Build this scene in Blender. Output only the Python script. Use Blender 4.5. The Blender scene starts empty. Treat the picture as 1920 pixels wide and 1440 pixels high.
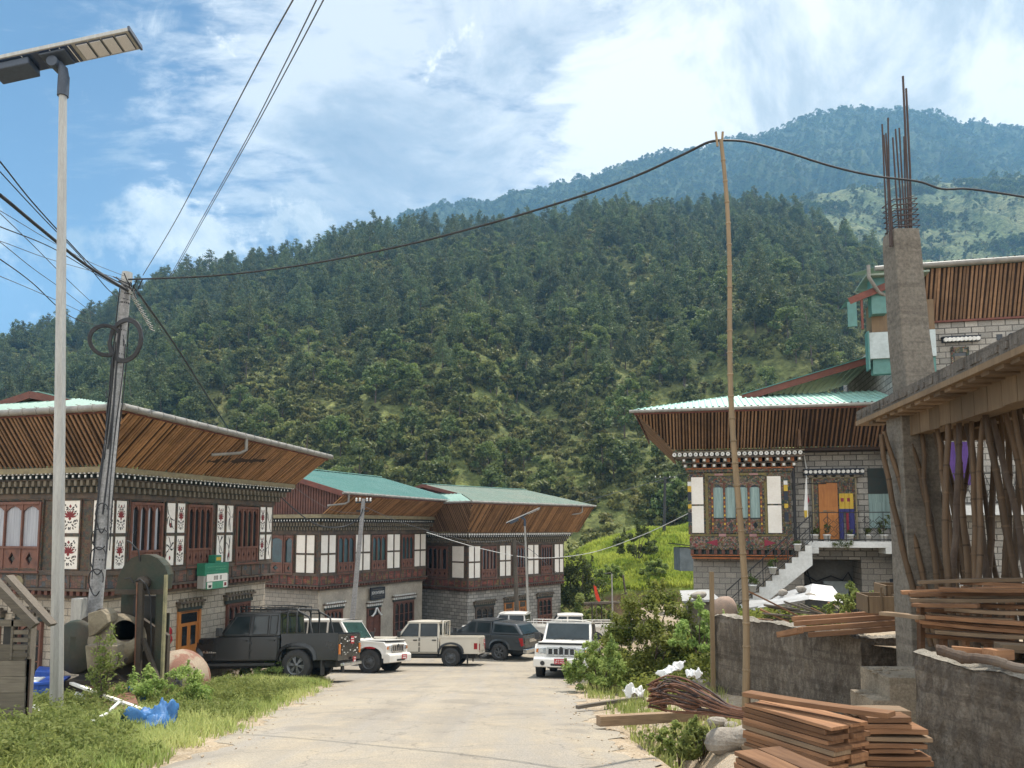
import bpy, math, random
import numpy as np
from mathutils import Vector, Matrix
R = math.radians
rnd = random.Random(7)
scene = bpy.context.scene
COL = scene.collection

# ------------------------------------------------------------------ camera (eye is the world origin)
FPX, PPY, TILT = 1442.0, 859.0, R(5.2)
cam_d = bpy.data.cameras.new('camera'); cam = bpy.data.objects.new('camera', cam_d); COL.objects.link(cam)
cam_d.sensor_width = 36.0; cam_d.lens = 36.0*FPX/1920.0
cam_d.shift_y = (PPY-720.0)/1920.0
cam_d.clip_start = 0.1; cam_d.clip_end = 6000.0
cam.rotation_euler = (math.pi/2+TILT, 0, 0)
scene.camera = cam
_C, _S = math.cos(TILT), math.sin(TILT)
def ray(px, py):
    c = (px-960)/FPX; v = (PPY-py)/FPX
    return Vector((c, _C-_S*v, _S+_C*v))
def at(px, py, Y):
    r = ray(px, py); return r*(Y/r.y)
def atz(px, py, z):
    r = ray(px, py); return r*(z/r.z)

# ------------------------------------------------------------------ object helpers
def tag(o, label=None, cat=None, group=None, kind=None):
    if label: o['label'] = label
    if cat: o['category'] = cat
    if group: o['group'] = group
    if kind: o['kind'] = kind
    return o
def thing(name, label, cat, loc=(0,0,0), rotz=0, group=None, mat=None):
    o = bpy.data.objects.new(name, None); COL.objects.link(o)
    o.empty_display_size = .2
    if mat is not None: o.matrix_world = mat
    else: o.location = loc; o.rotation_euler = (0, 0, rotz)
    return tag(o, label, cat, group)
def children(o, pool): return [c for c in pool if c.parent == o]
def copy_tree(o, parent=None):
    kids = [c for c in COL.objects if c.parent == o]
    c = o.copy(); COL.objects.link(c); c.parent = parent
    if parent is not None: c.matrix_parent_inverse = o.matrix_parent_inverse.copy()
    for k in kids: copy_tree(k, c)
    return c

BOXF = [(0,3,2,1),(4,5,6,7),(0,1,5,4),(1,2,6,5),(2,3,7,6),(3,0,4,7)]
class MB:
    def __init__(s): s.v=[]; s.f=[]; s.m=[]; s.sm=[]
    def add(s, vs, fs, mi=0, smooth=False):
        b=len(s.v); s.v.extend([tuple(p) for p in vs])
        for f in fs: s.f.append(tuple(b+i for i in f)); s.m.append(mi); s.sm.append(smooth)
        return s
    def box(s, x0,x1,y0,y1,z0,z1, mi=0, T=None):
        vs=[(x0,y0,z0),(x1,y0,z0),(x1,y1,z0),(x0,y1,z0),(x0,y0,z1),(x1,y0,z1),(x1,y1,z1),(x0,y1,z1)]
        if T: vs=[T(*p) for p in vs]
        return s.add(vs, BOXF, mi)
    def beam(s, a, b, w, h, mi=0, up=(0,0,1), taper=1.0):
        a=Vector(a); b=Vector(b); d=(b-a).normalized(); up=Vector(up)
        if abs(d.dot(up))>.98: up=Vector((1,0,0))
        x=d.cross(up).normalized(); z=x.cross(d)
        vs=[]
        for p,k in ((a,1.0),(b,taper)):
            for sx,sz in ((-1,-1),(1,-1),(1,1),(-1,1)): vs.append(p+x*(sx*w*k/2)+z*(sz*h*k/2))
        return s.add(vs, BOXF, mi)
    def tube(s, pts, r, n=8, mi=0, caps=True, smooth=True):
        pts=[Vector(p) for p in pts]; k=len(pts)
        rs=r if isinstance(r,(list,tuple)) else [r]*k
        vs=[]; prev=None
        for i,p in enumerate(pts):
            d=(pts[min(i+1,k-1)]-pts[max(i-1,0)])
            d=d.normalized() if d.length>1e-9 else Vector((0,0,1))
            if prev is None:
                u=Vector((0,0,1)) if abs(d.z)<.9 else Vector((1,0,0))
                x=d.cross(u).normalized()
            else:
                x=(prev-d*prev.dot(d)); x=x.normalized() if x.length>1e-6 else d.orthogonal().normalized()
            prev=x; y=d.cross(x)
            for j in range(n):
                a=2*math.pi*j/n; vs.append(p+(x*math.cos(a)+y*math.sin(a))*rs[i])
        fs=[(i*n+j, i*n+(j+1)%n, (i+1)*n+(j+1)%n, (i+1)*n+j) for i in range(k-1) for j in range(n)]
        s.add(vs, fs, mi, smooth)
        if caps: s.add([vs[j] for j in range(n)]+[vs[(k-1)*n+j] for j in range(n)], [tuple(range(n-1,-1,-1)), tuple(range(n,2*n))], mi)
        return s
    def cyl(s, a, b, r, n=16, mi=0, r2=None, smooth=True): return s.tube([a,b],[r, r if r2 is None else r2],n,mi,True,smooth)
    def lathe(s, prof, axis=(0,0,1), org=(0,0,0), n=24, mi=0, smooth=True):
        ax=Vector(axis).normalized(); x=ax.orthogonal().normalized(); y=ax.cross(x); o=Vector(org); vs=[]
        for (r,h) in prof:
            for j in range(n):
                a=2*math.pi*j/n; vs.append(o+ax*h+(x*math.cos(a)+y*math.sin(a))*r)
        k=len(prof)
        fs=[(i*n+j,i*n+(j+1)%n,(i+1)*n+(j+1)%n,(i+1)*n+j) for i in range(k-1) for j in range(n)]
        return s.add(vs, fs, mi, smooth)
    def prism(s, poly, d0, d1, mi=0, T=None):
        T=T or (lambda a,d,z:(a,d,z)); n=len(poly)
        vs=[T(a,d0,z) for a,z in poly]+[T(a,d1,z) for a,z in poly]
        fs=[tuple(range(n-1,-1,-1)), tuple(range(n,2*n))]+[(i,(i+1)%n,n+(i+1)%n,n+i) for i in range(n)]
        return s.add(vs, fs, mi)
    def quad(s, a,b,c,d, mi=0): return s.add([a,b,c,d],[(0,1,2,3)],mi)
    def blob(s, c, r, seed=0, n=10, mi=0, amp=.2, smooth=True):
        q=random.Random(seed); c=Vector(c); r=Vector(r) if not isinstance(r,(int,float)) else Vector((r,r,r))
        ph=[(q.uniform(-3,3),q.uniform(-3,3),q.uniform(-3,3),q.uniform(0,6)) for _ in range(5)]
        vs=[]; m=max(5,n//2+1)
        for i in range(m+1):
            t=math.pi*i/m
            for j in range(n):
                a=2*math.pi*j/n; d=Vector((math.sin(t)*math.cos(a),math.sin(t)*math.sin(a),math.cos(t)))
                k=1+amp*sum(math.sin(p[0]*d.x+p[1]*d.y+p[2]*d.z+p[3]) for p in ph)/2.2
                vs.append(c+Vector((d.x*r.x,d.y*r.y,d.z*r.z))*k)
        fs=[(i*n+j,i*n+(j+1)%n,(i+1)*n+(j+1)%n,(i+1)*n+j) for i in range(m) for j in range(n)]
        return s.add(vs, fs, mi, smooth)
    def build(s, name, mats, parent=None, loc=None, bevel=0, mat=None, seg=2):
        me=bpy.data.meshes.new(name); me.from_pydata(s.v,[],s.f)
        if not isinstance(mats,(list,tuple)): mats=[mats]
        for m in mats: me.materials.append(m)
        if len(s.f):
            me.polygons.foreach_set('material_index', s.m); me.polygons.foreach_set('use_smooth', s.sm)
            co=np.array(s.v,dtype=np.float32)
            nl=len(me.loops); vi=np.empty(nl,np.int32); me.loops.foreach_get('vertex_index',vi)
            nrm=np.empty(len(me.polygons)*3,np.float32); me.polygons.foreach_get('normal',nrm); nrm=np.abs(nrm.reshape(-1,3))
            tot=np.empty(len(me.polygons),np.int32); me.polygons.foreach_get('loop_total',tot)
            ax=np.repeat(nrm.argmax(1),tot); p=co[vi]
            uv=np.where((ax==2)[:,None],p[:,[0,1]],np.where((ax==0)[:,None],p[:,[1,2]],p[:,[0,2]]))
            me.uv_layers.new(name='UVMap').data.foreach_set('uv',uv.astype(np.float32).ravel())
        me.update()
        o=bpy.data.objects.new(name,me); COL.objects.link(o)
        if parent is not None: o.parent=parent
        if mat is not None: o.matrix_world=mat
        elif loc is not None: o.location=loc
        if bevel:
            b=o.modifiers.new('bevel','BEVEL'); b.width=bevel; b.segments=seg; b.limit_method='ANGLE'; b.angle_limit=R(40)
        return o
def mesh_np(name, V, F, mats, parent=None, loc=None, col=None, smooth=False):
    """V (n,3), F (m,4) numpy quads; col per face value 0..1 in the attribute 'tint'."""
    me=bpy.data.meshes.new(name)
    V=np.asarray(V,np.float32); F=np.asarray(F,np.int32); k=F.shape[1]
    me.vertices.add(len(V)); me.vertices.foreach_set('co',V.ravel())
    me.loops.add(F.size); me.loops.foreach_set('vertex_index',F.ravel())
    me.polygons.add(len(F)); me.polygons.foreach_set('loop_start',np.arange(0,F.size,k,dtype=np.int32))
    if smooth: me.polygons.foreach_set('use_smooth',np.ones(len(F),bool))
    if col is not None:
        at_=me.attributes.new('tint','FLOAT','FACE'); at_.data.foreach_set('value',np.asarray(col,np.float32))
    me.update(); me.validate()
    if not isinstance(mats,(list,tuple)): mats=[mats]
    for m in mats: me.materials.append(m)
    o=bpy.data.objects.new(name,me)
    COL.objects.link(o)
    if parent is not None: o.parent=parent
    if loc is not None: o.location=loc
    return o
def text_mesh(s, size, depth=.003):
    cu=bpy.data.curves.new('lettering','FONT'); cu.body=s; cu.size=size; cu.extrude=depth; cu.align_x='CENTER'; cu.align_y='CENTER'
    o=bpy.data.objects.new('lettering',cu); COL.objects.link(o)
    bpy.context.view_layer.update()
    me=bpy.data.meshes.new_from_object(o.evaluated_get(bpy.context.evaluated_depsgraph_get()))
    bpy.data.objects.remove(o); bpy.data.curves.remove(cu)
    return me
def lettering(s, size, m, parent, mat, width=None):
    me=text_mesh(s,size); me.materials.clear(); me.materials.append(m)
    o=bpy.data.objects.new('lettering',me); COL.objects.link(o); o.parent=parent
    w=max(v.co.x for v in me.vertices)-min(v.co.x for v in me.vertices)
    k=1.0 if not width else width/w
    o.matrix_local=mat@Matrix.Diagonal((k,1,1,1)); return o

# ------------------------------------------------------------------ materials
class NT:
    def __init__(s, m): s.t=m.node_tree; s.t.nodes.clear()
    def n(s, typ, **kw):
        x=s.t.nodes.new(typ)
        for k,v in kw.items():
            if k.startswith('i_'):
                key=k[2:]; key=int(key) if key.isdigit() else key.replace('_',' ')
                x.inputs[key].default_value=v
            else: setattr(x,k,v)
        return x
    def l(s,a,b): s.t.links.new(a,b)
def c4(c): return (c[0],c[1],c[2],1)
def aligned_board(name,a,b,w,h,m,bevel=0,bow=0.0):
    """a sawn board from a to b, its own x axis along the grain"""
    d=b-a; L=d.length; x=d.normalized(); y=Vector((-x.y,x.x,0)).normalized(); z=x.cross(y); k=MB(); n=5 if bow else 1
    vs=[]
    for i in range(n+1):
        t=i/n; o=bow*math.sin(math.pi*t)
        for sy,sz in ((-1,-1),(1,-1),(1,1),(-1,1)): vs.append((-L/2+L*t,sy*w/2,sz*h/2+o))
    k.add(vs,[(3,2,1,0),(4*n,4*n+1,4*n+2,4*n+3)]+[(4*i+j,4*i+(j+1)%4,4*i+4+(j+1)%4,4*i+4+j) for i in range(n) for j in range(4)])
    c=(a+b)/2; M=Matrix(((x.x,y.x,z.x,c.x),(x.y,y.y,z.y,c.y),(x.z,y.z,z.z,c.z),(0,0,0,1)))
    return k.build(name,[m],None,None,bevel,M)
MATS={}
def newmat(name):
    m=bpy.data.materials.new(name); m.use_nodes=True; MATS[name]=m; return m, NT(m)
def mixc(t, fac, a, b, blend='MIX'):
    x=t.n('ShaderNodeMix',data_type='RGBA',blend_type=blend)
    for sock,val in ((x.inputs[0],fac),(x.inputs[6],a),(x.inputs[7],b)):
        if isinstance(val,(int,float)): sock.default_value=val
        elif isinstance(val,tuple): sock.default_value=c4(val)
        else: t.l(val,sock)
    return x.outputs[2]
def ramp(t, src, stops, interp='LINEAR'):
    r=t.n('ShaderNodeValToRGB'); r.color_ramp.interpolation=interp; e=r.color_ramp.elements
    while len(e)<len(stops): e.new(.5)
    for i,(p,c) in enumerate(stops): e[i].position=p; e[i].color=c4(c) if len(c)==3 else c
    t.l(src,r.inputs[0]); return r.outputs[0]
def noise(t, co, scale, detail=4, rough=.6, dist=0):
    x=t.n('ShaderNodeTexNoise'); x.inputs['Scale'].default_value=scale; x.inputs['Detail'].default_value=detail
    x.inputs['Roughness'].default_value=rough; x.inputs['Distortion'].default_value=dist; t.l(co,x.inputs['Vector']); return x.outputs[0]
def coords(t, kind='Object', sc=(1,1,1), rot=(0,0,0)):
    c=t.n('ShaderNodeTexCoord'); m=t.n('ShaderNodeMapping'); m.inputs['Scale'].default_value=sc; m.inputs['Rotation'].default_value=rot
    t.l(c.outputs[kind],m.inputs[0]); return m.outputs[0]
def finish(t, col, rough=.7, metal=0, height=None, bstr=.4, bdist=.02, spec=.4):
    p=t.n('ShaderNodeBsdfPrincipled'); o=t.n('ShaderNodeOutputMaterial')
    if isinstance(col,tuple): p.inputs['Base Color'].default_value=c4(col)
    else: t.l(col,p.inputs['Base Color'])
    if isinstance(rough,(int,float)): p.inputs['Roughness'].default_value=rough
    else: t.l(rough,p.inputs['Roughness'])
    p.inputs['Metallic'].default_value=metal; p.inputs['Specular IOR Level'].default_value=spec
    if height is not None:
        b=t.n('ShaderNodeBump'); b.inputs['Strength'].default_value=bstr; b.inputs['Distance'].default_value=bdist
        t.l(height,b.inputs['Height']); t.l(b.outputs[0],p.inputs['Normal'])
    t.l(p.outputs[0],o.inputs[0]); return p
def plain(name, c1, c2=None, scale=4.0, rough=.7, metal=0, bump=0, kind='Object', sc=(1,1,1), spec=.4, lo=.35, hi=.68, detail=6):
    m,t=newmat(name); c2=c2 or tuple(x*.72 for x in c1)
    co=coords(t,kind,sc); nz=noise(t,co,scale,detail); nf=noise(t,co,scale*9,3)
    col=mixc(t, ramp(t,nz,[(lo,(0,0,0)),(hi,(1,1,1))]), c1, c2)
    col=mixc(t, .12, col, ramp(t,nf,[(.3,(0,0,0)),(.7,(1,1,1))]), 'OVERLAY')
    finish(t,col,rough,metal,nf if bump else None,bump,.02,spec); return m
def brickm(name, c1, c2, mortar, w=.4, h=.2, mw=.012, kind='UV', dirt=(.2,.19,.17), rough=.85):
    m,t=newmat(name); co=coords(t,kind)
    b=t.n('ShaderNodeTexBrick',offset=.5); b.inputs['Scale'].default_value=1; b.inputs['Mortar Size'].default_value=mw
    b.inputs['Brick Width'].default_value=w; b.inputs['Row Height'].default_value=h; b.inputs['Mortar Smooth'].default_value=.3; b.inputs['Bias'].default_value=-.1
    for k,v in (('Color1',c1),('Color2',c2),('Mortar',mortar)): b.inputs[k].default_value=c4(v)
    t.l(co,b.inputs['Vector'])
    nz=noise(t,co,1.3,6,.65); nf=noise(t,co,25,3)
    col=mixc(t, ramp(t,nz,[(.42,(0,0,0)),(.75,(.75,.75,.75))]), b.outputs[0], dirt)
    col=mixc(t,.2,col,ramp(t,nf,[(.3,(0,0,0)),(.7,(1,1,1))]),'OVERLAY')
    inv=t.n('ShaderNodeMath',operation='SUBTRACT'); inv.inputs[0].default_value=1; t.l(b.outputs[1],inv.inputs[1])
    finish(t,col,rough,0,inv.outputs[0],.5,.012,.25); return m
def woodm(name, c1, c2, c3=None, grain=(1,14,14), scale=1.6, rough=.75, kind='Object', bump=.25, rand=.35):
    m,t=newmat(name); co=coords(t,kind,grain); nz=noise(t,co,scale,6,.65,.6); nb=noise(t,coords(t,kind),.9,3)
    col=mixc(t,ramp(t,nz,[(.3,(0,0,0)),(.7,(1,1,1))]),c1,c2)
    col=mixc(t,ramp(t,nb,[(.48,(0,0,0)),(.72,(.7,.7,.7))]),col,c3 or tuple(x*.55 for x in c2))
    oi=t.n('ShaderNodeObjectInfo'); g=t.n('ShaderNodeNewGeometry')
    ad=t.n('ShaderNodeMath',operation='ADD'); t.l(oi.outputs['Random'],ad.inputs[0]); t.l(g.outputs['Random Per Island'],ad.inputs[1])
    fr=t.n('ShaderNodeMath',operation='FRACT'); t.l(ad.outputs[0],fr.inputs[0])
    h=t.n('ShaderNodeHueSaturation'); mr=t.n('ShaderNodeMapRange'); mr.inputs[3].default_value=1-rand; mr.inputs[4].default_value=1+rand
    t.l(fr.outputs[0],mr.inputs[0]); t.l(mr.outputs[0],h.inputs['Value']); t.l(col,h.inputs['Color'])
    finish(t,h.outputs[0],rough,0,nz,bump,.01,.25); return m
def foliage(name, lo, hi, trans=.35, rough=.6):
    m,t=newmat(name); a=t.n('ShaderNodeAttribute',attribute_name='tint'); oi=t.n('ShaderNodeObjectInfo')
    col=ramp(t,a.outputs['Fac'],[(0,lo),(1,hi)])
    h=t.n('ShaderNodeHueSaturation'); mr=t.n('ShaderNodeMapRange'); mr.inputs[3].default_value=.7; mr.inputs[4].default_value=1.3
    t.l(oi.outputs['Random'],mr.inputs[0]); t.l(mr.outputs[0],h.inputs['Value'])
    m2=t.n('ShaderNodeMapRange'); m2.inputs[3].default_value=.485; m2.inputs[4].default_value=.515
    t.l(oi.outputs['Random'],m2.inputs[0]); t.l(m2.outputs[0],h.inputs['Hue']); t.l(col,h.inputs['Color'])
    p=t.n('ShaderNodeBsdfPrincipled'); p.inputs['Roughness'].default_value=rough; p.inputs['Specular IOR Level'].default_value=.25
    tr=t.n('ShaderNodeBsdfTranslucent'); mx=t.n('ShaderNodeMixShader'); mx.inputs[0].default_value=trans; o=t.n('ShaderNodeOutputMaterial')
    t.l(h.outputs[0],p.inputs['Base Color']); t.l(h.outputs[0],tr.inputs[0]); t.l(p.outputs[0],mx.inputs[1]); t.l(tr.outputs[0],mx.inputs[2]); t.l(mx.outputs[0],o.inputs[0])
    return m
def painted(name, cols, scale=9, base=None, rough=.7, detail=.5):
    """carved and painted timber: small cells of several paints between dark outlines"""
    m,t=newmat(name); co=coords(t,'UV'); 
    v=t.n('ShaderNodeTexVoronoi',distance='CHEBYCHEV'); v.inputs['Scale'].default_value=scale; v.inputs['Randomness'].default_value=detail; t.l(co,v.inputs['Vector'])
    sp=t.n('ShaderNodeSeparateColor'); t.l(v.outputs['Color'],sp.inputs[0])
    k=len(cols); col=ramp(t,sp.outputs[0],[(i/k,c) for i,c in enumerate(cols)],'CONSTANT')
    v2=t.n('ShaderNodeTexVoronoi',feature='DISTANCE_TO_EDGE'); v2.inputs['Scale'].default_value=scale*1.7; v2.inputs['Randomness'].default_value=detail; t.l(co,v2.inputs['Vector'])
    col=mixc(t,ramp(t,v2.outputs['Distance'],[(.02,(1,1,1)),(.09,(0,0,0))]),col,base or (.03,.03,.03))
    nz=noise(t,co,3,5); col=mixc(t,ramp(t,nz,[(.4,(0,0,0)),(.75,(.6,.6,.6))]),col,(.09,.08,.07))
    finish(t,col,rough,0,v2.outputs['Distance'],.3,.01,.25); return m

m_brick_tan = brickm('brick_tan',(.46,.395,.31),(.36,.31,.245),(.16,.14,.115),.34,.19,.014,dirt=(.28,.25,.21))
m_brick_grey = brickm('block_grey',(.35,.315,.27),(.25,.23,.20),(.115,.105,.095),.40,.2,.012)
m_brick_pale = brickm('block_pale',(.38,.355,.315),(.22,.21,.19),(.085,.08,.072),.40,.2,.018,dirt=(.22,.205,.185))
m_plaster = plain('cement_plaster',(.42,.37,.30),(.27,.24,.20),1.1,.9,bump=.2)
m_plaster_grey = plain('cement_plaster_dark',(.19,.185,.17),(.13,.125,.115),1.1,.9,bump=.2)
m_timber_dark = plain('old_painted_timber',(.125,.088,.062),(.05,.046,.042),3,.8,kind='UV',bump=.3)
m_timber_red = plain('red_brown_timber',(.15,.06,.04),(.08,.036,.027),3,.7,kind='UV',bump=.2)
m_timber_frame = plain('window_timber',(.185,.082,.055),(.105,.05,.038),4,.65,kind='UV',bump=.15)
m_band = painted('red_painted_band',[(.22,.055,.042),(.16,.05,.04),(.26,.085,.055),(.12,.05,.035),(.18,.12,.05)],5,(.045,.035,.03))
m_band_faded = painted('faded_painted_band',[(.22,.10,.07),(.17,.085,.065),(.10,.085,.07),(.14,.09,.06),(.08,.09,.10)],6,(.06,.05,.042))
m_carved = painted('carved_dark_timber',[(.10,.075,.055),(.15,.09,.05),(.055,.06,.055),(.09,.085,.055),(.12,.055,.04)],14,(.03,.026,.022))
m_gaudy = painted('bright_carved_timber',[(.20,.155,.055),(.035,.075,.075),(.13,.10,.04),(.19,.055,.035),(.045,.075,.045),(.26,.22,.16),(.035,.05,.07),(.22,.13,.10)],20,(.028,.027,.022),detail=.6)
m_gaudy_red = painted('bright_carved_red',[(.25,.06,.05),(.33,.20,.165),(.20,.15,.06),(.12,.10,.05),(.05,.09,.085),(.26,.23,.17)],17,(.035,.028,.024),detail=.7)
m_block_tan = plain('dentil_paint',(.19,.16,.115),(.095,.08,.06),6,.8,kind='UV')
m_block_green = plain('dark_green_paint',(.022,.036,.034),(.035,.035,.03),6,.7,kind='UV')
m_blue_dark = plain('dark_blue_paint',(.025,.035,.055),(.03,.03,.035),6,.7)
m_white_dot = plain('white_paint_dot',(.72,.71,.68),(.5,.49,.46),6,.7)
m_cornice_top = plain('yellowed_plank',(.26,.22,.13),(.17,.14,.09),4,.8,kind='UV')
m_orange_p = plain('orange_paint',(.36,.12,.04),(.22,.08,.03),6,.7)
m_white_panel = plain('whitewashed_panel',(.80,.755,.69),(.70,.65,.58),1.7,.85,kind='UV')
m_red_ink = plain('dark_red_ink',(.24,.035,.04),(.16,.03,.03),20,.8)
m_black_ink = plain('black_ink',(.035,.03,.03),(.06,.05,.05),20,.8)
m_glass = plain('dark_window_glass',(.022,.026,.03),(.012,.013,.014),1,.12,spec=.6)
m_glass_teal = plain('teal_window_glass',(.03,.07,.075),(.015,.025,.03),1.5,.15,spec=.6)
m_curtain = plain('grey_curtain',(.42,.43,.46),(.26,.27,.3),2,.9,sc=(14,14,.4))
m_curtain_g = plain('pale_green_curtain',(.30,.40,.38),(.17,.24,.23),2,.9,sc=(10,10,.4))
m_curtain_b = plain('faded_brown_curtain',(.22,.16,.13),(.10,.07,.06),2,.9,sc=(12,12,.4))
m_soffit = woodm('honey_bamboo_slat',(.33,.18,.085),(.22,.115,.052),(.12,.066,.034),(1,1,1),9,.7,rand=.38)
m_soffit_h4 = woodm('dull_bamboo_slat',(.25,.15,.085),(.17,.095,.052),(.11,.065,.038),(1,1,1),9,.7,rand=.35)
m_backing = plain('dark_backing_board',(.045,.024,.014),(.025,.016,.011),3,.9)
m_roof_mint = plain('mint_roof_sheet',(.36,.56,.47),(.28,.47,.40),.9,.5,spec=.5)
m_roof_mint_worn = plain('worn_mint_roof_sheet',(.19,.315,.265),(.15,.26,.22),.9,.55,spec=.4)
m_roof_teal = plain('teal_roof_sheet',(.055,.165,.145),(.085,.19,.17),.7,.55,spec=.5)
m_roof_pale = plain('weathered_green_roof',(.165,.225,.18),(.215,.24,.19),.8,.55,spec=.45)
m_gutter = plain('grey_gutter',(.25,.235,.21),(.16,.15,.135),3,.5)
m_fascia = plain('red_brown_fascia',(.17,.055,.038),(.11,.04,.03),3,.7)
m_door_wood = woodm('orange_door_timber',(.46,.19,.055),(.33,.125,.035),(.24,.09,.03),(14,14,1),1.5,.45,rand=.05)
m_concrete = None
def concretem(name,c1,c2,c3,streak=True,vs=1.0,bump=.6,sx=(9,9,.7)):
    m,t=newmat(name); co=coords(t,'Object'); st=coords(t,'Object',sx)
    a=noise(t,co,1.4*vs,7,.65); b=noise(t,st,1.6*vs,5,.7); f=noise(t,co,26*vs,4,.7)
    col=mixc(t,ramp(t,a,[(.35,(0,0,0)),(.68,(1,1,1))]),c1,c2)
    if streak: col=mixc(t,ramp(t,b,[(.46,(0,0,0)),(.62,(.85,.85,.85))]),col,c3)
    hb=noise(t,coords(t,'Object',(.5,.5,7)),1.1,4,.6); col=mixc(t,ramp(t,hb,[(.52,(0,0,0)),(.60,(.45,.45,.45))]),col,tuple(v*.72 for v in c2))
    dm=noise(t,coords(t,'Object',(1.2,1.2,.5)),1.0,5,.6); col=mixc(t,ramp(t,dm,[(.55,(0,0,0)),(.70,(.6,.6,.6))]),col,tuple(v*.55 for v in c2))
    col=mixc(t,.35,col,ramp(t,f,[(.28,(0,0,0)),(.72,(1,1,1))]),'OVERLAY')
    s=t.n('ShaderNodeMath',operation='ADD'); t.l(b,s.inputs[0]); t.l(f,s.inputs[1])
    finish(t,col,.92,0,s.outputs[0],bump,.03,.2); return m
m_rough_wall = concretem('rough_splashed_cement',(.155,.128,.10),(.085,.07,.056),(.215,.185,.15),True,1.3,1.0,(5,5,1.8))
m_wall_top = concretem('broken_cement_top',(.40,.36,.30),(.30,.27,.22),(.42,.39,.34),False,2.0,1.0)
m_column = concretem('cast_concrete_column',(.195,.17,.14),(.14,.122,.10),(.17,.152,.125),True,.7,.25)
m_slab = concretem('dirty_slab_concrete',(.16,.138,.115),(.10,.088,.075),(.20,.175,.15),True,1.5,.7)
m_step = concretem('step_concrete',(.33,.275,.205),(.23,.19,.14),(.3,.26,.2),False,1.5,.5)
m_pole_conc = concretem('spun_concrete_pole',(.30,.295,.29),(.24,.235,.23),(.27,.26,.26),True,.8,.2)
m_galv = plain('galvanised_steel',(.40,.39,.36),(.31,.30,.28),2.5,.5,.25,sc=(6,6,.5))
m_black_cable = plain('black_cable',(.018,.018,.02),(.03,.03,.032),5,.6)
m_grey_cable = plain('grey_wire',(.10,.10,.105),(.07,.07,.075),5,.6)
m_white_pipe = plain('white_plastic_pipe',(.7,.7,.68),(.6,.6,.58),3,.5)
m_dark_metal = plain('black_iron',(.02,.021,.022),(.035,.03,.027),6,.55)
m_rust = plain('rusty_steel',(.20,.095,.055),(.12,.06,.04),7,.85,bump=.3)
m_rust_dark = plain('dark_rust_bar',(.075,.052,.046),(.05,.036,.033),7,.8)
m_bamboo = woodm('weathered_bamboo',(.27,.195,.115),(.18,.128,.075),(.12,.088,.055),(20,20,.8),1.5,.55,rand=.2)
m_prop = woodm('bamboo_prop',(.115,.072,.04),(.075,.048,.028),(.045,.032,.022),(16,16,.6),1.5,.65,rand=.4)
m_board = woodm('sawn_red_board',(.27,.145,.075),(.15,.075,.04),(.075,.045,.03),(1.4,16,16),2.2,.85,rand=.5)
m_board_grey = woodm('greyed_board',(.27,.19,.12),(.16,.11,.07),(.085,.062,.045),(1.2,16,16),2.2,.8,rand=.35)
m_board_old = woodm('old_grey_plank',(.17,.145,.115),(.10,.085,.07),(.06,.052,.045),(1.2,16,16),2.0,.85,rand=.35)
m_form = woodm('formwork_board',(.21,.145,.085),(.14,.095,.058),(.10,.072,.048),(16,16,1.2),1.2,.8,rand=.25)
m_bark = woodm('bark',(.13,.095,.07),(.07,.05,.04),(.2,.17,.14),(5,5,1.5),3,.9,rand=.2)
m_tin = plain('bare_tin_sheet',(.42,.425,.425),(.28,.28,.275),1.2,.45,.3)
m_tyre = plain('tyre_rubber',(.03,.03,.032),(.045,.043,.04),8,.85)
m_rim_grey = plain('grey_wheel',(.10,.105,.11),(.06,.062,.066),8,.55)
m_rim_alloy = plain('alloy_wheel',(.16,.165,.17),(.09,.095,.10),8,.4,.5)
m_chrome = plain('chrome',(.62,.64,.66),(.4,.42,.45),3,.18,.9)
m_black_trim = plain('black_plastic_trim',(.025,.027,.028),(.04,.04,.04),7,.6)
m_carglass = plain('car_glass',(.012,.018,.021),(.03,.04,.043),1.3,.08,spec=.35)
m_carglass_g = plain('green_car_glass',(.035,.075,.065),(.014,.028,.027),1.3,.08,spec=.4)
m_plate = plain('red_number_plate',(.42,.02,.03),(.36,.02,.03),4,.5)
m_plate_w = plain('plate_white',(.75,.75,.73),(.7,.7,.68),4,.5)
m_lamp_clear = plain('clear_lamp_glass',(.52,.55,.57),(.30,.33,.36),9,.1,.2,spec=.7)
m_lamp_red = plain('red_lamp_glass',(.33,.02,.02),(.22,.015,.02),9,.2)
m_lamp_amber = plain('amber_lamp_glass',(.55,.17,.03),(.4,.12,.02),9,.25)
def carpaint(name,c,dust=(.36,.33,.28),amt=.5):
    m,t=newmat(name); co=coords(t,'Object'); a=noise(t,co,1.6,5,.6); 
    z=t.n('ShaderNodeSeparateXYZ'); t.l(co,z.inputs[0])
    col=mixc(t,ramp(t,a,[(.42,(0,0,0)),(.75,(amt,amt,amt))]),c,dust)
    p=finish(t,col,ramp(t,a,[(.3,(.22,.22,.22)),(.75,(.5,.5,.5))]),0,None,spec=.5); p.inputs['Coat Weight'].default_value=.35; p.inputs['Coat Roughness'].default_value=.12
    return m
m_car_black = carpaint('black_car_paint',(.006,.008,.009),(.016,.019,.019),.4)
m_car_white = carpaint('white_car_paint',(.72,.70,.66),(.55,.50,.43),.45)
m_car_cream = carpaint('cream_car_paint',(.60,.555,.47),(.50,.455,.38),.5)
m_car_grey = carpaint('dark_grey_car_paint',(.03,.037,.042),(.07,.072,.07),.4)
m_tarp = plain('blue_tarpaulin',(.05,.17,.38),(.03,.10,.26),3,.5,bump=.3)
m_blue_plastic = plain('blue_plastic',(.03,.10,.45),(.03,.07,.30),3,.5)
m_white_bag = plain('white_plastic_sack',(.74,.74,.72),(.58,.58,.57),6,.6,bump=.3)
m_stone = plain('stone',(.36,.32,.27),(.19,.165,.14),5,.9,bump=.6)
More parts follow.
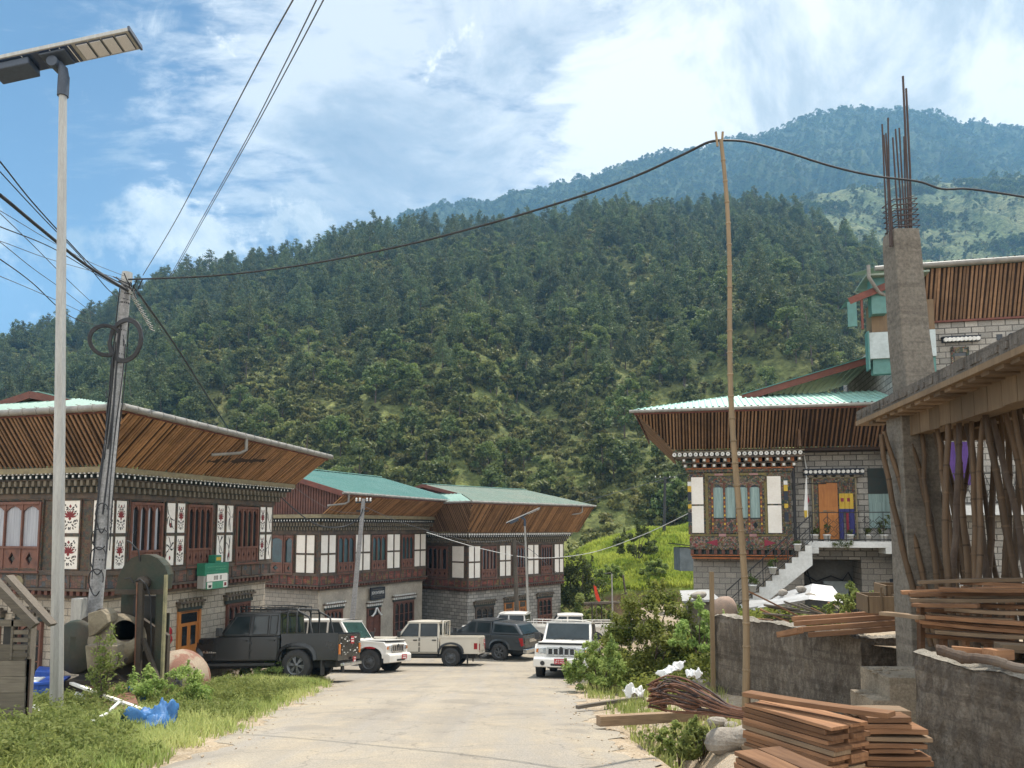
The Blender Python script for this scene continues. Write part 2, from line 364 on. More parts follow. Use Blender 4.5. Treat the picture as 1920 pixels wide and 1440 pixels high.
m_stone_red = plain('reddish_boulder',(.36,.25,.19),(.26,.20,.16),5,.9,bump=.6)
m_green_sign = plain('green_sign_paint',(.03,.20,.12),(.03,.17,.10),3,.5)
m_green_sign2 = plain('light_green_sign_paint',(.10,.32,.20),(.08,.26,.16),12,.5)
m_sign_black = plain('black_signboard',(.012,.014,.02),(.02,.02,.025),4,.5)
m_mach_green = plain('faded_green_machine_paint',(.022,.036,.026),(.055,.042,.028),2.2,.75,bump=.3)
m_mach_dark = plain('rusted_machine_steel',(.065,.05,.036),(.038,.031,.025),3,.8,bump=.3)
m_drum = plain('cement_caked_drum',(.24,.205,.145),(.12,.095,.065),3,.9,bump=.6)
m_flag_red = plain('orange_red_flag',(.72,.07,.03),(.6,.05,.02),4,.8)
m_yellow = plain('yellow_cloth',(.55,.38,.05),(.45,.3,.05),4,.8)
m_navy = plain('navy_cloth',(.05,.05,.18),(.03,.03,.12),4,.8)
m_maroon = plain('maroon_cloth',(.26,.03,.05),(.2,.03,.05),4,.8)
m_purple = plain('purple_cloth',(.10,.05,.20),(.07,.035,.15),2,.9)
m_white_paint = plain('white_wall_paint',(.62,.62,.6),(.5,.5,.48),2,.8)
m_red_cloth = plain('red_cloth',(.42,.02,.03),(.3,.02,.03),6,.8)
m_panel_blue = plain('pale_blue_sheet',(.42,.47,.47),(.35,.40,.40),1,.6)
m_led = plain('lamp_lens',(.60,.585,.58),(.40,.39,.40),40,.3,sc=(1,8,1))
m_solar = plain('solar_cell',(.02,.035,.07),(.03,.045,.08),6,.2,spec=.6)
m_lamp_body = plain('dark_blue_grey_lamp_casting',(.05,.065,.09),(.04,.05,.07),3,.55)
m_dirt = plain('dry_dirt',(.46,.37,.27),(.31,.24,.17),1.2,.95,bump=.6)
# ------------------------------------------------------------------ world, sun, view
SUN_EL, SUN_AZ = R(64), R(38)       # azimuth measured from +Y (straight ahead) towards +X
w = bpy.data.worlds.new('World'); scene.world = w; w.use_nodes = True
REAR_FILL=.43  # extra strength of the added out-of-frame cloud that brightens shaded faces
def build_world():
    t=NT(w); 
    sky=t.n('ShaderNodeTexSky',sky_type='NISHITA',sun_disc=False); sky.sun_elevation=SUN_EL; sky.sun_rotation=SUN_AZ; sky.altitude=2400; sky.air_density=1.0; sky.dust_density=.25; sky.ozone_density=2.5
    tc=t.n('ShaderNodeTexCoord'); d=tc.outputs['Generated']
    sp=t.n('ShaderNodeSeparateXYZ'); t.l(d,sp.inputs[0])
    def math_(op,a,b=None,clamp=False):
        x=t.n('ShaderNodeMath',operation=op,use_clamp=clamp)
        for i,v in enumerate((a,b)):
            if v is None: continue
            if isinstance(v,(int,float)): x.inputs[i].default_value=v
            else: t.l(v,x.inputs[i])
        return x.outputs[0]
    den=math_('ADD',math_('MAXIMUM',sp.outputs[2],0.0),.22)
    cb=t.n('ShaderNodeCombineXYZ'); t.l(math_('DIVIDE',sp.outputs[0],den),cb.inputs[0]); t.l(math_('DIVIDE',sp.outputs[1],den),cb.inputs[1])
    mp=t.n('ShaderNodeMapping'); mp.inputs['Rotation'].default_value=(0,0,R(-32)); mp.inputs['Scale'].default_value=(1.0,2.1,1); t.l(cb.outputs[0],mp.inputs[0])
    amp=lambda v,k:math_('ADD',math_('MULTIPLY',v,k),.5-.5*k)
    n_wisp=amp(math_('ADD',math_('MULTIPLY',noise(t,mp.outputs[0],2.6,10,.64,.7),.6),math_('MULTIPLY',noise(t,mp.outputs[0],11.0,8,.62,.4),.4)),2.0)
    n_cum=amp(math_('ADD',math_('MULTIPLY',noise(t,d,8.0,12,.66,.5),.65),math_('MULTIPLY',noise(t,d,26.0,8,.6,.3),.35)),2.1)
    n_big=amp(math_('ADD',math_('MULTIPLY',noise(t,d,4.0,12,.66,.6),.7),math_('MULTIPLY',noise(t,mp.outputs[0],7.0,8,.62,.5),.3)),2.2)
    def blobs(lst):
        tot=None
        for px,py,r,wt in lst:
            c=ray(px,py).normalized(); dp=t.n('ShaderNodeVectorMath',operation='DOT_PRODUCT'); t.l(d,dp.inputs[0]); dp.inputs[1].default_value=c
            mr=t.n('ShaderNodeMapRange',interpolation_type='SMOOTHSTEP'); mr.inputs[1].default_value=math.cos(math.atan(r/FPX)); mr.inputs[2].default_value=1.0; mr.inputs[4].default_value=wt
            t.l(dp.outputs['Value'],mr.inputs[0]); tot=mr.outputs[0] if tot is None else math_('ADD',tot,mr.outputs[0])
        return tot
    def sstep(v,a,b):
        mr=t.n('ShaderNodeMapRange',interpolation_type='SMOOTHSTEP'); mr.inputs[1].default_value=a; mr.inputs[2].default_value=b; t.l(v,mr.inputs[0]); return mr.outputs[0]
    wisp=sstep(math_('ADD',n_wisp,blobs([(700,40,300,.1),(480,240,330,.22),(720,230,330,.24),(900,120,360,.2),(800,420,260,.06),(1120,60,300,.2),(150,120,200,.05),(1000,480,300,.10),(60,330,160,.08)])),.56,1.02)
    cum=sstep(math_('ADD',n_cum,blobs([(345,440,140,.36),(300,400,60,.1),(540,455,110,.24),(100,400,110,.18),(70,500,120,.2)])),.70,.98)
    big=sstep(math_('ADD',n_big,blobs([(1500,90,560,.34),(1780,120,480,.34),(1330,60,330,.22),(1180,270,230,.24),(1560,300,330,.2),(1900,330,300,.2),(2300,0,700,.3)])),.58,.98)
    veil=blobs([(1700,150,1000,.22),(1000,480,600,.12),(400,640,500,.12)])
    cov=math_('ADD',math_('MULTIPLY',wisp,.72),cum,True); cov=math_('MAXIMUM',math_('MAXIMUM',cov,big),veil,True)
    # unseen bright cloud over and behind the viewer, added to fill shaded fronts
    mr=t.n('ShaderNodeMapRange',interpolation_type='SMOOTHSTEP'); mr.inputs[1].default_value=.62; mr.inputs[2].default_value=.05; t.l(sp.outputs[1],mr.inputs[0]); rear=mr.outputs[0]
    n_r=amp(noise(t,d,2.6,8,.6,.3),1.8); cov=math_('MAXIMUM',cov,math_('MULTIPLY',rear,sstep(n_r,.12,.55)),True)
    sh=amp(noise(t,d,4.4,9,.62,.5),1.7); lit=math_('ADD',sh,blobs([(1250,120,420,.10),(1700,60,300,.06),(1180,300,240,.12),(345,430,150,.12),(1600,180,260,-.16),(1480,170,160,-.08)]))
    ccol=ramp(t,lit,[(.20,(.48,.55,.63)),(.42,(.76,.81,.845)),(.62,(1.28,1.27,1.22))])
    b1=t.n('ShaderNodeBackground'); b2=t.n('ShaderNodeBackground'); mx=t.n('ShaderNodeMixShader'); o=t.n('ShaderNodeOutputWorld')
    b1.inputs[1].default_value=.050; t.l(math_('ADD',.43,math_('MULTIPLY',rear,REAR_FILL)),b2.inputs[1])
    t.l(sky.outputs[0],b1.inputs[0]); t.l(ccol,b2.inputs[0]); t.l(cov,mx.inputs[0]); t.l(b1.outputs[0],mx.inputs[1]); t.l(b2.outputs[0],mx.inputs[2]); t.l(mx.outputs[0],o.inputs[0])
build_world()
sd=bpy.data.lights.new('sun','SUN'); sun=bpy.data.objects.new('sun',sd); COL.objects.link(sun)
sd.energy=3.2; sd.angle=R(.53); sd.color=(1,.93,.82)
sdir=Vector((math.sin(SUN_AZ)*math.cos(SUN_EL),math.cos(SUN_AZ)*math.cos(SUN_EL),math.sin(SUN_EL)))
sun.rotation_euler=sdir.to_track_quat('Z','Y').to_euler(); sun.location=(0,0,60)
vs=scene.view_settings; vs.view_transform='Standard'; vs.look='None'; vs.exposure=1.2; vs.gamma=1; vs.use_curve_mapping=False
cy=scene.cycles; cy.max_bounces=7; cy.diffuse_bounces=3; cy.glossy_bounces=2; cy.transmission_bounces=3; cy.transparent_max_bounces=8; cy.volume_bounces=0
cy.use_denoising=True; cy.caustics_reflective=False; cy.caustics_refractive=False; cy.sample_clamp_indirect=4

# ------------------------------------------------------------------ ground levels
def lerp(x, xs, ys): return float(np.interp(x, xs, ys))
RZY=[-30,0,20,26,31,36,45,60,120]; RZ=[1.6,-1.25,-4.09,-4.97,-5.58,-6.12,-6.5,-6.9,-9.5]
EY=[0,7.4,10.3,15.6,24,32,40,60]; XL=[-3.2,-3.35,-3.7,-4.3,-5.4,-8.5,-11,-16]; XR=[1.35,1.41,1.36,1.4,1.75,2.6,3.6,5.5]
def zr(y): return np.interp(y,RZY,RZ)
def _fn(x,y): return .05*np.sin(x*1.3+.7*y)+.04*np.sin(2.3*x-1.1*y)+.025*np.sin(5.1*x+3.7*y)+.02*np.sin(4.3*y-6.1*x)
def g(x,y):
    x=np.asarray(x,float); y=np.asarray(y,float)
    z=zr(y); l=np.interp(y,EY,XL); r=np.interp(y,EY,XR)
    off_l=np.clip((l-x)/1.5,0,1); off_r=np.clip((x-r)/1.2,0,1)
    z=z+_fn(x,y)*np.clip(off_l+off_r,0,1)+off_l*.10
    # bank that climbs from the right road edge to the yard level behind the walls
    yard=np.interp(y,[0,10,14,18,26,34,50],[-1.4,-1.75,-2.0,-2.35,-3.15,-3.9,-5.6])
    k=np.clip((x-r-2.1)/3.2,0,1); k=k*k*(3-2*k)*np.clip((y-15.6)/2.0,0,1)
    z=z*(1-k)+np.maximum(z,yard)*k
    # drain along the right road edge in the foreground
    dd=np.exp(-((x-r-.75)/.34)**2)*np.clip((12.4-y)/.8,0,1)
    z=z-.55*dd
    # lower yard and terrace of the first house on the left
    m=np.clip((l-x-3.2)/1.5,0,1)*np.clip((24-y)/3,0,1)*np.clip((y-17.2)/1.5,0,1); z=z*(1-m)-4.2*m
    return z
def gz(x,y): return float(g(x,y))
def gp(px,py):
    r=ray(px,py); lo=2.0
    y=lo
    while y<110:
        if r.z/r.y*y < gz(r.x/r.y*y,y): break
        y+=.25
    a,b=y-.25,y
    for _ in range(18):
        m=(a+b)/2
        if r.z/r.y*m < gz(r.x/r.y*m,m): b=m
        else: a=m
    return r*(b/r.y)

m_ground,t=newmat('verge_soil'); co=coords(t,'Object')
a=noise(t,co,.55,7,.65); b=noise(t,co,3.4,6,.65); f=noise(t,co,38,3)
c=mixc(t,ramp(t,a,[(.4,(0,0,0)),(.6,(1,1,1))]),(.39,.31,.22),(.29,.23,.16)); c=mixc(t,ramp(t,b,[(.5,(0,0,0)),(.7,(.8,.8,.8))]),c,(.47,.41,.33))
c=mixc(t,.4,c,ramp(t,f,[(.3,(0,0,0)),(.7,(1,1,1))]),'OVERLAY'); finish(t,c,.95,0,f,.7,.03,.15)
m_road,t=newmat('worn_pale_asphalt'); co=coords(t,'Object')
a=noise(t,co,.28,6,.6,.4); b=noise(t,co,1.7,7,.7); f=noise(t,co,55,4,.75); ln=noise(t,coords(t,'Object',(2.2,.16,1)),1.0,5,.6)
c=mixc(t,ramp(t,a,[(.36,(0,0,0)),(.66,(1,1,1))]),(.335,.295,.235),(.25,.222,.185))
c=mixc(t,ramp(t,b,[(.46,(0,0,0)),(.72,(.75,.75,.75))]),c,(.385,.32,.23)); c=mixc(t,ramp(t,ln,[(.46,(0,0,0)),(.66,(.55,.55,.55))]),c,(.28,.26,.235))
c=mixc(t,.42,c,ramp(t,f,[(.27,(0,0,0)),(.73,(1,1,1))]),'OVERLAY')
# dusty shoulders, tyre tracks, cracks and dark repairs
ea=t.n('ShaderNodeAttribute',attribute_name='tint'); ad=t.n('ShaderNodeMath',operation='ADD'); sb_=t.n('ShaderNodeMath',operation='MULTIPLY'); t.l(noise(t,co,1.1,6,.65),sb_.inputs[0]); sb_.inputs[1].default_value=.9; t.l(ea.outputs['Fac'],ad.inputs[0]); t.l(sb_.outputs[0],ad.inputs[1])
c=mixc(t,ramp(t,ad.outputs[0],[(1.05,(0,0,0)),(1.5,(.75,.75,.75))]),c,(.385,.315,.235))
tr_=noise(t,coords(t,'Object',(1.5,.05,1)),1.0,3,.5); c=mixc(t,ramp(t,tr_,[(.54,(0,0,0)),(.66,(.35,.35,.35))]),c,(.21,.19,.165))
pt_=noise(t,co,.55,5,.55,.3); c=mixc(t,ramp(t,pt_,[(.60,(0,0,0)),(.64,(.45,.45,.45))]),c,(.20,.18,.155))
cr=t.n('ShaderNodeTexVoronoi',feature='DISTANCE_TO_EDGE'); cr.inputs['Scale'].default_value=.55; wv=t.n('ShaderNodeVectorMath',operation='ADD'); nv=t.n('ShaderNodeTexNoise'); nv.inputs['Scale'].default_value=1.8; nv.inputs['Detail'].default_value=6; t.l(co,nv.inputs['Vector']); t.l(co,wv.inputs[0]); t.l(nv.outputs[1],wv.inputs[1]); t.l(wv.outputs[0],cr.inputs['Vector'])
cm_=ramp(t,cr.outputs['Distance'],[(.0,(.55,.55,.55)),(.012,(0,0,0))]); c=mixc(t,cm_,c,(.13,.115,.10))
v=t.n('ShaderNodeTexVoronoi'); v.inputs['Scale'].default_value=42; t.l(co,v.inputs['Vector'])
c=mixc(t,ramp(t,v.outputs['Distance'],[(.08,(.5,.5,.5)),(.22,(0,0,0))]),c,(.17,.15,.13)); finish(t,c,.93,0,f,.5,.012,.2)

def grid(xs,ys,fn): 
    X,Y=np.meshgrid(xs,ys); Z=fn(X,Y); V=np.stack([X,Y,Z],-1).reshape(-1,3)
    n,m=len(ys),len(xs); i=np.arange((n-1)*(m-1)); r,cn=i//(m-1),i%(m-1); a=r*m+cn
    return V,np.stack([a,a+1,a+m+1,a+m],-1)
xs=np.concatenate([np.arange(-70,-14,2),np.arange(-14,10,.2),np.arange(10,80,2)]); ys=np.concatenate([np.arange(-20,3,1),np.arange(3,30,.22),np.arange(30,125,1.2)])
V,F=grid(xs,ys,g); tag(mesh_np('ground',V,F,m_ground,smooth=True),kind='structure')
# the road: its own sheet with ragged edges
ys=np.arange(-15,64,.12); rows=[]; q=np.linspace(0,1,40)
rag=lambda y,s:.16*math.sin(2.1*y+s)+.10*math.sin(5.3*y+2*s)+.07*math.sin(11.7*y+s*3)
for y in ys:
    l=lerp(y,EY,XL)+rag(y,1.0); r=lerp(y,EY,XR)+rag(y,4.2)*.8-.05; x=l+(r-l)*q; rows.append(np.stack([x,np.full_like(x,y),zr(y)+.03-.025*(2*q-1)**6],-1))
V=np.array(rows).reshape(-1,3); n,m=len(ys),40; i=np.arange((n-1)*(m-1)); a=(i//(m-1))*m+i%(m-1)
ec=np.abs(2*((i%(m-1))+.5)/(m-1)-1); tag(mesh_np('road',V,np.stack([a,a+1,a+m+1,a+m],-1),m_road,smooth=True,col=ec),kind='structure')

# ------------------------------------------------------------------ hills
nr=np.random.default_rng(11)
_tab=nr.random((256,256))
def vnoise(x,y):
    xi=np.floor(x).astype(int); yi=np.floor(y).astype(int); fx=x-xi; fy=y-yi; fx=fx*fx*(3-2*fx); fy=fy*fy*(3-2*fy)
    T=lambda a,b:_tab[a&255,b&255]
    return (T(xi,yi)*(1-fx)+T(xi+1,yi)*fx)*(1-fy)+(T(xi,yi+1)*(1-fx)+T(xi+1,yi+1)*fx)*fy-.5
def fbm(x,y,o=5):
    s=0; a=1.0
    for k in range(o): s=s+a*vnoise(x+17.3*k,y-9.1*k); x=x*2.03; y=y*2.03; a*=.5
    return s
class Hill:
    """height field over (q = X/Y, Y) whose crest runs along a measured ridge line"""
    def __init__(s,sky,crest,base_y,base_z,drop,power,bump,back,amp_q=0):
        qs=[];tz=[];yc=[]
        for (px,py) in sky:
            r=ray(px,py+drop); qs.append(r.x/r.y); tz.append(r.z/r.y); yc.append(np.interp(px,*crest))
        s.q=np.array(qs); s.t=np.array(tz); s.y=np.array(yc); s.y0=base_y; s.z0=base_z; s.p=power; s.b=bump; s.back=back
    def z(s,q,Y):
        yc=np.interp(q,s.q,s.y); zc=np.interp(q,s.q,s.t)*yc; t=(Y-s.y0)/(yc-s.y0); tc=np.clip(t,0,1)
        z=s.z0+(zc-s.z0)*tc**s.p - np.clip(Y-yc,0,None)*s.back
        X=q*Y; env=np.clip(tc*5,0,1)*np.clip((1.06-tc)*4,.12,1)
        gully=np.abs(fbm(X/46+.2*fbm(X/60,Y/60,2),Y/170,4)); 
        return z+env*s.b*(1.5*(gully-.22)+.55*fbm(X/30+9,Y/30,5))
SKY1=[(-500,690),(-200,668),(0,648),(60,625),(150,595),(240,545),(300,520),(400,500),(520,470),(600,450),(700,425),(800,408),(900,398),(1000,400),(1100,385),(1200,375),(1300,368),(1400,358),(1450,365),(1500,388),(1560,415),(1620,445),(1680,480),(1760,560),(1850,640),(2000,720),(2400,800)]
HILL1=Hill(SKY1,([-500,0,700,1400,1700,2400],[260,300,360,400,330,260]),92.0,-10.0,34,.92,13.0,.32)
SKY2=[(900,600),(1150,500),(1350,425),(1440,392),(1500,366),(1560,352),(1620,345),(1700,338),(1800,330),(1920,320),(2100,300),(2500,280)]
HILL2=Hill(SKY2,([900,2500],[820,760]),380.0,20.0,8,.85,20.0,.2)
SKY3=[(-300,800),(300,700),(520,520),(600,452),(620,442),(700,415),(800,386),(900,372),(1000,355),(1100,325),(1200,290),(1300,272),(1380,255),(1450,236),(1500,215),(1560,199),(1620,196),(1700,203),(1760,206),(1800,222),(1860,231),(1920,229),(2100,235),(2500,330)]
HILL3=Hill(SKY3,([-300,2500],[1350,1500]),640.0,40.0,6,.95,55.0,.25)
def hillmat(name,c1,c2,c3,sc,bs):
    m,t=newmat(name); co=coords(t,'Object'); a=noise(t,co,.018*sc,6,.65); b=noise(t,co,.16*sc,6,.7); f=noise(t,co,.7*sc,4,.7)
    c=mixc(t,ramp(t,a,[(.4,(0,0,0)),(.6,(1,1,1))]),c1,c2); c=mixc(t,ramp(t,b,[(.47,(0,0,0)),(.62,(1,1,1))]),c,c3)
    c=mixc(t,.6,c,ramp(t,f,[(.3,(0,0,0)),(.7,(1,1,1))]),'OVERLAY'); finish(t,c,.95,0,b,.8,bs,.1); return m
m_hill1=hillmat('scrub_covered_slope',(.11,.125,.038),(.14,.14,.05),(.065,.08,.028),1.0,1.5)
m_hill2=hillmat('terraced_green_slope',(.10,.125,.05),(.15,.155,.07),(.05,.07,.032),.6,3)
m_hill3=hillmat('far_forest_slope',(.034,.052,.02),(.055,.075,.026),(.02,.033,.014),.35,8)
def hill_mesh(name,H,q0,q1,nq,y1,ny,m):
    qs=np.linspace(q0,q1,nq); ts=np.linspace(0,1,ny); Q,Y=np.meshgrid(qs,H.y0*.92+(y1-H.y0*.92)*ts**1.2); Z=H.z(Q,Y)
    V=np.stack([Q*Y,Y,Z],-1).reshape(-1,3); i=np.arange((ny-1)*(nq-1)); a=(i//(nq-1))*nq+i%(nq-1)
    return tag(mesh_np(name,V,np.stack([a,a+1,a+nq+1,a+nq],-1),m,smooth=True),kind='structure')
hill_mesh('near_hill',HILL1,-1.05,1.1,300,560,150,m_hill1)
hill_mesh('terraced_hill',HILL2,-.1,1.05,170,1000,90,m_hill2)
hill_mesh('far_mountain',HILL3,-.95,1.05,260,1900,110,m_hill3)

# bright grassy bank between the third house and the house on the right
GQ=[(990,1052),(1040,1042),(1090,1024),(1140,1002),(1200,986),(1290,976),(1400,968),(1700,960),(2200,960)]
_gq=np.array([ray(*p).x/ray(*p).y for p in GQ]); _gt=np.array([ray(*p).z/ray(*p).y for p in GQ])
def bank_z(q,Y):
    tz=np.interp(q,_gq,_gt)*74-.55; t=np.clip((Y-54)/20,0,1)
    st=np.clip((t-.16)/.05,0,1)*.30+np.clip(t/.16,0,1)*.06+np.clip((t-.21)/.30,0,1)*.22+np.clip((t-.55)/.06,0,1)*.10+np.clip((t-.61)/.39,0,1)*.32
    return -7.0+(tz+7.0)*st-np.clip(Y-74,0,None)*.35+.12*np.sin(q*90+Y)+.1*np.sin(q*41-2*Y)
m_bank,t=newmat('grassy_bank_soil'); co=coords(t,'Object'); ge=t.n('ShaderNodeNewGeometry'); s_=t.n('ShaderNodeSeparateXYZ'); t.l(ge.outputs['Normal'],s_.inputs[0])
b=noise(t,co,.8,6,.65); c=mixc(t,ramp(t,b,[(.4,(0,0,0)),(.65,(1,1,1))]),(.13,.19,.03),(.20,.25,.05)); c=mixc(t,ramp(t,s_.outputs[2],[(.66,(1,1,1)),(.85,(0,0,0))]),c,(.115,.078,.045)); finish(t,c,.95,0,b,.6,.2,.1)
qs=np.linspace(.02,.75,150); Q,Y=np.meshgrid(qs,np.linspace(53.5,96,80)); V=np.stack([Q*Y,Y,bank_z(Q,Y)],-1).reshape(-1,3); i=np.arange(79*149); a=(i//149)*150+i%149
tag(mesh_np('grassy_bank',V,np.stack([a,a+1,a+151,a+150],-1),m_bank,smooth=True),kind='structure')

# ------------------------------------------------------------------ foliage builders
def leafquads(C,Rr,n,size,seed,flat=1.0,out=.7,asp=.55,shell=.55,tintc=None):
    """n leaf faces spread through ellipsoidal clumps with centres C and radii Rr"""
    q=np.random.default_rng(seed); C=np.asarray(C,float); Rr=np.asarray(Rr,float)
    if Rr.ndim==1: Rr=np.stack([Rr,Rr,Rr*flat],-1)
    vol=Rr.prod(1)**.66; k=q.choice(len(C),n,p=vol/vol.sum())
    d=q.normal(size=(n,3)); d/=np.linalg.norm(d,axis=1)[:,None]; r=(shell+(1-shell)*q.random(n))*np.where(q.random(n)<.25,q.random(n),1)
    P=C[k]+d*Rr[k]*r[:,None]
    N=d*out+q.normal(size=(n,3))*.6+np.array([0,0,.35]); N/=np.linalg.norm(N,axis=1)[:,None]
    A=np.cross(N,q.normal(size=(n,3))); A/=np.linalg.norm(A,axis=1)[:,None]+1e-9; B=np.cross(N,A)
    s=size*(.6+.8*q.random(n))[:,None]
    V=np.stack([P-A*s,P-B*s*asp+N*s*.15,P+A*s,P+B*s*asp+N*s*.15],1).reshape(-1,3)
    F=np.arange(n*4).reshape(n,4)
    ct=q.random(len(C)) if tintc is None else np.asarray(tintc)
    return V,F,np.clip(.55*ct[k]+.45*q.random(n),0,1)
m_leaf_pine=foliage('pine_needles',(.055,.082,.034),(.145,.17,.066),.3)
m_leaf_broad=foliage('broad_leaves',(.055,.085,.024),(.16,.185,.052),.4)
m_leaf_scrub=foliage('scrub_leaves',(.08,.098,.028),(.25,.235,.075),.4)
m_leaf_weed=foliage('weed_leaves',(.15,.225,.05),(.40,.46,.15),.55)
m_leaf_bush=foliage('bush_leaves',(.12,.19,.035),(.38,.42,.10),.55)
m_grass=foliage('grass_blades',(.20,.265,.06),(.52,.52,.21),.55)
m_grass_b=foliage('bright_bank_grass',(.17,.235,.028),(.44,.46,.09),.55)
def limbs(mb,H,r,n,q,spread,z0=.35,bend=.2):
    top=Vector((q.uniform(-.4,.4),q.uniform(-.4,.4),H)); mid=Vector((q.uniform(-bend,bend),q.uniform(-bend,bend),H*.5))
    mb.tube([(0,0,-.6),(0,0,.2),mid,top],[r*1.3,r,r*.6,r*.12],7)
    tips=[]
    for i in range(n):
        f=z0+(1-z0)*(i+.5)/n; p=mid*(f*2) if f<.5 else mid.lerp(top,f*2-1); a=q.uniform(0,6.28); L=spread*(1.15-f)*q.uniform(.7,1.15)
        e=p+Vector((math.cos(a)*L,math.sin(a)*L,L*q.uniform(.05,.45))); mb.tube([p,p.lerp(e,.5)+Vector((0,0,.12*L)),e],[r*.34*(1.1-f),r*.22*(1.1-f),r*.06],5); tips.append((e,f))
    return tips
def proto_pine(seed,H=12.0):
    q=random.Random(seed); tr=MB(); tips=limbs(tr,H,.17,24,q,H*.30,.22)
    C=[];Rr=[]
    for e,f in tips:
        s=(1.15-f)*H*.11+.42; C.append(tuple(e*.93+Vector((0,0,e.z*.07)))); Rr.append((s*1.2,s*1.2,s*.95)); 
        C.append(tuple(e*.55+Vector((0,0,e.z*.45)))); Rr.append((s,s,s*.6))
    C.append((tips[-1][0].x*.3,tips[-1][0].y*.3,H)); Rr.append((.45,.45,.9))
    return tr,leafquads(C,Rr,2300,.27,seed,asp=.45,shell=.4)
def proto_broad(seed,H=8.0):
    q=random.Random(seed); tr=MB(); tips=limbs(tr,H*.85,.16,15,q,H*.5,.25)
    C=[tuple(e) for e,f in tips]; Rr=[(H*q.uniform(.10,.18),)*2+(H*q.uniform(.08,.13),) for _ in tips]
    return tr,leafquads(C,Rr,1200,.30,seed,asp=.6,shell=.45)
def proto_scrub(seed,H=2.6):
    q=random.Random(seed); C=[];Rr=[]
    for i in range(9): a=q.uniform(0,6.28); r=q.uniform(0,H*.55); h=q.uniform(.15,.75)*H; C.append((math.cos(a)*r,math.sin(a)*r,h)); s=H*q.uniform(.16,.3); Rr.append((s,s,s*.75))
    return leafquads(C,Rr,330,.26,seed,asp=.6,shell=.4)
def hill_pts(H,n,q0,q1,t0,t1,seed,dens=None):
    q=np.random.default_rng(seed); out=[]
    while len(out)<n:
        a=q.uniform(q0,q1,4*n); yc=np.interp(a,H.q,H.y); Y=np.sqrt(q.uniform(0,1,4*n)*((H.y0+(yc-H.y0)*t1)**2-(H.y0+(yc-H.y0)*t0)**2)+(H.y0+(yc-H.y0)*t0)**2)
        keep=np.ones(4*n,bool) if dens is None else q.random(4*n)<dens(a*Y,Y,(Y-H.y0)/(yc-H.y0))
        a,Y=a[keep],Y[keep]; out.extend(np.stack([a*Y,Y,H.z(a,Y)],-1).tolist())
    return np.array(out[:n])
def scatter(name,pts,protos,smin,smax,seed,label,cat):
    """a far-off mass of plants that reads as one: one object, points with the plants instanced on them"""
    me=bpy.data.meshes.new(name); me.from_pydata([tuple(p) for p in pts],[],[]); o=bpy.data.objects.new(name,me); COL.objects.link(o)
    tag(o,label,cat,kind='stuff')
    cl=bpy.data.collections.new(name+' kinds')
    for p in protos: cl.objects.link(p)
    ng=bpy.data.node_groups.new(name,'GeometryNodeTree'); ng.interface.new_socket('Geometry',in_out='INPUT',socket_type='NodeSocketGeometry'); ng.interface.new_socket('Geometry',in_out='OUTPUT',socket_type='NodeSocketGeometry')
    N=ng.nodes; L=ng.links; gi=N.new('NodeGroupInput'); go=N.new('NodeGroupOutput'); ip=N.new('GeometryNodeInstanceOnPoints'); ci=N.new('GeometryNodeCollectionInfo')
    ci.inputs['Collection'].default_value=cl; ci.inputs['Separate Children'].default_value=True; ci.inputs['Reset Children'].default_value=True
    rv=N.new('FunctionNodeRandomValue'); rv.data_type='FLOAT_VECTOR'; rv.inputs[0].default_value=(-.08,-.08,0); rv.inputs[1].default_value=(.08,.08,6.28); rv.inputs['Seed'].default_value=seed
    rs=N.new('FunctionNodeRandomValue'); rs.data_type='FLOAT'; rs.inputs[2].default_value=smin; rs.inputs[3].default_value=smax; rs.inputs['Seed'].default_value=seed+1
    L.new(gi.outputs[0],ip.inputs['Points']); L.new(ci.outputs[0],ip.inputs['Instance']); ip.inputs['Pick Instance'].default_value=True
    L.new(rv.outputs[0],ip.inputs['Rotation']); L.new(rs.outputs[1],ip.inputs['Scale']); L.new(ip.outputs[0],go.inputs[0])
    md=o.modifiers.new('plants','NODES'); md.node_group=ng; return o
def raw_leaf(name,lq,m):
    o=mesh_np(name,lq[0],lq[1],m,col=lq[2]); COL.objects.unlink(o); return o
def raw_tree(name,tr,lq,m):
    V,F,T=lq; mb=MB(); mb.v=tr.v; b=len(tr.v)
    vs=np.concatenate([np.array(tr.v,float),V]); me=bpy.data.meshes.new(name)
    me.from_pydata(vs.tolist(),[],tr.f+(F+b).tolist()); me.materials.append(m_bark); me.materials.append(m)
    mi=np.concatenate([np.zeros(len(tr.f),np.int32),np.ones(len(F),np.int32)]); me.polygons.foreach_set('material_index',mi)
    at_=me.attributes.new('tint','FLOAT','FACE'); at_.data.foreach_set('value',np.concatenate([np.zeros(len(tr.f)),T]).astype(np.float32)); me.update()
    return bpy.data.objects.new(name,me)
pines=[proto_pine(s,H) for s,H in ((1,12),(2,14),(3,10),(4,12.5))]; broads=[proto_broad(s,H) for s,H in ((11,8),(12,7),(13,9))]; scrubs=[proto_scrub(s,H) for s,H in ((21,2.6),(22,2.2),(23,3.2),(24,1.8))]
rp=[raw_tree('pine_kind',*p,m_leaf_pine) for p in pines]; rb=[raw_tree('broad_kind',*p,m_leaf_broad) for p in broads]; rsb=[raw_leaf('scrub_kind',p,m_leaf_scrub) for p in scrubs]
clump=lambda X,Y: np.clip(.5+1.5*fbm(X/34,Y/44,3),0,1)
far_d=lambda X,Y,t: np.clip(.25+.9*t,0,1)*(.25+.75*clump(X,Y))
scatter('hillside_pine_forest',hill_pts(HILL1,1500,-.8,.72,.22,1.0,3,far_d),rp,.55,1.05,5,'blue green pine forest covering the middle and top of the near hill','forest')
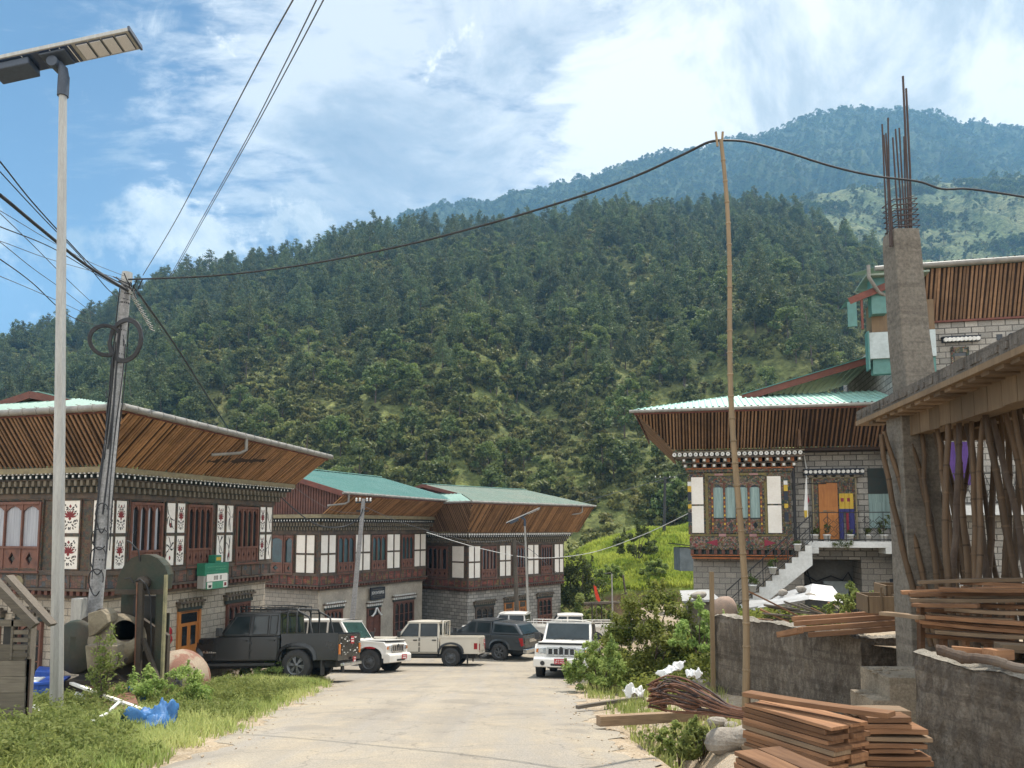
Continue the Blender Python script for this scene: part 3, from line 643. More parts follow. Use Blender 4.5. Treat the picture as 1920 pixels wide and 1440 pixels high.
scatter('hillside_broadleaf_wood',hill_pts(HILL1,1300,-.8,.75,.03,.85,4,lambda X,Y,t:1-.5*clump(X,Y)),rb,.45,.95,7,'mid green broadleaf trees massed on the slope of the near hill','wood')
scatter('hillside_scrub',hill_pts(HILL1,15000,-.8,.8,.0,1.0,6,lambda X,Y,t:1-.35*clump(X,Y)),rsb,.5,1.35,9,'yellow green scrub carpeting the slope of the near hill','scrub')
scatter('terrace_scrub',hill_pts(HILL2,9000,.1,.85,.2,1.0,8,lambda X,Y,t:np.clip(.25+1.6*fbm(X/60,Y/40,3),.05,1)),rsb+rb[:1],.7,1.5,11,'low dark scrub dotted over the pale green terraced hill','scrub')
scatter('far_mountain_forest',hill_pts(HILL3,17000,-.3,.85,.25,1.02,12),rb,.6,1.15,13,'hazy blue forest covering the far mountain under the cloud','forest')

# individual trees one can tell apart on the near hill
PINE_MESH=[]
def tree_proto(name,tr,lq,m,label,cat,group):
    root=thing(name,label,cat,(0,0,-500),0,group)
    tr.build('trunk',m_bark,root); mesh_np('crown',lq[0],lq[1],m,root,col=lq[2]); return root
def plant_trees(name,protos,m,pts,smin,smax,label,cat,group,seed):
    q=random.Random(seed); roots=[tree_proto(name,tr,lq,m,label,cat,group) for tr,lq in protos]; used=[False]*len(roots); out=[]
    for i,p in enumerate(pts):
        k=i%len(roots); r=roots[k] if not used[k] else copy_tree(roots[k]); used[k]=True
        r.location=p; r.rotation_euler=(q.uniform(-.05,.05),q.uniform(-.05,.05),q.uniform(0,6.28)); s=q.uniform(smin,smax); r.scale=(s*q.uniform(.85,1.1),s*q.uniform(.85,1.1),s); out.append(r)
    return out
sky_pts=[]
for px in [20,118,168,252,300,345,408,436,470,505,560,598,640,668,705,760,815,868,905,940,985,1040,1090,1145,1190,1240,1275,1330,1375,1420,1462,1500,1545,1590,1630]:
    qq=ray(px,600).x/ray(px,600).y; Y=np.interp(qq,HILL1.q,HILL1.y)-rnd.uniform(2,16); sky_pts.append((qq*Y,Y,float(HILL1.z(np.array(qq),np.array(Y)))-.4))
plant_trees('pine_tree',pines,m_leaf_pine,sky_pts,.75,1.1,'dark pine tree standing against the sky on the crest of the near hill','tree','pines along the crest of the near hill',31)
P=hill_pts(HILL1,100,-.62,.52,.3,.9,41,far_d); plant_trees('pine_tree',pines,m_leaf_pine,P.tolist(),.8,1.15,'rounded blue green pine tree rising above the scrub on the near hillside','tree','pines scattered over the near hillside',32)
P=hill_pts(HILL1,70,-.55,.45,.02,.4,42,None); plant_trees('broadleaf_tree',broads,m_leaf_broad,P.tolist(),.7,1.1,'bushy green broadleaf tree on the lower part of the near hillside','tree','broadleaf trees low on the near hillside',33)

# grass on the bank
def blades(P,n,h,wd,seed,lean=.5):
    P0=np.asarray(P)
    """n blades at each of the points P"""
    q=np.random.default_rng(seed); P=np.repeat(P,n,0); k=len(P); P=P+q.normal(size=(k,3))*np.array([.05,.05,0]); a=q.uniform(0,6.28,k); hh=h*(.5+.8*q.random(k)); ww=wd*(.7+.6*q.random(k))
    d=np.stack([np.cos(a),np.sin(a),np.zeros(k)],-1); s=np.stack([-np.sin(a),np.cos(a),np.zeros(k)],-1); ln=(lean*hh*q.random(k))[:,None]
    up=np.array([0,0,1.])
    b0=P-s*ww[:,None]; b1=P+s*ww[:,None]; m=P+up*(hh*.6)[:,None]+d*ln*.4; tp=P+up*hh[:,None]+d*ln
    V=np.stack([b0,b1,m+s*(ww*.7)[:,None],m-s*(ww*.7)[:,None],tp],1).reshape(-1,3); o=np.arange(k)[:,None]*5
    F=np.concatenate([o+np.array([0,1,2,3]),o+np.array([3,2,4,4])],1).reshape(-1,4)
    pz=np.repeat(np.clip(.5+1.3*fbm(P0[:,0]*.9+3,P0[:,1]*.9,3),0,1),n)
    return V,o,np.repeat(np.clip(.45*q.random(k)+.6*pz,0,1),2)
def grass_obj(name,P,n,h,wd,seed,m,label,cat='grass',lean=.5):
    V,o,T=blades(P,n,h,wd,seed,lean); k=len(o)
    me=bpy.data.meshes.new(name); me.vertices.add(len(V)); me.vertices.foreach_set('co',V.astype(np.float32).ravel())
    idx=np.concatenate([o+np.array([0,1,2,3]),o+np.array([3,2,4])],1).astype(np.int32).ravel(); me.loops.add(len(idx)); me.loops.foreach_set('vertex_index',idx)
    st=np.stack([np.arange(k)*7,np.arange(k)*7+4],-1).astype(np.int32).ravel(); me.polygons.add(2*k); me.polygons.foreach_set('loop_start',st)
    at_=me.attributes.new('tint','FLOAT','FACE'); at_.data.foreach_set('value',T.astype(np.float32)); me.update(); me.validate(); me.materials.append(m)
    ob=bpy.data.objects.new(name,me); COL.objects.link(ob); return tag(ob,label,cat,kind='stuff')
q=np.random.default_rng(77); n=26000; a=q.uniform(.04,.30,n); Y=q.uniform(57.6,76,n); keep=~((Y>57.0)&(Y<58.3)); a,Y=a[keep],Y[keep]
grass_obj('bank_grass',np.stack([a*Y,Y,bank_z(a,Y)],-1),4,.42,.045,5,m_grass_b,'bright yellow green grass on the sunlit bank between the houses')
# ------------------------------------------------------------------ Bhutanese houses
# local frame: +x along the street front, -y out of it, near side wall faces -x and runs along +y
TS=lambda a,d,z:(a,-d,z)          # street front:  a along, d outwards
TN=lambda a,d,z:(-d,a,z)          # near side wall
def arch(w,h,seg=5):
    """trefoil head of a window light: outline from right to left, springing at 0, crown at h"""
    pts=[(w,0),(w*.97,h*.3),(w*.86,h*.42),(w*.84,h*.55),(w*.70,h*.78),(w*.62,h*.82),(w*.5,h),(w*.38,h*.82),(w*.30,h*.78),(w*.16,h*.55),(w*.14,h*.42),(w*.03,h*.3),(0,0)]
    return pts
def lotus_motif(parent,T,a0,a1,z0,z1,d,L):
    red,blk=MB(),MB(); cx=(a0+a1)/2; w=(a1-a0); h=(z1-z0); 
    P=lambda u,v:(cx+u*w, z0+v*h)
    def drop(mb,u,v,ang,l,wd,e=0):
        ca,sa=math.cos(ang),math.sin(ang); poly=[]
        for t,k in ((0,0),(.2,.7),(.45,1),(.75,.65),(1,0),(.75,-.65),(.45,-1),(.2,-.7)):
            x=t*l; y=k*wd; poly.append(P(u+(x*ca-y*sa)*1.2,v+(x*sa+y*ca)*.92))
        mb.prism(poly,d,d+.004+e,0,T)
    for ang,l,wd in ((90,.25,.05),(56,.29,.042),(124,.29,.042),(28,.33,.040),(152,.33,.040),(2,.29,.036),(178,.29,.036)): drop(red,0,.50,R(ang),l,wd,.001*(ang%7))
    drop(red,0,.51,R(-90),.15,.065); drop(red,0,.80,R(90),.13,.055)
    for s in (-1,1):
        for (u,v,a,l,wd) in ((.10,.80,20,.12,.03),(.24,.86,60,.10,.025),(.34,.80,100,.10,.025),(.36,.70,200,.12,.028),(.22,.73,150,.12,.03),(.38,.56,70,.09,.02),(.36,.42,300,.12,.025),(.28,.40,240,.14,.03),(.12,.34,210,.12,.028),(.10,.26,320,.16,.028),(.24,.24,20,.14,.025),(.34,.32,110,.10,.025),(.06,.16,250,.10,.03),(.16,.15,300,.11,.026),(.27,.17,330,.09,.02),(.04,.10,270,.06,.022)):
            drop(blk,s*u,v,R(a if s>0 else 180-a),l,wd)
    # outlines of the petals
    for ang in (40,70,110,140,12,168): drop(blk,0,.49,R(ang),.36,.012,-.001)
    for s in (-.05,.05): blk.prism([P(s+.03*math.cos(t),.755+.03*math.sin(t)*.75) for t in np.linspace(0,6.28,8)[:-1]],d,d+.006,0,T)
    o=blk.build('lotus_ornament',[m_black_ink],parent); red.build('lotus_petals',[m_red_ink],parent); return o
def ink_motif(parent,T,a0,a1,z0,z1,d,seed):
    q=random.Random(seed); k,r=MB(),MB(); w=a1-a0; h=z1-z0; cx=a0+w*q.uniform(.4,.6); cz=z0+h*q.uniform(.35,.65)
    for i in range(5):     # brush strokes
        a=q.uniform(0,6.28); x,z=cx,cz; pts=[]; 
        for j in range(7):
            pts.append((x,z)); a+=q.uniform(-.5,.75); x=min(max(x+math.cos(a)*w*.11,a0+.03),a1-.03); z=min(max(z+math.sin(a)*h*.10,z0+.03),z1-.03)
        L=[];Rr=[]
        for j,(x,z) in enumerate(pts):
            t=w*.05*(1-abs(j/3-1))*q.uniform(.4,1.2)+.003; L.append((x-t,z+t*.4)); Rr.append((x+t,z-t*.4))
        k.prism(L+Rr[::-1],d,d+.004+.0006*i,0,T)
    if seed%2: 
        c=(cx,z0+h*.25); r.prism([(c[0]+w*.10*math.cos(t)*q.uniform(.5,1.2),c[1]+h*.08*math.sin(t)) for t in np.linspace(0,6.28,9)[:-1]],d,d+.007,0,T); r.build('ink_accent',[m_red_ink],parent)
    k.build('ink_drawing',[m_black_ink],parent)
def timber_window(parent,T,a0,a1,z0,z1,n,sill=.30,d=.07,frame=None,glass=None,curtain=None,rail=True,name='window',bars=False,head=.22):
    """carved window of n arched lights over a pierced apron"""
    F=MB(); w=(a1-a0); j=.055; fm=frame or m_timber_frame
    F.box(a0,a0+j,0,d+.02,z0,z1,0,T); F.box(a1-j,a1,0,d+.02,z0,z1,0,T); F.box(a0+j,a1-j,0,d+.03,z1-.07,z1,0,T); F.box(a0-.03,a1+.03,0,d+.05,z0-.05,z0,0,T)
    lw=(w-2*j)/n; m=.045; zs=z0+sill if rail else z0; hd=min(head,(z1-zs)*.3)
    for i in range(n):
        l=a0+j+i*lw; r=l+lw
        if i: F.box(l-m/2,l+m/2,0,d,z0,z1-.07,0,T)
        poly=[(l+m/2,z1-.07),(r-m/2,z1-.07)]+[(l+m/2+x,z1-.07-hd+zz) for x,zz in arch(lw-m,hd*.85)]
        F.prism(poly,.012,d-.02,0,T)
        if rail:
            c=(l+r)/2; b=lw/2-m/2; zb,zt=z0+.02,zs; mz=(zb+zt)/2; g=.42*b; gh=(zt-zb)*.30
            # pierced apron: two halves leaving a lozenge opening
            F.prism([(c-b,zb),(c,zb),(c,mz-gh),(c-g*.5,mz-gh*.45),(c-g,mz),(c-g*.5,mz+gh*.45),(c,mz+gh),(c,zt),(c-b,zt)],.012,d-.02,0,T)
            F.prism([(c+b,zb),(c,zb),(c,mz-gh),(c+g*.5,mz-gh*.45),(c+g,mz),(c+g*.5,mz+gh*.45),(c,mz+gh),(c,zt),(c+b,zt)],.012,d-.02,0,T)
        if bars:
            for k in range(1,4): zz=z0+(z1-z0)*k/4.6; F.box(l+m/2,r-m/2,.006,.03,zz-.012,zz+.012,0,T)
    if rail: F.box(a0+j,a1-j,0,d+.02,zs-.03,zs+.03,0,T)
    f=F.build(name,[fm],parent)
    MB().box(a0+.01,a1-.01,-.02,.004,z0,z1-.02,0,T).build('pane',[glass or m_glass],f)
    if curtain:
        c=MB(); q=random.Random(int(a0*100)); 
        for i in range(n):
            l=a0+j+i*lw+m/2; wd=lw-m; fr=1.0 if curtain[1]>=1 else q.uniform(.25,.7); k=6
            for s in range(k):
                x0=l+wd*fr*s/k; x1=l+wd*fr*(s+1)/k; e=.004*(s%2)
                c.add([T(x0,.007+e,zs),T(x1,.007+.004-e,zs),T(x1,.007+.004-e,z1-.1),T(x0,.007+e,z1-.1)],[(0,1,2,3)])
        c.build('curtain',[curtain[0]],f)
    return f
def dentils(mb,T,a0,a1,z0,h,d0,d1,step,duty=.5,ph=0,mi=0):
    x=a0+ph*step
    while x<a1-.01: mb.box(x,min(x+step*duty,a1),d0,d1,z0,z0+h,mi,T); x+=step
def sheet(mb,fn,a0,a1,s1,rib=.22,hgt=.028,mi=0,amin=None):
    """ribbed metal sheet; fn(a,s,h) maps along/upslope/height, s1(a)->slope length"""
    k=max(2,int(round((a1-a0)/rib))); st=(a1-a0)/k; A=[]
    for i in range(k):
        x=a0+i*st; A+= [(x,0),(x+st*.62,0),(x+st*.70,hgt),(x+st*.92,hgt),(x+st*.999,0)]
    vs=[];fs=[]
    for i,(x,h) in enumerate(A): 
        s=max(.02,s1(x)); lo=amin(x) if amin else 0
        vs+=[fn(x,min(lo,s-.01),h),fn(x,s,h)]
        if i: fs.append((2*i-2,2*i,2*i+1,2*i-1))
    mb.add(vs,fs,mi)
def rabsel_house(P):
    A=Vector(P['A']); u=Vector((P['B'][0]-A[0],P['B'][1]-A[1],0)); L=u.length; sh=P.get('sh',0)
    if sh:
        A=A-u.normalized()*sh; L+=sh; P['street']=[(f[0],f[1]+sh,f[2]+sh)+tuple(f[3:]) for f in P['street']]
        P['ground']=[(f[0],f[1],f[2]+sh,f[3]+sh)+tuple(f[4:]) if f[1] is TS else f for f in P['ground']]
    ang=math.atan2(u.y,u.x); zg=P['zg']; W=P['W']
    root=thing('house',P['label'],'house',(A[0],A[1],zg),ang,'timber fronted houses along the street')
    off=(0,0,-zg)
    B=lambda mb,name,mats,bev=0: mb.build(name,mats,root,off,bev)
    zpb,zpt,zct,zj=P['pb'],P['pt'],P['ct'],P['joist']; zband=zpb-.12
    wt=.18
    # masonry ground floor and upper core
    gw=MB(); gw.box(.12,L-.12,.12,W,zg-1.5,zj); B(gw,'ground_floor_wall',[P['brick']]) if not P.get('street_plaster') else None
    if P.get('street_plaster'):
        g1=MB(); g1.box(.14,L-.14,.16,W,zg-1.5,zj); B(g1,'ground_floor_wall',[P['brick']])
        g2=MB(); g2.box(.10,L-.12,.12,.16,zg-1.5,zj); B(g2,'plastered_front',[P['street_plaster']])
    uw=MB(); uw.box(0,L,0,W,zj+.26,zct-.02); B(uw,'upper_wall',[P.get('uppermat',m_carved)])
    # joist row, beam and painted band
    jb=MB()
    for T,l in ((TS,L),(TN,W)):
        jb.box(.02,l,-.05,.02,zj,zj+.09,0,T); dentils(jb,T,-.06,l,zj+.09,.11,-.02,.15,.21,.5,0,1); jb.box(-.02,l,-.02,.0,zj+.09,zj+.26,2,T); jb.box(-.16,l,0,.17,zj+.2,zj+.26,0,T)
    B(jb,'joist_course',[m_timber_dark,m_timber_red,m_block_green])
    bm=MB()
    for T,l in ((TS,L),(TN,W)):
        bm.box(.0,l,0,.03,zj+.27,zband,0,T)
        st=.52
        for i in range(int(l/st)+1): bm.box(i*st-.03,i*st+.03,.02,.055,zj+.27,zband,1,T)
        bm.box(-.06,l,.0,.07,zband-.03,zband+.09,1,T)
    if P.get('sun_disc'):
        a,z=P['sun_disc']; bm.prism([(a+.17*math.cos(t),z+.17*math.sin(t)) for t in np.linspace(0,6.28,17)[:-1]],.03,.06,2,TN)
    B(bm,'painted_band',[P.get('band',m_band),m_timber_dark,m_cornice_top])
    # cornice: stepped rows of block ends
    cm=MB(); ch=zct-zpt
    for T,l,far in ((TS,L,P['cf']),(TN,W,0)):
        b=zpt+.06
        cm.box(-.04,l+.05,0,.06,b,b+.16*ch,0,T); 
        h=.2*ch; z=b+.17*ch; s=P.get('dent',.22)
        cm.box(-.1,l+far*.4,0,.10,z-.01,z+.62*ch,1,T)
        dentils(cm,T,-.12,l+far*.4,z,h*.86,.10,.19,s,.42,0,2); dentils(cm,T,-.2,l+far*.6,z+h,h*.86,.10,.29,s,.42,.5,2); cm.box(-.22,l+far*.6,.1,.285,z+h*1.92,z+h*2.06,0,T)
        dentils(cm,T,-.3,l+far*.8,z+h*2.1,h*.8,.10,.36,s,.42,0,1)
        for i in range(int((l+far*.8+.3)/s)): cm.box(-.3+i*s+.02,-.3+i*s+.07,.36,.372,z+h*2.25,z+h*2.6,4,T)
        cm.box(-.4,l+far,.0,.42,z+h*2.95,zct,3,T)
        if P.get('dots'): 
            for i in range(int((l+far+.3)/.2)): a=-.3+i*.2; cm.prism([(a+.06*math.cos(t),zct-.09+.06*math.sin(t)) for t in np.linspace(0,6.28,9)[:-1]],.42,.45,4,T)
        else: dentils(cm,T,-.38,l+far,zct-.17,.08,.3,.40,.14,.4,0,4)
    B(cm,'cornice',[m_timber_dark,m_block_green,m_block_tan,P.get('top',m_cornice_top),m_white_dot])
    # posts and rails between the panels
    pm=MB()
    for T,l,feats in ((TS,L,P['street']),(TN,W,P['side'])):
        for f in feats:
            pm.box(f[1]-.05,f[1]-.005,0,.05,zpb-.02,zpt+.06,0,T); pm.box(f[2]+.005,f[2]+.05,0,.05,zpb-.02,zpt+.06,0,T)
            if f[0]=='P': mz=(zpb+zpt)/2; pm.box(f[1]-.05,f[2]+.05,0,.045,mz-.045,mz+.045,0,T); pm.box(f[1]-.05,f[2]+.05,0,.045,zpt,zpt+.07,0,T)
            for z in (zpb-.02,zpt+.02): pm.box(f[1]-.02,f[2]+.02,.045,.06,z,z+.03,1,T)
        pm.box(0,l,0,.04,zpt+.02,zpt+.1,1,T)
    pm.box(-.045,.03,-.045,.03,zj+.26,zpt+.1,0)
    B(pm,'timber_framing',[P.get('framing',m_carved),m_carved])
    # panels and windows of the upper floor
    k=0
    for T,feats in ((TS,P['street']),(TN,P['side'])):
        for f in feats:
            if f[0]=='P':
                mz=(zpb+zpt)/2
                for (z0,z1,mo) in ((zpb+.01,mz-.045,f[4]),(mz+.045,zpt,f[3])):
                    o=B(MB().box(f[1],f[2],0,.03,z0,z1,0,T),'white_panel',[m_white_panel])
                    if mo=='lotus': lotus_motif(o,T,f[1]+.02,f[2]-.02,z0+.04,z1-.04,.03,0)
                    elif mo: ink_motif(o,T,f[1],f[2],z0,z1,.03,mo)
            elif f[0]=='W':
                o=timber_window(root,T,f[1],f[2],zpb-.06,zpt-.02,f[3],f[5] if len(f)>5 else .5,glass=P.get('glass'),curtain=f[4],frame=P.get('wframe')); o.location=off
    # ground floor openings
    for f in P['ground']:
        kind,T,a0,a1,z0,z1=f[:6]
        d0=-.10
        ln=MB(); ln.box(a0-.16,a1+.16,d0-.02,.06,z1+.24,z1+.30,0,T); dentils(ln,T,a0-.12,a1+.12,z1+.12,.12,d0,.03,.16,.5,0,1); ln.box(a0-.1,a1+.1,d0,-.02,z1+.02,z1+.26,2,T); dentils(ln,T,a0-.12,a1+.12,z1+.3,.07,d0,.05,.16,.5,.5,1); ln.box(a0-.08,a1+.08,d0,-.06,z1-.02,z1+.12,0,T)
        B(ln,'lintel',[m_timber_dark,m_white_dot if P.get('whitelintel') else m_block_tan,m_block_green])
        MB_=MB(); 
        T2=(lambda T_:(lambda a,d,z:T_(a,d-.115,z)))(T)
        if kind=='W':
            o=timber_window(root,T2,a0,a1,z0,z1,f[6],.4,glass=m_glass,frame=f[7] if len(f)>7 else None,bars=True); o.location=off
        else:
            MB_.box(a0-.09,a0,0,.07,z0,z1,0,T2).box(a1,a1+.09,0,.07,z0,z1,0,T2).box(a0-.09,a1+.09,0,.06,z1,z1+.06,0,T2)
            dr=B(MB_,'door',[f[7] if len(f)>7 else m_door_wood])
            lf=MB(); lm=f[6]
            lf.box(a0,a1,0,.03,z0,z1,0,T2); c=(a0+a1)/2; zz=z0+(z1-z0)*.8
            for (l,r) in ((a0+.06,c-.03),(c+.03,a1-.06)):
                lf.box(l,r,.03,.036,z0+.15,z0+.8,1,T2); lf.box(l+.05,r-.05,.03,.038,z0+.95,zz-.05,2 if lm=='glass' else 1,T2)
            lf.box(a0+.06,a1-.06,.03,.037,zz+.05,z1-.06,2,T2); lf.box(c-.012,c+.012,.03,.042,z0,zz,1,T2)
            lf.build('door_leaf',[f[8] if len(f)>8 else m_door_wood,m_timber_red if lm!='glass' else m_door_wood,m_glass],dr)
            MB().box(c+.06,c+.085,.036,.075,z0+.95,z0+1.1,0,T2).build('handle',[m_chrome],dr)
    # soffit of bamboo slats under the flaring eaves
    ov,on,of=P['ov'],P['on'],P['of']; ez=lambda x:P['ev']+P.get('tilt',0)*x
    si=.36; zi=zct+.005
    inner=lambda x:Vector((x,-si,zi)); outer=lambda x:Vector((x,-ov,ez(x)-.13))
    sl=MB(); bk=MB(); x0,x1=-on,L+of; step=.112; q=random.Random(5)
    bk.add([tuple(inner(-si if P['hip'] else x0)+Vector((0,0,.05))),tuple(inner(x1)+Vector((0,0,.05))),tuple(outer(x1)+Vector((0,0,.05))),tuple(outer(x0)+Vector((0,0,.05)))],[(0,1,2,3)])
    x=x0+.03
    while x<x1-.02:
        t0=0.0
        if P['hip'] and x<-si: t0=( -x-si)/(on-si)
        if t0<.97:
            a=inner(x).lerp(outer(x),t0); b=outer(x); j=Vector((q.uniform(-.012,.012),0,q.uniform(-.006,.01))); sl.beam(a+j,b+j*.5,.074 if q.random()<.8 else .05,.035,0)
        x+=step*q.choice((.8,.85,.9,1.0,1.1,1.4))
    sm=[P.get('soffit',m_soffit)]
    B(sl,'slatted_soffit',sm); 
    if P['hip']:
        ny0=-ov; ny1=W; inn=lambda y:Vector((-si,y,zi)); out=lambda y:Vector((-on,y,ez(-on)-.13)); s2=MB(); y=ny0+.03
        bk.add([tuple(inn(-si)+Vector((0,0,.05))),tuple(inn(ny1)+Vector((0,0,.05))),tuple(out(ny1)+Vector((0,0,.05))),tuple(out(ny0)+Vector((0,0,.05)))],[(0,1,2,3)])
        while y<ny1:
            t0=0 if y>-si else (-y-si)/(ov-si)
            if t0<.97: s2.beam(inn(y).lerp(out(y),t0),out(y),.062,.03,0)
            y+=step*q.uniform(1.0,1.5)
        B(s2,'side_soffit',[m_soffit_h4])
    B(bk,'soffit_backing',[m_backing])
    # roof
    tan=P['pitch']; t2=P.get('pitch2',tan); kk=t2/tan; rf=MB(); yr=W/2; cs=math.sqrt(1+tan*tan); Ls=(yr+ov)*cs; th=.02
    up=lambda a,s,h:(a,-ov-.06+s/cs,ez(a)+s/cs*tan+h+th)
    if P['hip']:
        hx=P['hipx']; rz=lambda s:s/cs*tan
        # street slope is cut by the hip up to the gablet, then runs on to the ridge
        def s1(a):
            if a<hx-P['gov']: return max(.05,min(Ls,(a+on)*cs*kk))
            return Ls
        sheet(rf,up,-on-.06,L+of,s1,P.get('rib',.3))
        hl=(hx+on); nside=lambda a,s,h:(-on-.06+s/cs,a,ez(-on)+s/cs*t2+h+th)
        def s2f(a): return max(.03,min(hl*cs,(a+ov)*cs/kk))
        sheet(rf,nside,-ov-.06,W+ov,s2f,P.get('rib',.3),mi=1)
        zt=ez(0)+hl*t2
        gb=MB(); gy0=-ov+hl*kk; zr_=ez(0)+(yr+ov)*tan
        gb.add([(hx,gy0,zt-.05),(hx,2*yr-gy0,zt-.05),(hx,yr,zr_-.05)],[(0,1,2)]); gb.beam((hx-P['gov'],gy0-.25,zt-.13),(hx-P['gov'],yr,zr_-.06),.05,.2,1); gb.beam((hx-P['gov'],2*yr-gy0+.2,zt-.13),(hx-P['gov'],yr,zr_-.06),.05,.2,1)
        gb.add([(hx-P['gov'],gy0-.2,zt-.06),(hx-P['gov'],yr,zr_-.0),(hx,yr,zr_),(hx,gy0-.2,zt-.06)],[(0,1,2,3)],1)
        gb.add([(hx-P['gov'],2*yr-gy0+.2,zt-.06),(hx-P['gov'],yr,zr_-.0),(hx,yr,zr_),(hx,2*yr-gy0+.2,zt-.06)],[(0,1,2,3)],1)
        B(gb,'gablet',[m_fascia,m_fascia])
    else:
        sheet(rf,up,-on,L+of,lambda a:Ls,P.get('rib',.3))
    back=lambda a,s,h:(a,W+ov-s/cs,ez(a)+s/cs*tan+h+th)
    sheet(rf,back,(P['hipx']-P['gov']) if P['hip'] else -on,L+of,lambda a:Ls,.6)
    rr=B(rf,'roof',[P['roof'],P.get('roof2',P['roof'])])
    zr_=ez(0)+(yr+ov)*tan+.03
    rd=MB(); rx0=(P['hipx']-P['gov']) if P['hip'] else -on
    rd.beam((rx0,yr-.1,zr_+ (ez(rx0)-ez(0))+.02),(L+of,yr-.1,zr_+(ez(L+of)-ez(0))+.02),.34,.03); rd.build('ridge_cap',[P.get('ridge',P['roof'])],rr)
    fs=MB(); fs.beam((-on,-ov,ez(-on)-.05),(L+of,-ov,ez(L+of)-.05),.035,.17); 
    if P['hip']: fs.beam((-on,-ov+.02,ez(-on)-.05),(-on,W+ov,ez(-on)-.05),.035,.17)
    else: fs.beam((-on,-ov,ez(-on)-.06),(-on,yr,zr_-.1),.05,.24); fs.beam((-on,W+ov,ez(-on)-.06),(-on,yr,zr_-.1),.05,.24)
    fs.beam((L+of-.02,-ov,ez(L+of)-.06),(L+of-.02,yr,zr_+ez(L+of)-ez(0)-.1),.05,.2)
    B(fs,'fascia_board',[m_fascia])
    # gutters with strap brackets, and the spouts
    gr=P.get('gr',.066)
    for (p,qv) in [((-on-.1,-ov-.08,ez(-on)-.02),(L+of+.1,-ov-.08,ez(L+of)-.02))]+([((-on-.1,-ov-.08,ez(-on)-.02),(-on-.1,W,ez(-on)-.02))] if P['hip'] else []):
        gt=MB(); p,qv=Vector(p),Vector(qv); gt.tube([p,qv],gr,10); n=int((qv-p).length/.42)
        for i in range(1,n): c=p.lerp(qv,i/n); dd=(qv-p).normalized(); gt.tube([c-dd*.02,c+dd*.02],gr+.014,8); gt.beam(c+Vector((0,0,gr)),c+Vector((0,.12,gr+.03)),.03,.012)
        B(gt,'gutter',[P.get('gut',m_gutter)])
    if not P['hip']:
        # boarded gable wall under the near end of the roof
        gb=MB(); q=random.Random(3); y=-ov+.12; gb.add([(.12,-.30,zct),(.12,0,zct),(.12,0,ez(0)+ov*tan-.16),(.12,-ov+.05,ez(0)-.16)],[(0,1,2,3)],1)
        gb.add([(.12,0,zct),(.12,W,zct),(.12,yr,zr_-.2)],[(0,1,2)],1)
        while y<W:
            zt=zct+.02; top=min(ez(0)+(y+ov)*tan,ez(0)+(W+ov-y)*tan)-.16
            zt=zt if y>-.36 else zct+(-y-.36)/(ov-.36)*(P['ev']-.13-zct); gb.box(.04,.1,y,y+.12,zt,top,0) if top>zt+.03 else None; y+=.17
        B(gb,'boarded_gable',[m_timber_red,m_backing])
    for x in P.get('spouts',[]):
        sp=MB(); sp.tube([(x,-ov-.08,ez(x)-.05),(x,-ov-.08,ez(x)-.42),(x-.1,-ov+.05,ez(x)-.52),(x-.75,-ov+.55,ez(x)-.62)],.05,8); B(sp,'downpipe',[m_gutter])
    return root
H1A,H1B=at(216,1065,20.3),at(508,1052,27); H2A,H2B=at(599,1074,37),at(797.5,1062.5,44.5); H3A,H3B=at(877,1085,44),at(1056,1072.7,50.5)
CW=lambda x,fr:(x,fr)
house1=rabsel_house(dict(label='big weathered house at left with red lotus pictures on its white panels',A=H1A,B=H1B,W=7.4,zg=-4.45,pb=-1.07,pt=.72,ct=1.56,joist=-1.82,
  brick=m_brick_tan,band=m_band_faded,cf=.75,dent=.20,ov=1.6,on=1.25,of=.95,ev=2.86,tilt=-.036,hip=True,hipx=1.2,gov=.35,pitch=.19,pitch2=.30,roof=m_roof_mint_worn,gr=.085,gut=m_gutter,
  sh=.4,street=[('P',-.36,-.16,'lotus',0),('P',-.09,.27,'lotus','lotus'),('W',.40,1.60,4,(m_curtain,.5)),('P',1.78,2.12,3,5),('P',2.21,2.53,'lotus','lotus'),('W',2.62,3.72,4,None),('P',3.99,4.35,'lotus',8),('P',4.45,4.78,6,9),('W',4.92,6.1,4,(m_curtain_b,.5)),('P',6.24,6.54,'lotus','lotus'),('P',6.62,6.93,4,12)],
  side=[('P',.06,.36,'lotus',0),('P',.80,1.45,'lotus','lotus'),('W',2.05,3.95,3,(m_curtain,1.0),.62),('P',4.1,4.7,'lotus','lotus'),('W',4.9,6.8,3,(m_curtain,1.0),.62)],
  sun_disc=(2.72,-1.42),spouts=[3.45],
  ground=[('D',TS,2.62,3.42,-4.4,-2.45,'glass'),('W',TS,4.75,5.95,-3.9,-2.42,4,m_timber_red),('W',TN,1.95,2.75,-4.3,-2.45,1),('W',TN,3.4,4.4,-4.0,-2.5,2)]))
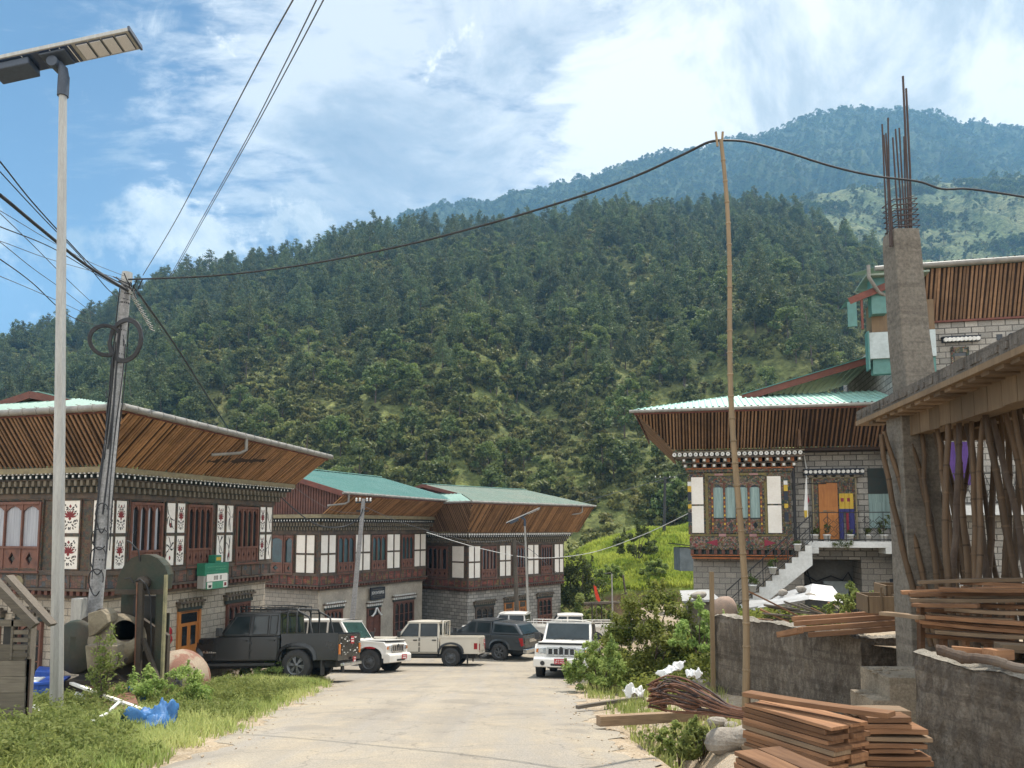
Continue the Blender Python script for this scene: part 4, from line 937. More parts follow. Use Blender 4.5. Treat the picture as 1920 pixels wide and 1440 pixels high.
house2=rabsel_house(dict(label='middle house with bright teal roof, plain white panels and a black shop sign',A=H2A,B=H2B,W=9.0,zg=-6.35,pb=-2.15,pt=-.34,ct=.66,joist=-2.98,
  brick=m_brick_grey,street_plaster=m_plaster,cf=.5,dent=.19,ov=1.6,on=.25,of=1.2,ev=1.66,tilt=-.012,hip=False,pitch=.26,roof=m_roof_teal,ridge=m_roof_mint,glass=m_glass_teal,whitelintel=True,
  street=[('P',.03,.50,0,0),('P',.60,1.05,0,0),('W',1.17,2.43,3,None),('P',2.53,3.05,0,0),('P',3.14,3.65,0,0),('W',3.76,4.96,3,None),('P',5.07,5.58,0,0),('P',5.68,6.15,0,0),('W',6.28,7.38,3,None),('P',7.5,8.0,0,0),('P',8.08,8.56,0,0)],
  side=[('P',.33,.83,0,0),('P',.93,1.5,0,0),('W',1.7,2.3,1,None),('W',2.36,3.4,1,None),('P',3.6,4.2,0,0)],spouts=[.05],
  ground=[('W',TS,.55,1.75,-5.6,-3.95,4),('D',TS,3.72,4.62,-6.3,-4.15,'wood',m_timber_red,m_timber_red),('W',TS,5.85,7.62,-5.95,-3.98,4)]))
house3=rabsel_house(dict(label='far house with weathered green roof and wide golden slatted eaves beside the grassy bank',A=H3A,B=H3B,W=9.0,zg=-6.5,pb=-2.84,pt=-1.04,ct=-.27,joist=-3.62,
  brick=m_brick_pale,cf=.5,dent=.2,dots=True,top=m_block_tan,ov=1.6,on=1.3,of=1.25,ev=1.45,hip=True,hipx=.9,gov=.4,pitch=.20,pitch2=.30,roof=m_roof_pale,roof2=m_roof_mint_worn,ridge=m_roof_mint,
  street=[('P',.05,.46,0,0),('P',.53,.96,0,0),('W',1.07,2.3,4,(m_curtain_b,.6)),('P',2.64,3.1,0,0),('P',3.18,3.6,0,0),('W',3.85,5.05,4,None),('P',5.2,5.7,0,0),('P',5.8,6.2,0,0),('W',6.42,7.5,4,None),('P',7.82,8.26,0,0),('P',8.34,8.7,0,0)],
  side=[('P',.28,1.24,0,0),('W',1.62,3.35,4,(m_curtain_b,.6)),('P',3.6,4.4,0,0)],spouts=[8.6],
  ground=[('W',TS,.72,2.22,-5.9,-4.5,3,m_timber_dark),('D',TS,3.25,3.9,-6.45,-4.45,'wood'),('D',TS,4.52,5.12,-6.45,-4.42,'wood'),('W',TS,6.27,7.6,-5.85,-4.4,3)]))
# ------------------------------------------------------------------ the house on the right with the carved bay
def frame_root(name,label,cat,P,u,zg,group=None):
    return thing(name,label,cat,(P[0],P[1],zg),math.atan2(u[1],u[0]),group)
H4A=at(1292,895,28); zg4=-3.25; U4=(.974,-.225)
h4=frame_root('house','house on the right with a brightly carved bay, slatted eaves and mint roof','house',H4A,U4,zg4,'timber fronted houses along the street')
o4=(0,0,-zg4); B4=lambda mb,name,mats,bev=0: mb.build(name,mats,h4,o4,bev)
# masonry: upper wall is set back .5 from the bay front, ground floor under the bay and a recessed porch
w=MB(); w.box(.08,9.6,.5,9,-1.1,2.86); B4(w,'upper_wall',[m_brick_pale])
w=MB(); w.box(.10,3.9,.42,9,zg4-1.2,-1.1); w.box(5.8,9.6,.42,9,zg4-1.2,-1.1); B4(w,'ground_floor_wall',[m_brick_grey])
w=MB(); w.box(3.9,5.8,1.9,2.1,zg4-1.2,-1.1); B4(w,'porch_back_wall',[m_plaster_grey])
# the timber bay
b=MB(); b.box(0,3.5,0,.5,-.78,2.02); B4(b,'bay_wall',[m_gaudy])
b=MB(); b.box(-.03,3.53,-.05,.5,-.70,-.30,0); b.box(.6,2.9,-.07,-.05,-.62,-.42,1); b.prism([(.55,-.52),(.95,-.40),(.95,-.64)],.05,.075,2,TS); b.prism([(2.95,-.52),(2.55,-.40),(2.55,-.64)],.05,.075,2,TS); B4(b,'bay_apron',[m_gaudy_red,m_gaudy_red,m_maroon])
b=MB(); b.box(0.05,3.5,-.02,.5,-1.10,-1.03,3); b.box(.05,3.45,.0,.5,-1.03,-.78,1)
dentils(b,TS,.0,3.5,-.93,.17,-.02,.10,.27,.42,0,0); dentils(b,TS,.05,3.5,-.93,.17,-.02,.06,.27,.3,.55,4); b.box(-.06,3.55,-.12,.4,-.76,-.71,2); b.box(.0,3.5,-.09,.4,-.985,-.945,3); B4(b,'bay_joists',[m_timber_red,m_block_green,m_gaudy,m_orange_p,m_block_green])
# panels with coloured rolls beside them
for (a0,a1) in ((.03,.49),(2.7,3.16)):
    for (z0,z1) in ((-.17,.80),(.86,1.84)): B4(MB().box(a0,a1,-.035,0,z0,z1),'white_panel',[m_white_panel])
    r=MB(); r.box(a0-.02,a1+.02,-.025,0,.80,.86); B4(r,'panel_rail',[m_gaudy])
for a in (-.06,3.26):
    r=MB(); zz=1.9; 
    for h,mi in ((.22,0),(.16,1),(.22,2),(.32,3),(.12,0),(.16,2),(.14,0),(.35,3),(.45,4)): r.box(a,a+.13,-.05,.05,zz-h+.01,zz,mi); zz-=h
    B4(r,'painted_pilaster',[m_gaudy,m_white_dot,m_yellow,m_blue_dark,m_gaudy])
# bay window: four lights between red beaded posts
fr=MB(); a0,a1,z0,z1=.80,2.48,-.14,1.62; n=4; lw=(a1-a0)/n
fr.box(.66,.78,-.03,0,-.2,1.85,1); fr.box(2.50,2.60,-.03,0,-.2,1.85,1); fr.box(.56,.66,-.05,0,-.2,1.95,6); fr.box(2.60,2.69,-.05,0,-.2,1.95,6); fr.box(.56,2.69,-.06,0,1.88,1.97,6); fr.box(.9,1.2,-.07,0,1.89,1.96,7); fr.box(2.1,2.4,-.07,0,1.89,1.96,7); fr.box(1.0,1.25,-.06,0,-.3,-.2,7); fr.box(2.05,2.3,-.06,0,-.3,-.2,7); fr.box(.0,3.5,-.04,0,-.28,-.22,6); fr.box(.58,2.68,-.05,0,1.62,1.86,1); fr.box(.78,2.5,-.07,0,-.18,-.1,1)
for i in range(n+1):
    x=a0+i*lw; fr.box(x-.035,x+.035,-.075,0,z0,z1,2)
    for k in range(9): zz=z0+.1+k*.155; fr.box(x-.028,x+.028,-.085,-.075,zz,zz+.07,3 if k%2 else 0)
    if i<n:
        l=x+.035; wd=lw-.07
        fr.prism([(l,z1),(l+wd,z1)]+[(l+xx,z1-.24+zz) for xx,zz in arch(wd,.18)],.02,.05,4,TS)
        c=l+wd/2; g_=.085; mz=.10; hh=wd/2
        for s in (-1,1): fr.prism([(c+s*hh,z0),(c,z0),(c,mz-.13),(c+s*g_,mz),(c,mz+.13),(c,.34),(c+s*hh,.34)],.02,.05,4,TS)
fr.box(a0,a1,-.06,-.01,.32,.37,5)
bw=B4(fr,'bay_window',[m_orange_p,m_gaudy,m_timber_red,m_yellow,m_gaudy_red,m_block_green,plain('olive_gold_paint',(.19,.15,.05),(.10,.085,.04),14,.7),plain('dusty_pink_paint',(.36,.20,.19),(.26,.14,.13),9,.7)])
MB().box(a0,a1,-.012,.0,z0,z1).build('pane',[m_glass],bw)
cu=MB()
for i in range(n):
    l=a0+i*lw+.04; k=7
    for s in range(k): x0=l+(lw-.08)*s/k; x1=l+(lw-.08)*(s+1)/k; e=.004*(s%2); cu.add([(x0,-.016-e,.35),(x1,-.02+e,.35),(x1,-.02+e,1.46),(x0,-.016-e,1.46)],[(0,1,2,3)])
cu.build('curtain',[m_curtain_g],bw)
# cornice above the bay with its row of white discs
c=MB(); c.box(-.08,3.58,-.08,.5,2.02,2.12,4); c.box(-.12,3.62,-.11,.5,2.12,2.17,3); dentils(c,TS,-.2,3.72,2.18,.13,.0,.22,.34,.42,0,1); dentils(c,TS,-.05,3.7,2.18,.13,.0,.15,.34,.5,.5,3); c.box(-.25,3.75,-.24,.5,2.31,2.35,2)
dentils(c,TS,-.35,3.85,2.36,.14,.0,.36,.36,.36,.3,1); dentils(c,TS,-.1,3.8,2.36,.14,.0,.28,.36,.6,.7,3); c.box(-.45,3.92,-.42,.5,2.50,2.55,2)
for a in np.arange(-.2,3.75,.34): c.box(a+.03,a+.11,-.228,-.22,2.205,2.285,6); 
for a in np.arange(-.24,3.85,.36): c.box(a+.03,a+.10,-.368,-.36,2.40,2.47,6)
for i in range(24): a=-.50+i*.187; c.prism([(a+.072*math.cos(t),2.635+.072*math.sin(t)) for t in np.linspace(0,6.28,13)[:-1]],.30,.47,6,TS); c.prism([(a+.02*math.cos(t),2.635+.02*math.sin(t)) for t in np.linspace(0,6.28,7)[:-1]],.47,.476,2,TS)
c.box(-.55,3.95,-.42,.5,2.55,2.575,2); c.box(-.55,3.95,-.40,.5,2.70,2.76,1)
B4(c,'bay_cornice',[m_block_green,m_block_tan,m_timber_dark,m_orange_p,m_gaudy,m_timber_red,m_white_dot])
# slatted soffit, golden over the bay and duller to the right
sl=MB(); q=random.Random(9); x=-1.72
zi,ze=2.80,4.02
def so(x): 
    xi=max(x,-.30); return Vector((x if x>-.3 else -.3+(x+.3)*.0,-.36,zi)),Vector((x,-1.62,ze))
sl.add([(-.55,-.33,zi+.04),(10.2,-.33,zi+.04),(10.2,-1.62,ze+.05),(-1.75,-1.62,ze+.05)],[(0,1,2,3)],2)
while x<10:
    t0=max(0,(-x-.5)/1.25) if x<-.5 else 0
    a=Vector((x,-.36,zi)).lerp(Vector((x,-1.62,ze)),t0)
    if t0<.95: sl.beam(a,(x+q.uniform(-.01,.01),-1.62,ze),.058,.035,0 if x<3.72 else 1)
    x+=.112*q.uniform(.88,1.14) if x<3.72 else .125*q.uniform(.85,1.3)
y=-1.55
while y<6:
    t0=max(0,(-y-.36)/1.26); a=Vector((-.55,y,zi)).lerp(Vector((-1.75,y,ze)),t0)
    if t0<.95: sl.beam(a,(-1.75,y,ze),.06,.035,0)
    y+=.11
sl.add([(-.55,-.36,zi+.03),(-.55,6,zi+.03),(-1.75,6,ze+.05),(-1.75,-1.62,ze+.05)],[(0,1,2,3)],2)
sl.box(-.4,10,-.34,.5,2.70,2.80,2); sl.box(3.68,3.76,-1.0,-.36,2.8,3.4,1)
B4(sl,'slatted_soffit',[m_soffit_h4,woodm('brown_bamboo_slat',(.17,.095,.05),(.11,.06,.034),(.07,.042,.025),(1,1,1),9,.7,rand=.35),m_backing])
# roof: mint sheet hipped at the left end with a raised gable roof above it
rf=MB(); tan4=.27; cs4=math.sqrt(1+tan4**2); e4=4.14
upf=lambda a,s,h:(a,-1.68+s/cs4,e4+s/cs4*tan4+h)
sheet(rf,upf,-1.85,10.6,lambda a:max(.05,min((a+1.9)*cs4*.95,3.55)),.21,.035)
sheet(rf,lambda a,s,h:(-1.85+s/cs4,a,e4+s/cs4*tan4+h),-1.68,9,lambda a:max(.05,min((a+1.7)*cs4,3.4*cs4)),.21,.035)
ro=B4(rf,'roof',[m_roof_mint])
r2=MB(); sheet(r2,lambda a,s,h:(a,1.0+s,4.98+(a-2.2)*.275+h),2.0,10.6,lambda a:6.,.3); B4(r2,'raised_roof',[m_roof_mint])
f=MB(); f.beam((2.0,1.0,4.86),(10.6,1.0,4.86+8.6*.275),.05,.26); f.beam((2.0,.98,4.99),(10.6,.98,4.99+8.6*.275),.09,.03,1); f.beam((-1.85,-1.62,e4-.09),(10.6,-1.62,e4-.09),.04,.15); f.beam((-1.8,-1.62,e4-.09),(-1.8,8,e4-.09),.04,.15); B4(f,'fascia_board',[m_fascia,m_roof_teal])
gt=MB(); gt.tube([(-2.0,-1.76,e4-.07),(10.6,-1.76,e4-.07)],.058,10)
for i in range(13): x=-1.6+i; gt.tube([(x-.02,-1.76,e4-.07),(x+.02,-1.76,e4-.07)],.07,8)
B4(gt,'gutter',[m_gutter])
dp=MB(); dp.tube([(3.62,-.2,2.66),(3.66,-.15,2.4),(3.6,-.05,2.1),(3.60,-.05,-.6),(3.62,-.05,-1.1)],.05,8); dp.tube([(3.6,-.05,1.5),(4.0,.35,1.58),(4.75,.42,1.58)],.018,6); B4(dp,'drain_pipe',[m_black_cable])
wp=MB(); wp.tube([(4.02,.44,2.8),(4.08,.44,2.3),(4.15,.44,1.75)],.025,8); B4(wp,'conduit',[m_white_pipe])
# door with its carved surround and lintel of discs
d=MB(); d.box(4.30,4.46,.40,.5,-.42,1.72,0); d.box(5.58,5.70,.40,.5,-.42,1.72,0); d.box(4.30,5.70,.40,.5,1.62,1.76,0); d.box(4.26,4.31,.37,.5,-.42,1.78,1); d.box(5.69,5.74,.37,.5,-.42,1.78,1); d.box(4.26,5.74,.37,.5,1.76,1.80,1)
dd=B4(d,'door',[m_gaudy,m_cornice_top])
lf=MB(); lf.box(4.56,5.12,.42,.46,-.42,1.60,0)
for (z0,z1) in ((.75,1.42),(-.3,.45)): lf.box(4.64,5.04,.405,.42,z0,z1,0); lf.box(4.70,4.98,.397,.405,z0+.07,z1-.07,0)
lf.box(4.48,4.56,.405,.46,-.42,1.62,0); lf.build('door_leaf',[m_door_wood],dd,bevel=.008)
hb=MB(); hb.box(4.62,4.72,.38,.42,.58,.63); hb.box(4.62,5.04,.395,.405,.60,.615); hb.build('handle',[m_cornice_top],dd)
l=MB(); 
for i in range(13): a=4.06+i*.155; l.prism([(a+.062*math.cos(t),1.99+.062*math.sin(t)) for t in np.linspace(0,6.28,13)[:-1]],-.45,-.2,0,TS)
l.box(4.0,6.0,.22,.5,2.065,2.1,1); l.box(4.0,6.0,.25,.5,1.88,1.92,1); dentils(l,TS,4.15,5.9,1.79,.09,-.5,-.3,.3,.55,0,2); l.box(4.02,6.0,.30,.5,1.92,2.065,1); B4(l,'door_lintel',[m_white_dot,m_blue_dark,m_block_tan])
# shuttered opening to the right of the door
s=MB(); 
for i in range(7): s.box(6.14,6.86,.44+.015*(i%2),.5,.0+i*.3,.30+i*.3,0 if i<4 else 1)
B4(s,'shuttered_opening',[m_curtain_g,m_block_green])
# banner of striped cloth hanging in the doorway (hangs, so a thing of its own)
M4=h4.matrix_basis@Matrix.Translation(o4)
ban=thing('door_curtain','striped yellow, red and navy cloth hanging beside the orange door','curtain',mat=M4@Matrix.Translation((5.38,.36,0)))
def folds(mb,a0,a1,z0,z1,mi,amp=.025,n=9):
    for i in range(n):
        x0=a0+(a1-a0)*i/n; x1=a0+(a1-a0)*(i+1)/n; y0=amp*math.sin(i*1.9); y1=amp*math.sin((i+1)*1.9); mb.add([(x0,y0,z0),(x1,y1,z0),(x1,y1,z1),(x0,y0,z1)],[(0,1,2,3)],mi,True)
m_=MB(); folds(m_,-.22,.2,1.22,1.62,0); m_.build('striped_valance',[m_gaudy],ban)
m_=MB(); folds(m_,-.23,.23,.68,1.22,0); folds(m_,-.235,.235,.93,1.06,1,.027); m_.build('yellow_band',[m_yellow,m_maroon],ban)
m_=MB(); folds(m_,-.25,.25,.55,.68,0); folds(m_,-.25,-.10,-.38,.55,0,.02,4); folds(m_,-.02,.06,-.15,.55,1,.02,3); folds(m_,.08,.26,-.2,.55,0,.02,4); m_.build('navy_band',[m_navy,m_maroon],ban)
pf=thing('prayer_flag','narrow white flag with a yellow foot hanging on the brick wall left of the door','flag',mat=M4@Matrix.Translation((4.02,-.1,0)))
m_=MB(); m_.tube([(0,.02,.3),(0,.02,1.85)],.012,6); m_.build('flag_pole',[m_white_pipe],pf)
m_=MB(); m_.add([(-.12,0,.62),(.02,.02,.62),(.02,.02,1.75),(-.02,0,1.75)],[(0,1,2,3)]); m_.add([(.02,.02,.85),(.08,.03,.95),(.02,.02,1.2)],[(0,1,2)],1); m_.add([(-.10,0,.36),(.03,.02,.42),(.02,.02,.62),(-.12,0,.62)],[(0,1,2,3)],2); m_.build('cloth',[m_white_bag,m_maroon,m_yellow],pf)
# balcony, stair and railing
bl=MB(); bl.box(3.92,7.05,-.75,.5,-.66,-.45); bl.box(3.92,4.25,-.75,.3,-.86,-.66); bl.box(6.35,6.75,-.75,.3,-.86,-.66); B4(bl,'balcony_slab',[m_white_paint],.01)
st=MB(); n=13; xa,za=3.92,-.47; xb,zb=1.15,-3.05
for i in range(n):
    x1=xa+(xb-xa)*i/n; x0=xa+(xb-xa)*(i+1)/n; z1=za+(zb-za)*(i+.5)/n; st.box(x0,x1,-1.45,-.75,z1-.2,z1,1)
st.prism([(xa,za),(xa,za-.75),(xb+.25,zb-.25),(xb,zb)]+[p for i in range(n-1,-1,-1) for p in ((xa+(xb-xa)*(i+1)/n,za+(zb-za)*(i+.5)/n),(xa+(xb-xa)*i/n,za+(zb-za)*(i+.5)/n))][0:],1.45,1.52,0,TS)
B4(st,'outside_stair',[m_white_paint,m_step])
rl=MB()
def rail(p,qv,h,n,post=.02):
    p,qv=Vector(p),Vector(qv)
    for i in range(n+1): c=p.lerp(qv,i/n); rl.tube([c,c+Vector((0,0,h))],post if i in (0,n) else .012,6)
    for k in (.06,h): rl.tube([p+Vector((0,0,k)),qv+Vector((0,0,k))],.018,6)
rail((3.98,-.72,-.45),(6.9,-.72,-.45),.98,5)
for cx in (4.75,6.0):
    for (dx,dz) in ((0,0),(-.2,-.16),(.2,-.16),(.0,-.3),(-.2,.14),(.2,.14)):
        c=Vector((cx+dx,-.72,.12+dz)); k=.13
        for a,b in (((-k,0),(0,k)),((0,k),(k,0)),((k,0),(0,-k)),((0,-k),(-k,0))): rl.tube([c+Vector((a[0],0,a[1])),c+Vector((b[0],0,b[1]))],.009,4,caps=False)
B4(rl,'balcony_railing',[m_dark_metal])
rl=MB(); p,qv=Vector((3.95,-1.48,-.47)),Vector((1.15,-1.48,-3.05))
for h in (.12,.55,.92): rl.tube([p+Vector((0,0,h)),qv+Vector((0,0,h))],.016 if h<.9 else .022,6)
for i in range(8): c=p.lerp(qv,i/7); rl.tube([c,c+Vector((0,0,.92))],.016,6)
for i in range(7):   # key pattern in the panels
    c=p.lerp(qv,(i+.5)/7)+Vector((0,0,.32)); s_=(qv-p)/7*.3; v_=Vector((0,0,.13)); L_=[c-s_-v_,c+s_-v_,c+s_+v_,c-s_+v_,c-s_,c+s_*.4]; rl.tube(L_,.009,4,caps=False)
B4(rl,'stair_railing',[m_dark_metal])
mb=MB(); mb.box(4.75,5.6,1.75,1.9,-2.45,-1.95,0); mb.box(4.1,4.75,1.70,1.9,-2.35,-2.05,1); B4(mb,'meter_boxes',[m_panel_blue,m_dark_metal])
mb=MB(); mb.tube([(4.0,1.2,-1.0),(4.1,1.6,-1.7),(4.5,1.7,-1.95),(5.0,1.7,-1.75),(5.4,1.7,-1.9),(5.6,1.7,-1.6),(5.75,1.7,-1.95),(5.7,1.7,-2.3)],.028,6); mb.tube([(4.0,1.2,-1.05),(4.3,1.7,-2.0),(4.9,1.72,-2.1),(5.1,1.72,-2.2)],.028,6); B4(mb,'loose_cables',[m_black_cable])
mb=MB(); mb.box(6.7,7.9,.38,.42,-2.55,-1.75,0); mb.box(6.78,7.8,.36,.38,-2.45,-1.85,1); B4(mb,'blue_framed_window',[m_blue_dark,m_curtain_b])
# potted plants on the balcony and stair
def pot(p,sp,h,seed,label,leaf=m_leaf_broad,white=True):
    t_=thing('potted_plant',label,'potted plant',mat=M4@Matrix.Translation(p),group='potted plants on the balcony and stair')
    m_=MB(); m_.lathe([(0,0),(.085,0),(.12,.20),(.135,.20),(.135,.235),(.105,.235),(.10,.19),(0,.19)],n=14); m_.build('pot',[m_white_bag],t_)
    q=random.Random(seed); C=[(q.uniform(-.1,.1)*sp,q.uniform(-.1,.1)*sp,.22+q.uniform(.05,h)) for _ in range(7)]
    V,F,T=leafquads(C,[.09*sp]*7,130,.045*sp,seed,asp=.35,shell=.2); mesh_np('foliage',V,F,leaf,t_,col=T)
for i,(x,sp,h,lb) in enumerate([(4.15,1.2,.22,'bushy dark potted plant at the stair head behind the railing'),(4.55,1.0,.42,'upright potted plant in a white pot before the left jamb of the orange door'),(5.28,.7,.16,'small white pot of flowers below the striped door cloth'),(5.85,1.1,.2,'low white pot right of the doorway cloth'),(6.35,1.4,.6,'tall spiky potted plant before the shuttered opening'),(6.8,1.3,.2,'dark potted plant at the right end of the balcony')]):
    pot((x,-.60,-.45),sp,h,60+i,lb)
pot((3.45,-1.62,-.75),.8,.05,70,'near empty white pot at the top of the outside stair'); pot((2.65,-1.62,-1.52),1.1,.25,71,'white potted plant halfway up the outside stair'); pot((2.0,-1.62,-2.12),1.2,.3,72,'white potted plant low on the outside stair')
hp=MB(); V,F,T=leafquads([(0,0,-.1),(.15,0,-.15),(-.2,0,-.12),(.3,0,-.1)],[.16]*4,260,.05,80,asp=.2,shell=.2)
o=mesh_np('trailing_plant',V,F,m_leaf_broad,col=T); o.matrix_world=M4@Matrix.Translation((4.95,-.82,-.42)); tag(o,'grassy plant spilling over the balcony edge under the orange door','plant')

# ------------------------------------------------------------------ taller pale block house behind the building site
H5A=at(1612,600,25.6); zg5=-3.2; ang5=math.atan2(-.225,.974)
h5=thing('house','tall pale block house with a slatted top storey behind the building site','house',(H5A[0],H5A[1],zg5),ang5,'timber fronted houses along the street')
def P5(px,py,d=0):   # point on the front plane in local x,z
    n=Vector((-.225,-.974,0)); u=Vector((.974,-.225,0)); A=Vector((H5A[0],H5A[1],0))+n*d; r=ray(px,py); k=A.dot(n)/r.dot(n); p=r*k-A; return p.dot(u),r.z*k
o5=(0,0,-zg5); B5=lambda mb,name,mats,bev=0: mb.build(name,mats,h5,o5,bev)
xw=P5(1738,600)[0]; zt=P5(1800,602)[1]; zb=P5(1800,500,.7)[1]; x2=P5(1920,600)[0]+3
w=MB(); w.box(xw-1.0,x2,0,9,zg5-1,zt); B5(w,'block_wall',[m_brick_pale])
s=MB(); q=random.Random(12); x=xw-1.2
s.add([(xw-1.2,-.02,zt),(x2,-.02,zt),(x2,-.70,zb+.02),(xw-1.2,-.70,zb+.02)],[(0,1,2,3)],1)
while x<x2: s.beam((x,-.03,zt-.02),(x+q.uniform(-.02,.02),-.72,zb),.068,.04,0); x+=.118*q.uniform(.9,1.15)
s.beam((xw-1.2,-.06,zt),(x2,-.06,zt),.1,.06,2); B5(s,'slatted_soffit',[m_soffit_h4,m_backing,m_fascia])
r=MB(); sheet(r,lambda a,s,h:(a,-.85+s*.97,zb+.16+s*.26+h),xw-1.6,x2,lambda a:6.,.2,.04); B5(r,'roof',[m_roof_pale])
f=MB(); f.beam((xw-1.6,-.80,zb+.09),(x2,-.80,zb+.09),.04,.16); B5(f,'fascia_board',[m_fascia])
g5=MB(); g5.tube([(xw-1.75,-.92,zb+.06),(x2,-.92,zb+.06)],.085,10); B5(g5,'gutter',[m_gutter])
for (px0,px1,py0,py1,lab) in ((1782,1818,652,700,0),(1895,1960,650,720,0)):
    (xa,z1),(xb,z0)=P5(px0,py0),P5(px1,py1); fr=MB(); fr.box(xa,xb,-.06,.0,z1-.18,z1,0); fr.box(xa,xa+.08,-.06,0,z0,z1,0); fr.box(xb-.08,xb,-.06,0,z0,z1,0); fr.box(xa+.08,xb-.08,-.03,-.005,z0,z1-.18,1)
    fr.prism([(xa+.1,z1-.3),(xb-.1,z1-.3)]+[(xa+.1+x,z1-.62+z) for x,z in arch(xb-xa-.2,.22)],.03,.05,2,TS)
    wn=B5(fr,'window',[m_gaudy,m_glass,m_block_tan]); l=MB(); c0=P5((px0+px1)/2-30,638)[0]; c1=P5((px0+px1)/2+30,638)[0]; n=9
    for i in range(n): a=c0+(c1-c0)*i/(n-1); zz=P5(1800,638)[1]; l.prism([(a+.07*math.cos(t),zz+.07*math.sin(t)) for t in np.linspace(0,6.28,11)[:-1]],.05,.22,0,TS)
    zz=P5(1800,638)[1]; l.box(c0-.1,c1+.1,-.2,0,zz+.08,zz+.11,1); l.box(c0-.08,c1+.08,-.14,0,zz-.07,zz+.08,1); l.build('window_lintel',[m_white_dot,m_blue_dark],wn)
(xa,z1),(xb,z0)=P5(1868,627),P5(1880,638); v=MB().box(xa,xb,-.01,.05,z0,z1); B5(v,'vent_hole',[m_glass])
# lower storeys glimpsed between the props: balcony, rail, curtain
bl=MB(); (xa,z1),(xb,_)=P5(1765,948,.9),P5(1960,948,.9); xa+=1; bl.box(xa-1,xb+2,-.9,0,z1-.3,z1); B5(bl,'balcony_slab',[m_white_paint])
rl=MB()
for k in (.08,1.0): rl.tube([(xa-1,-.85,z1+k),(xb+2,-.85,z1+k)],.02,6)
for i in range(26): 
    x=xa-1+i*.32; rl.tube([(x,-.85,z1+.08),(x+.32,-.85,z1+1.0)],.011,4); rl.tube([(x+.32,-.85,z1+.08),(x,-.85,z1+1.0)],.011,4)
B5(rl,'balcony_railing',[m_dark_metal])
pc=MB(); (xa,z1),(xb,z0)=P5(1772,830),P5(1820,910); n=8
for i in range(n): x0=xa+(xb-xa)*i/n; x1=xa+(xb-xa)*(i+1)/n; pc.add([(x0,-.1-.03*(i%2),z0),(x1,-.1-.03*((i+1)%2),z0),(x1,-.1-.03*((i+1)%2),z1),(x0,-.1-.03*(i%2),z1)],[(0,1,2,3)],0,True)
o=pc.build('door_curtain',[m_purple],None); o.matrix_world=h5.matrix_basis@Matrix.Translation(o5); tag(o,'purple cloth hanging in a doorway behind the bamboo props','curtain')
# side bay of that house with its little green canopy
sb=MB(); (xl,za),(xr,zb_)=P5(1622,632),P5(1672,672); sb.box(xl,xr+1.2,-.6,-.3,zb_-.1,za,0); sb.box(xl-.05,xl+.0,-.62,-.2,zb_-.45,za+.05,2); sb.box(xl+.1,xr+1.2,-.5,-.2,zb_-.6,zb_-.1,2); z9=P5(1650,575)[1]; sb.box(xl+.1,xr+1.2,-.55,.2,za,z9,1); B5(sb,'side_bay',[m_panel_blue,m_form,m_roof_teal])
cn=MB(); (xc,zc),(xd,zd)=P5(1592,565,1.),P5(1640,552,1.); cn.beam((xc,-1.0,zc),(xd+1.0,-1.0,zd+.5),.05,.22,0); cn.add([(xc-.05,-1.0,zc+.1),(xd+1.0,-1.0,zd+.62),(xd+1.0,.3,zd+.62),(xc-.05,.3,zc+.1)],[(0,1,2,3)],1); cn.box(xc-.06,xc+.22,-1.02,-.96,zc-.85,zc-.02,1); cn.box(xc+.35,xc+.42,-1.0,-.93,zc-.95,zc+.1,0); B5(cn,'green_canopy',[m_fascia,m_roof_teal])
up=MB(); (xu,zu)=P5(1640,525,1.0); up.box(xu-.1,xu+.35,-.9,-.4,zu-1.1,zu+.1,0); up.box(xu-.3,xu+1.6,-1.2,.5,zu+.1,zu+.16,1); B5(up,'upper_lean_to',[m_roof_teal,m_roof_pale])
dp=MB(); dp.tube([(xu-.25,-1.35,zb+.05),(xu-.25,-1.35,zb-.35),(xu+.1,-1.0,zb-.75),(xu+1.2,-.3,zb-1.2)],.06,8); B5(dp,'downpipe',[m_gutter])

# ------------------------------------------------------------------ building site: column, slab, props
site=thing('unfinished_building','raw concrete frame of an unfinished building held up by bamboo props','building',(6.6,12,-1.9))
os_=(-6.6,-12,1.9); BS=lambda mb,name,mats,bev=0: mb.build(name,mats,site,os_,bev)
S0=at(1606,782,13.2); S1=at(1920,648,7.6); zs=1.86
e0=Vector((S0.x,S0.y,0)); e1=Vector((S1.x,S1.y,0)); du=(e1-e0).normalized(); dn=Vector((-du.y,du.x,0)); dn=dn if dn.x>0 else -dn
def SP(a,d,z): p=e0+du*a+dn*d; return (p.x,p.y,z)
Ls=(e1-e0).length+3
sl=MB(); sl.box(0,Ls,0,8,zs-.02,zs+.15,0,SP); 
q=random.Random(4)
for i in range(40): a=i*.21+q.uniform(0,.1); sl.box(a,a+q.uniform(.06,.2),-.015*q.random()-.004,.02,zs+.02,zs+q.uniform(.06,.16),0,SP)
for i in range(60): a=q.uniform(0,Ls); sl.blob(Vector(SP(a,q.uniform(.05,1.2),zs+.15)),q.uniform(.03,.09),i,6,0,.3)
BS(sl,'floor_slab',[m_slab])
bm=MB(); bm.box(.35,Ls,.40,.75,zs-.42,zs-.10,0,SP); 
for i in range(22): a=.38+i*.36; bm.box(a,a+.345,.37,.40,zs-.44-.02*q.random(),zs-.10,0,SP)
bm.box(.0,Ls,-.02,.42,zs-.10,zs-.025,0,SP)
for i in range(24): a=.5+i*.34; bm.box(a,a+.2,.05,.46,zs-.145,zs-.10,1,SP)
bm.box(.3,.5,.4,7,zs-.42,zs-.1,0,SP)
for k in range(1,4): bm.box(.4,Ls,1.2*k+.4,1.2*k+.55,zs-.25,zs-.12,2,SP)
BS(bm,'formwork',[m_form,m_board_grey,m_form])
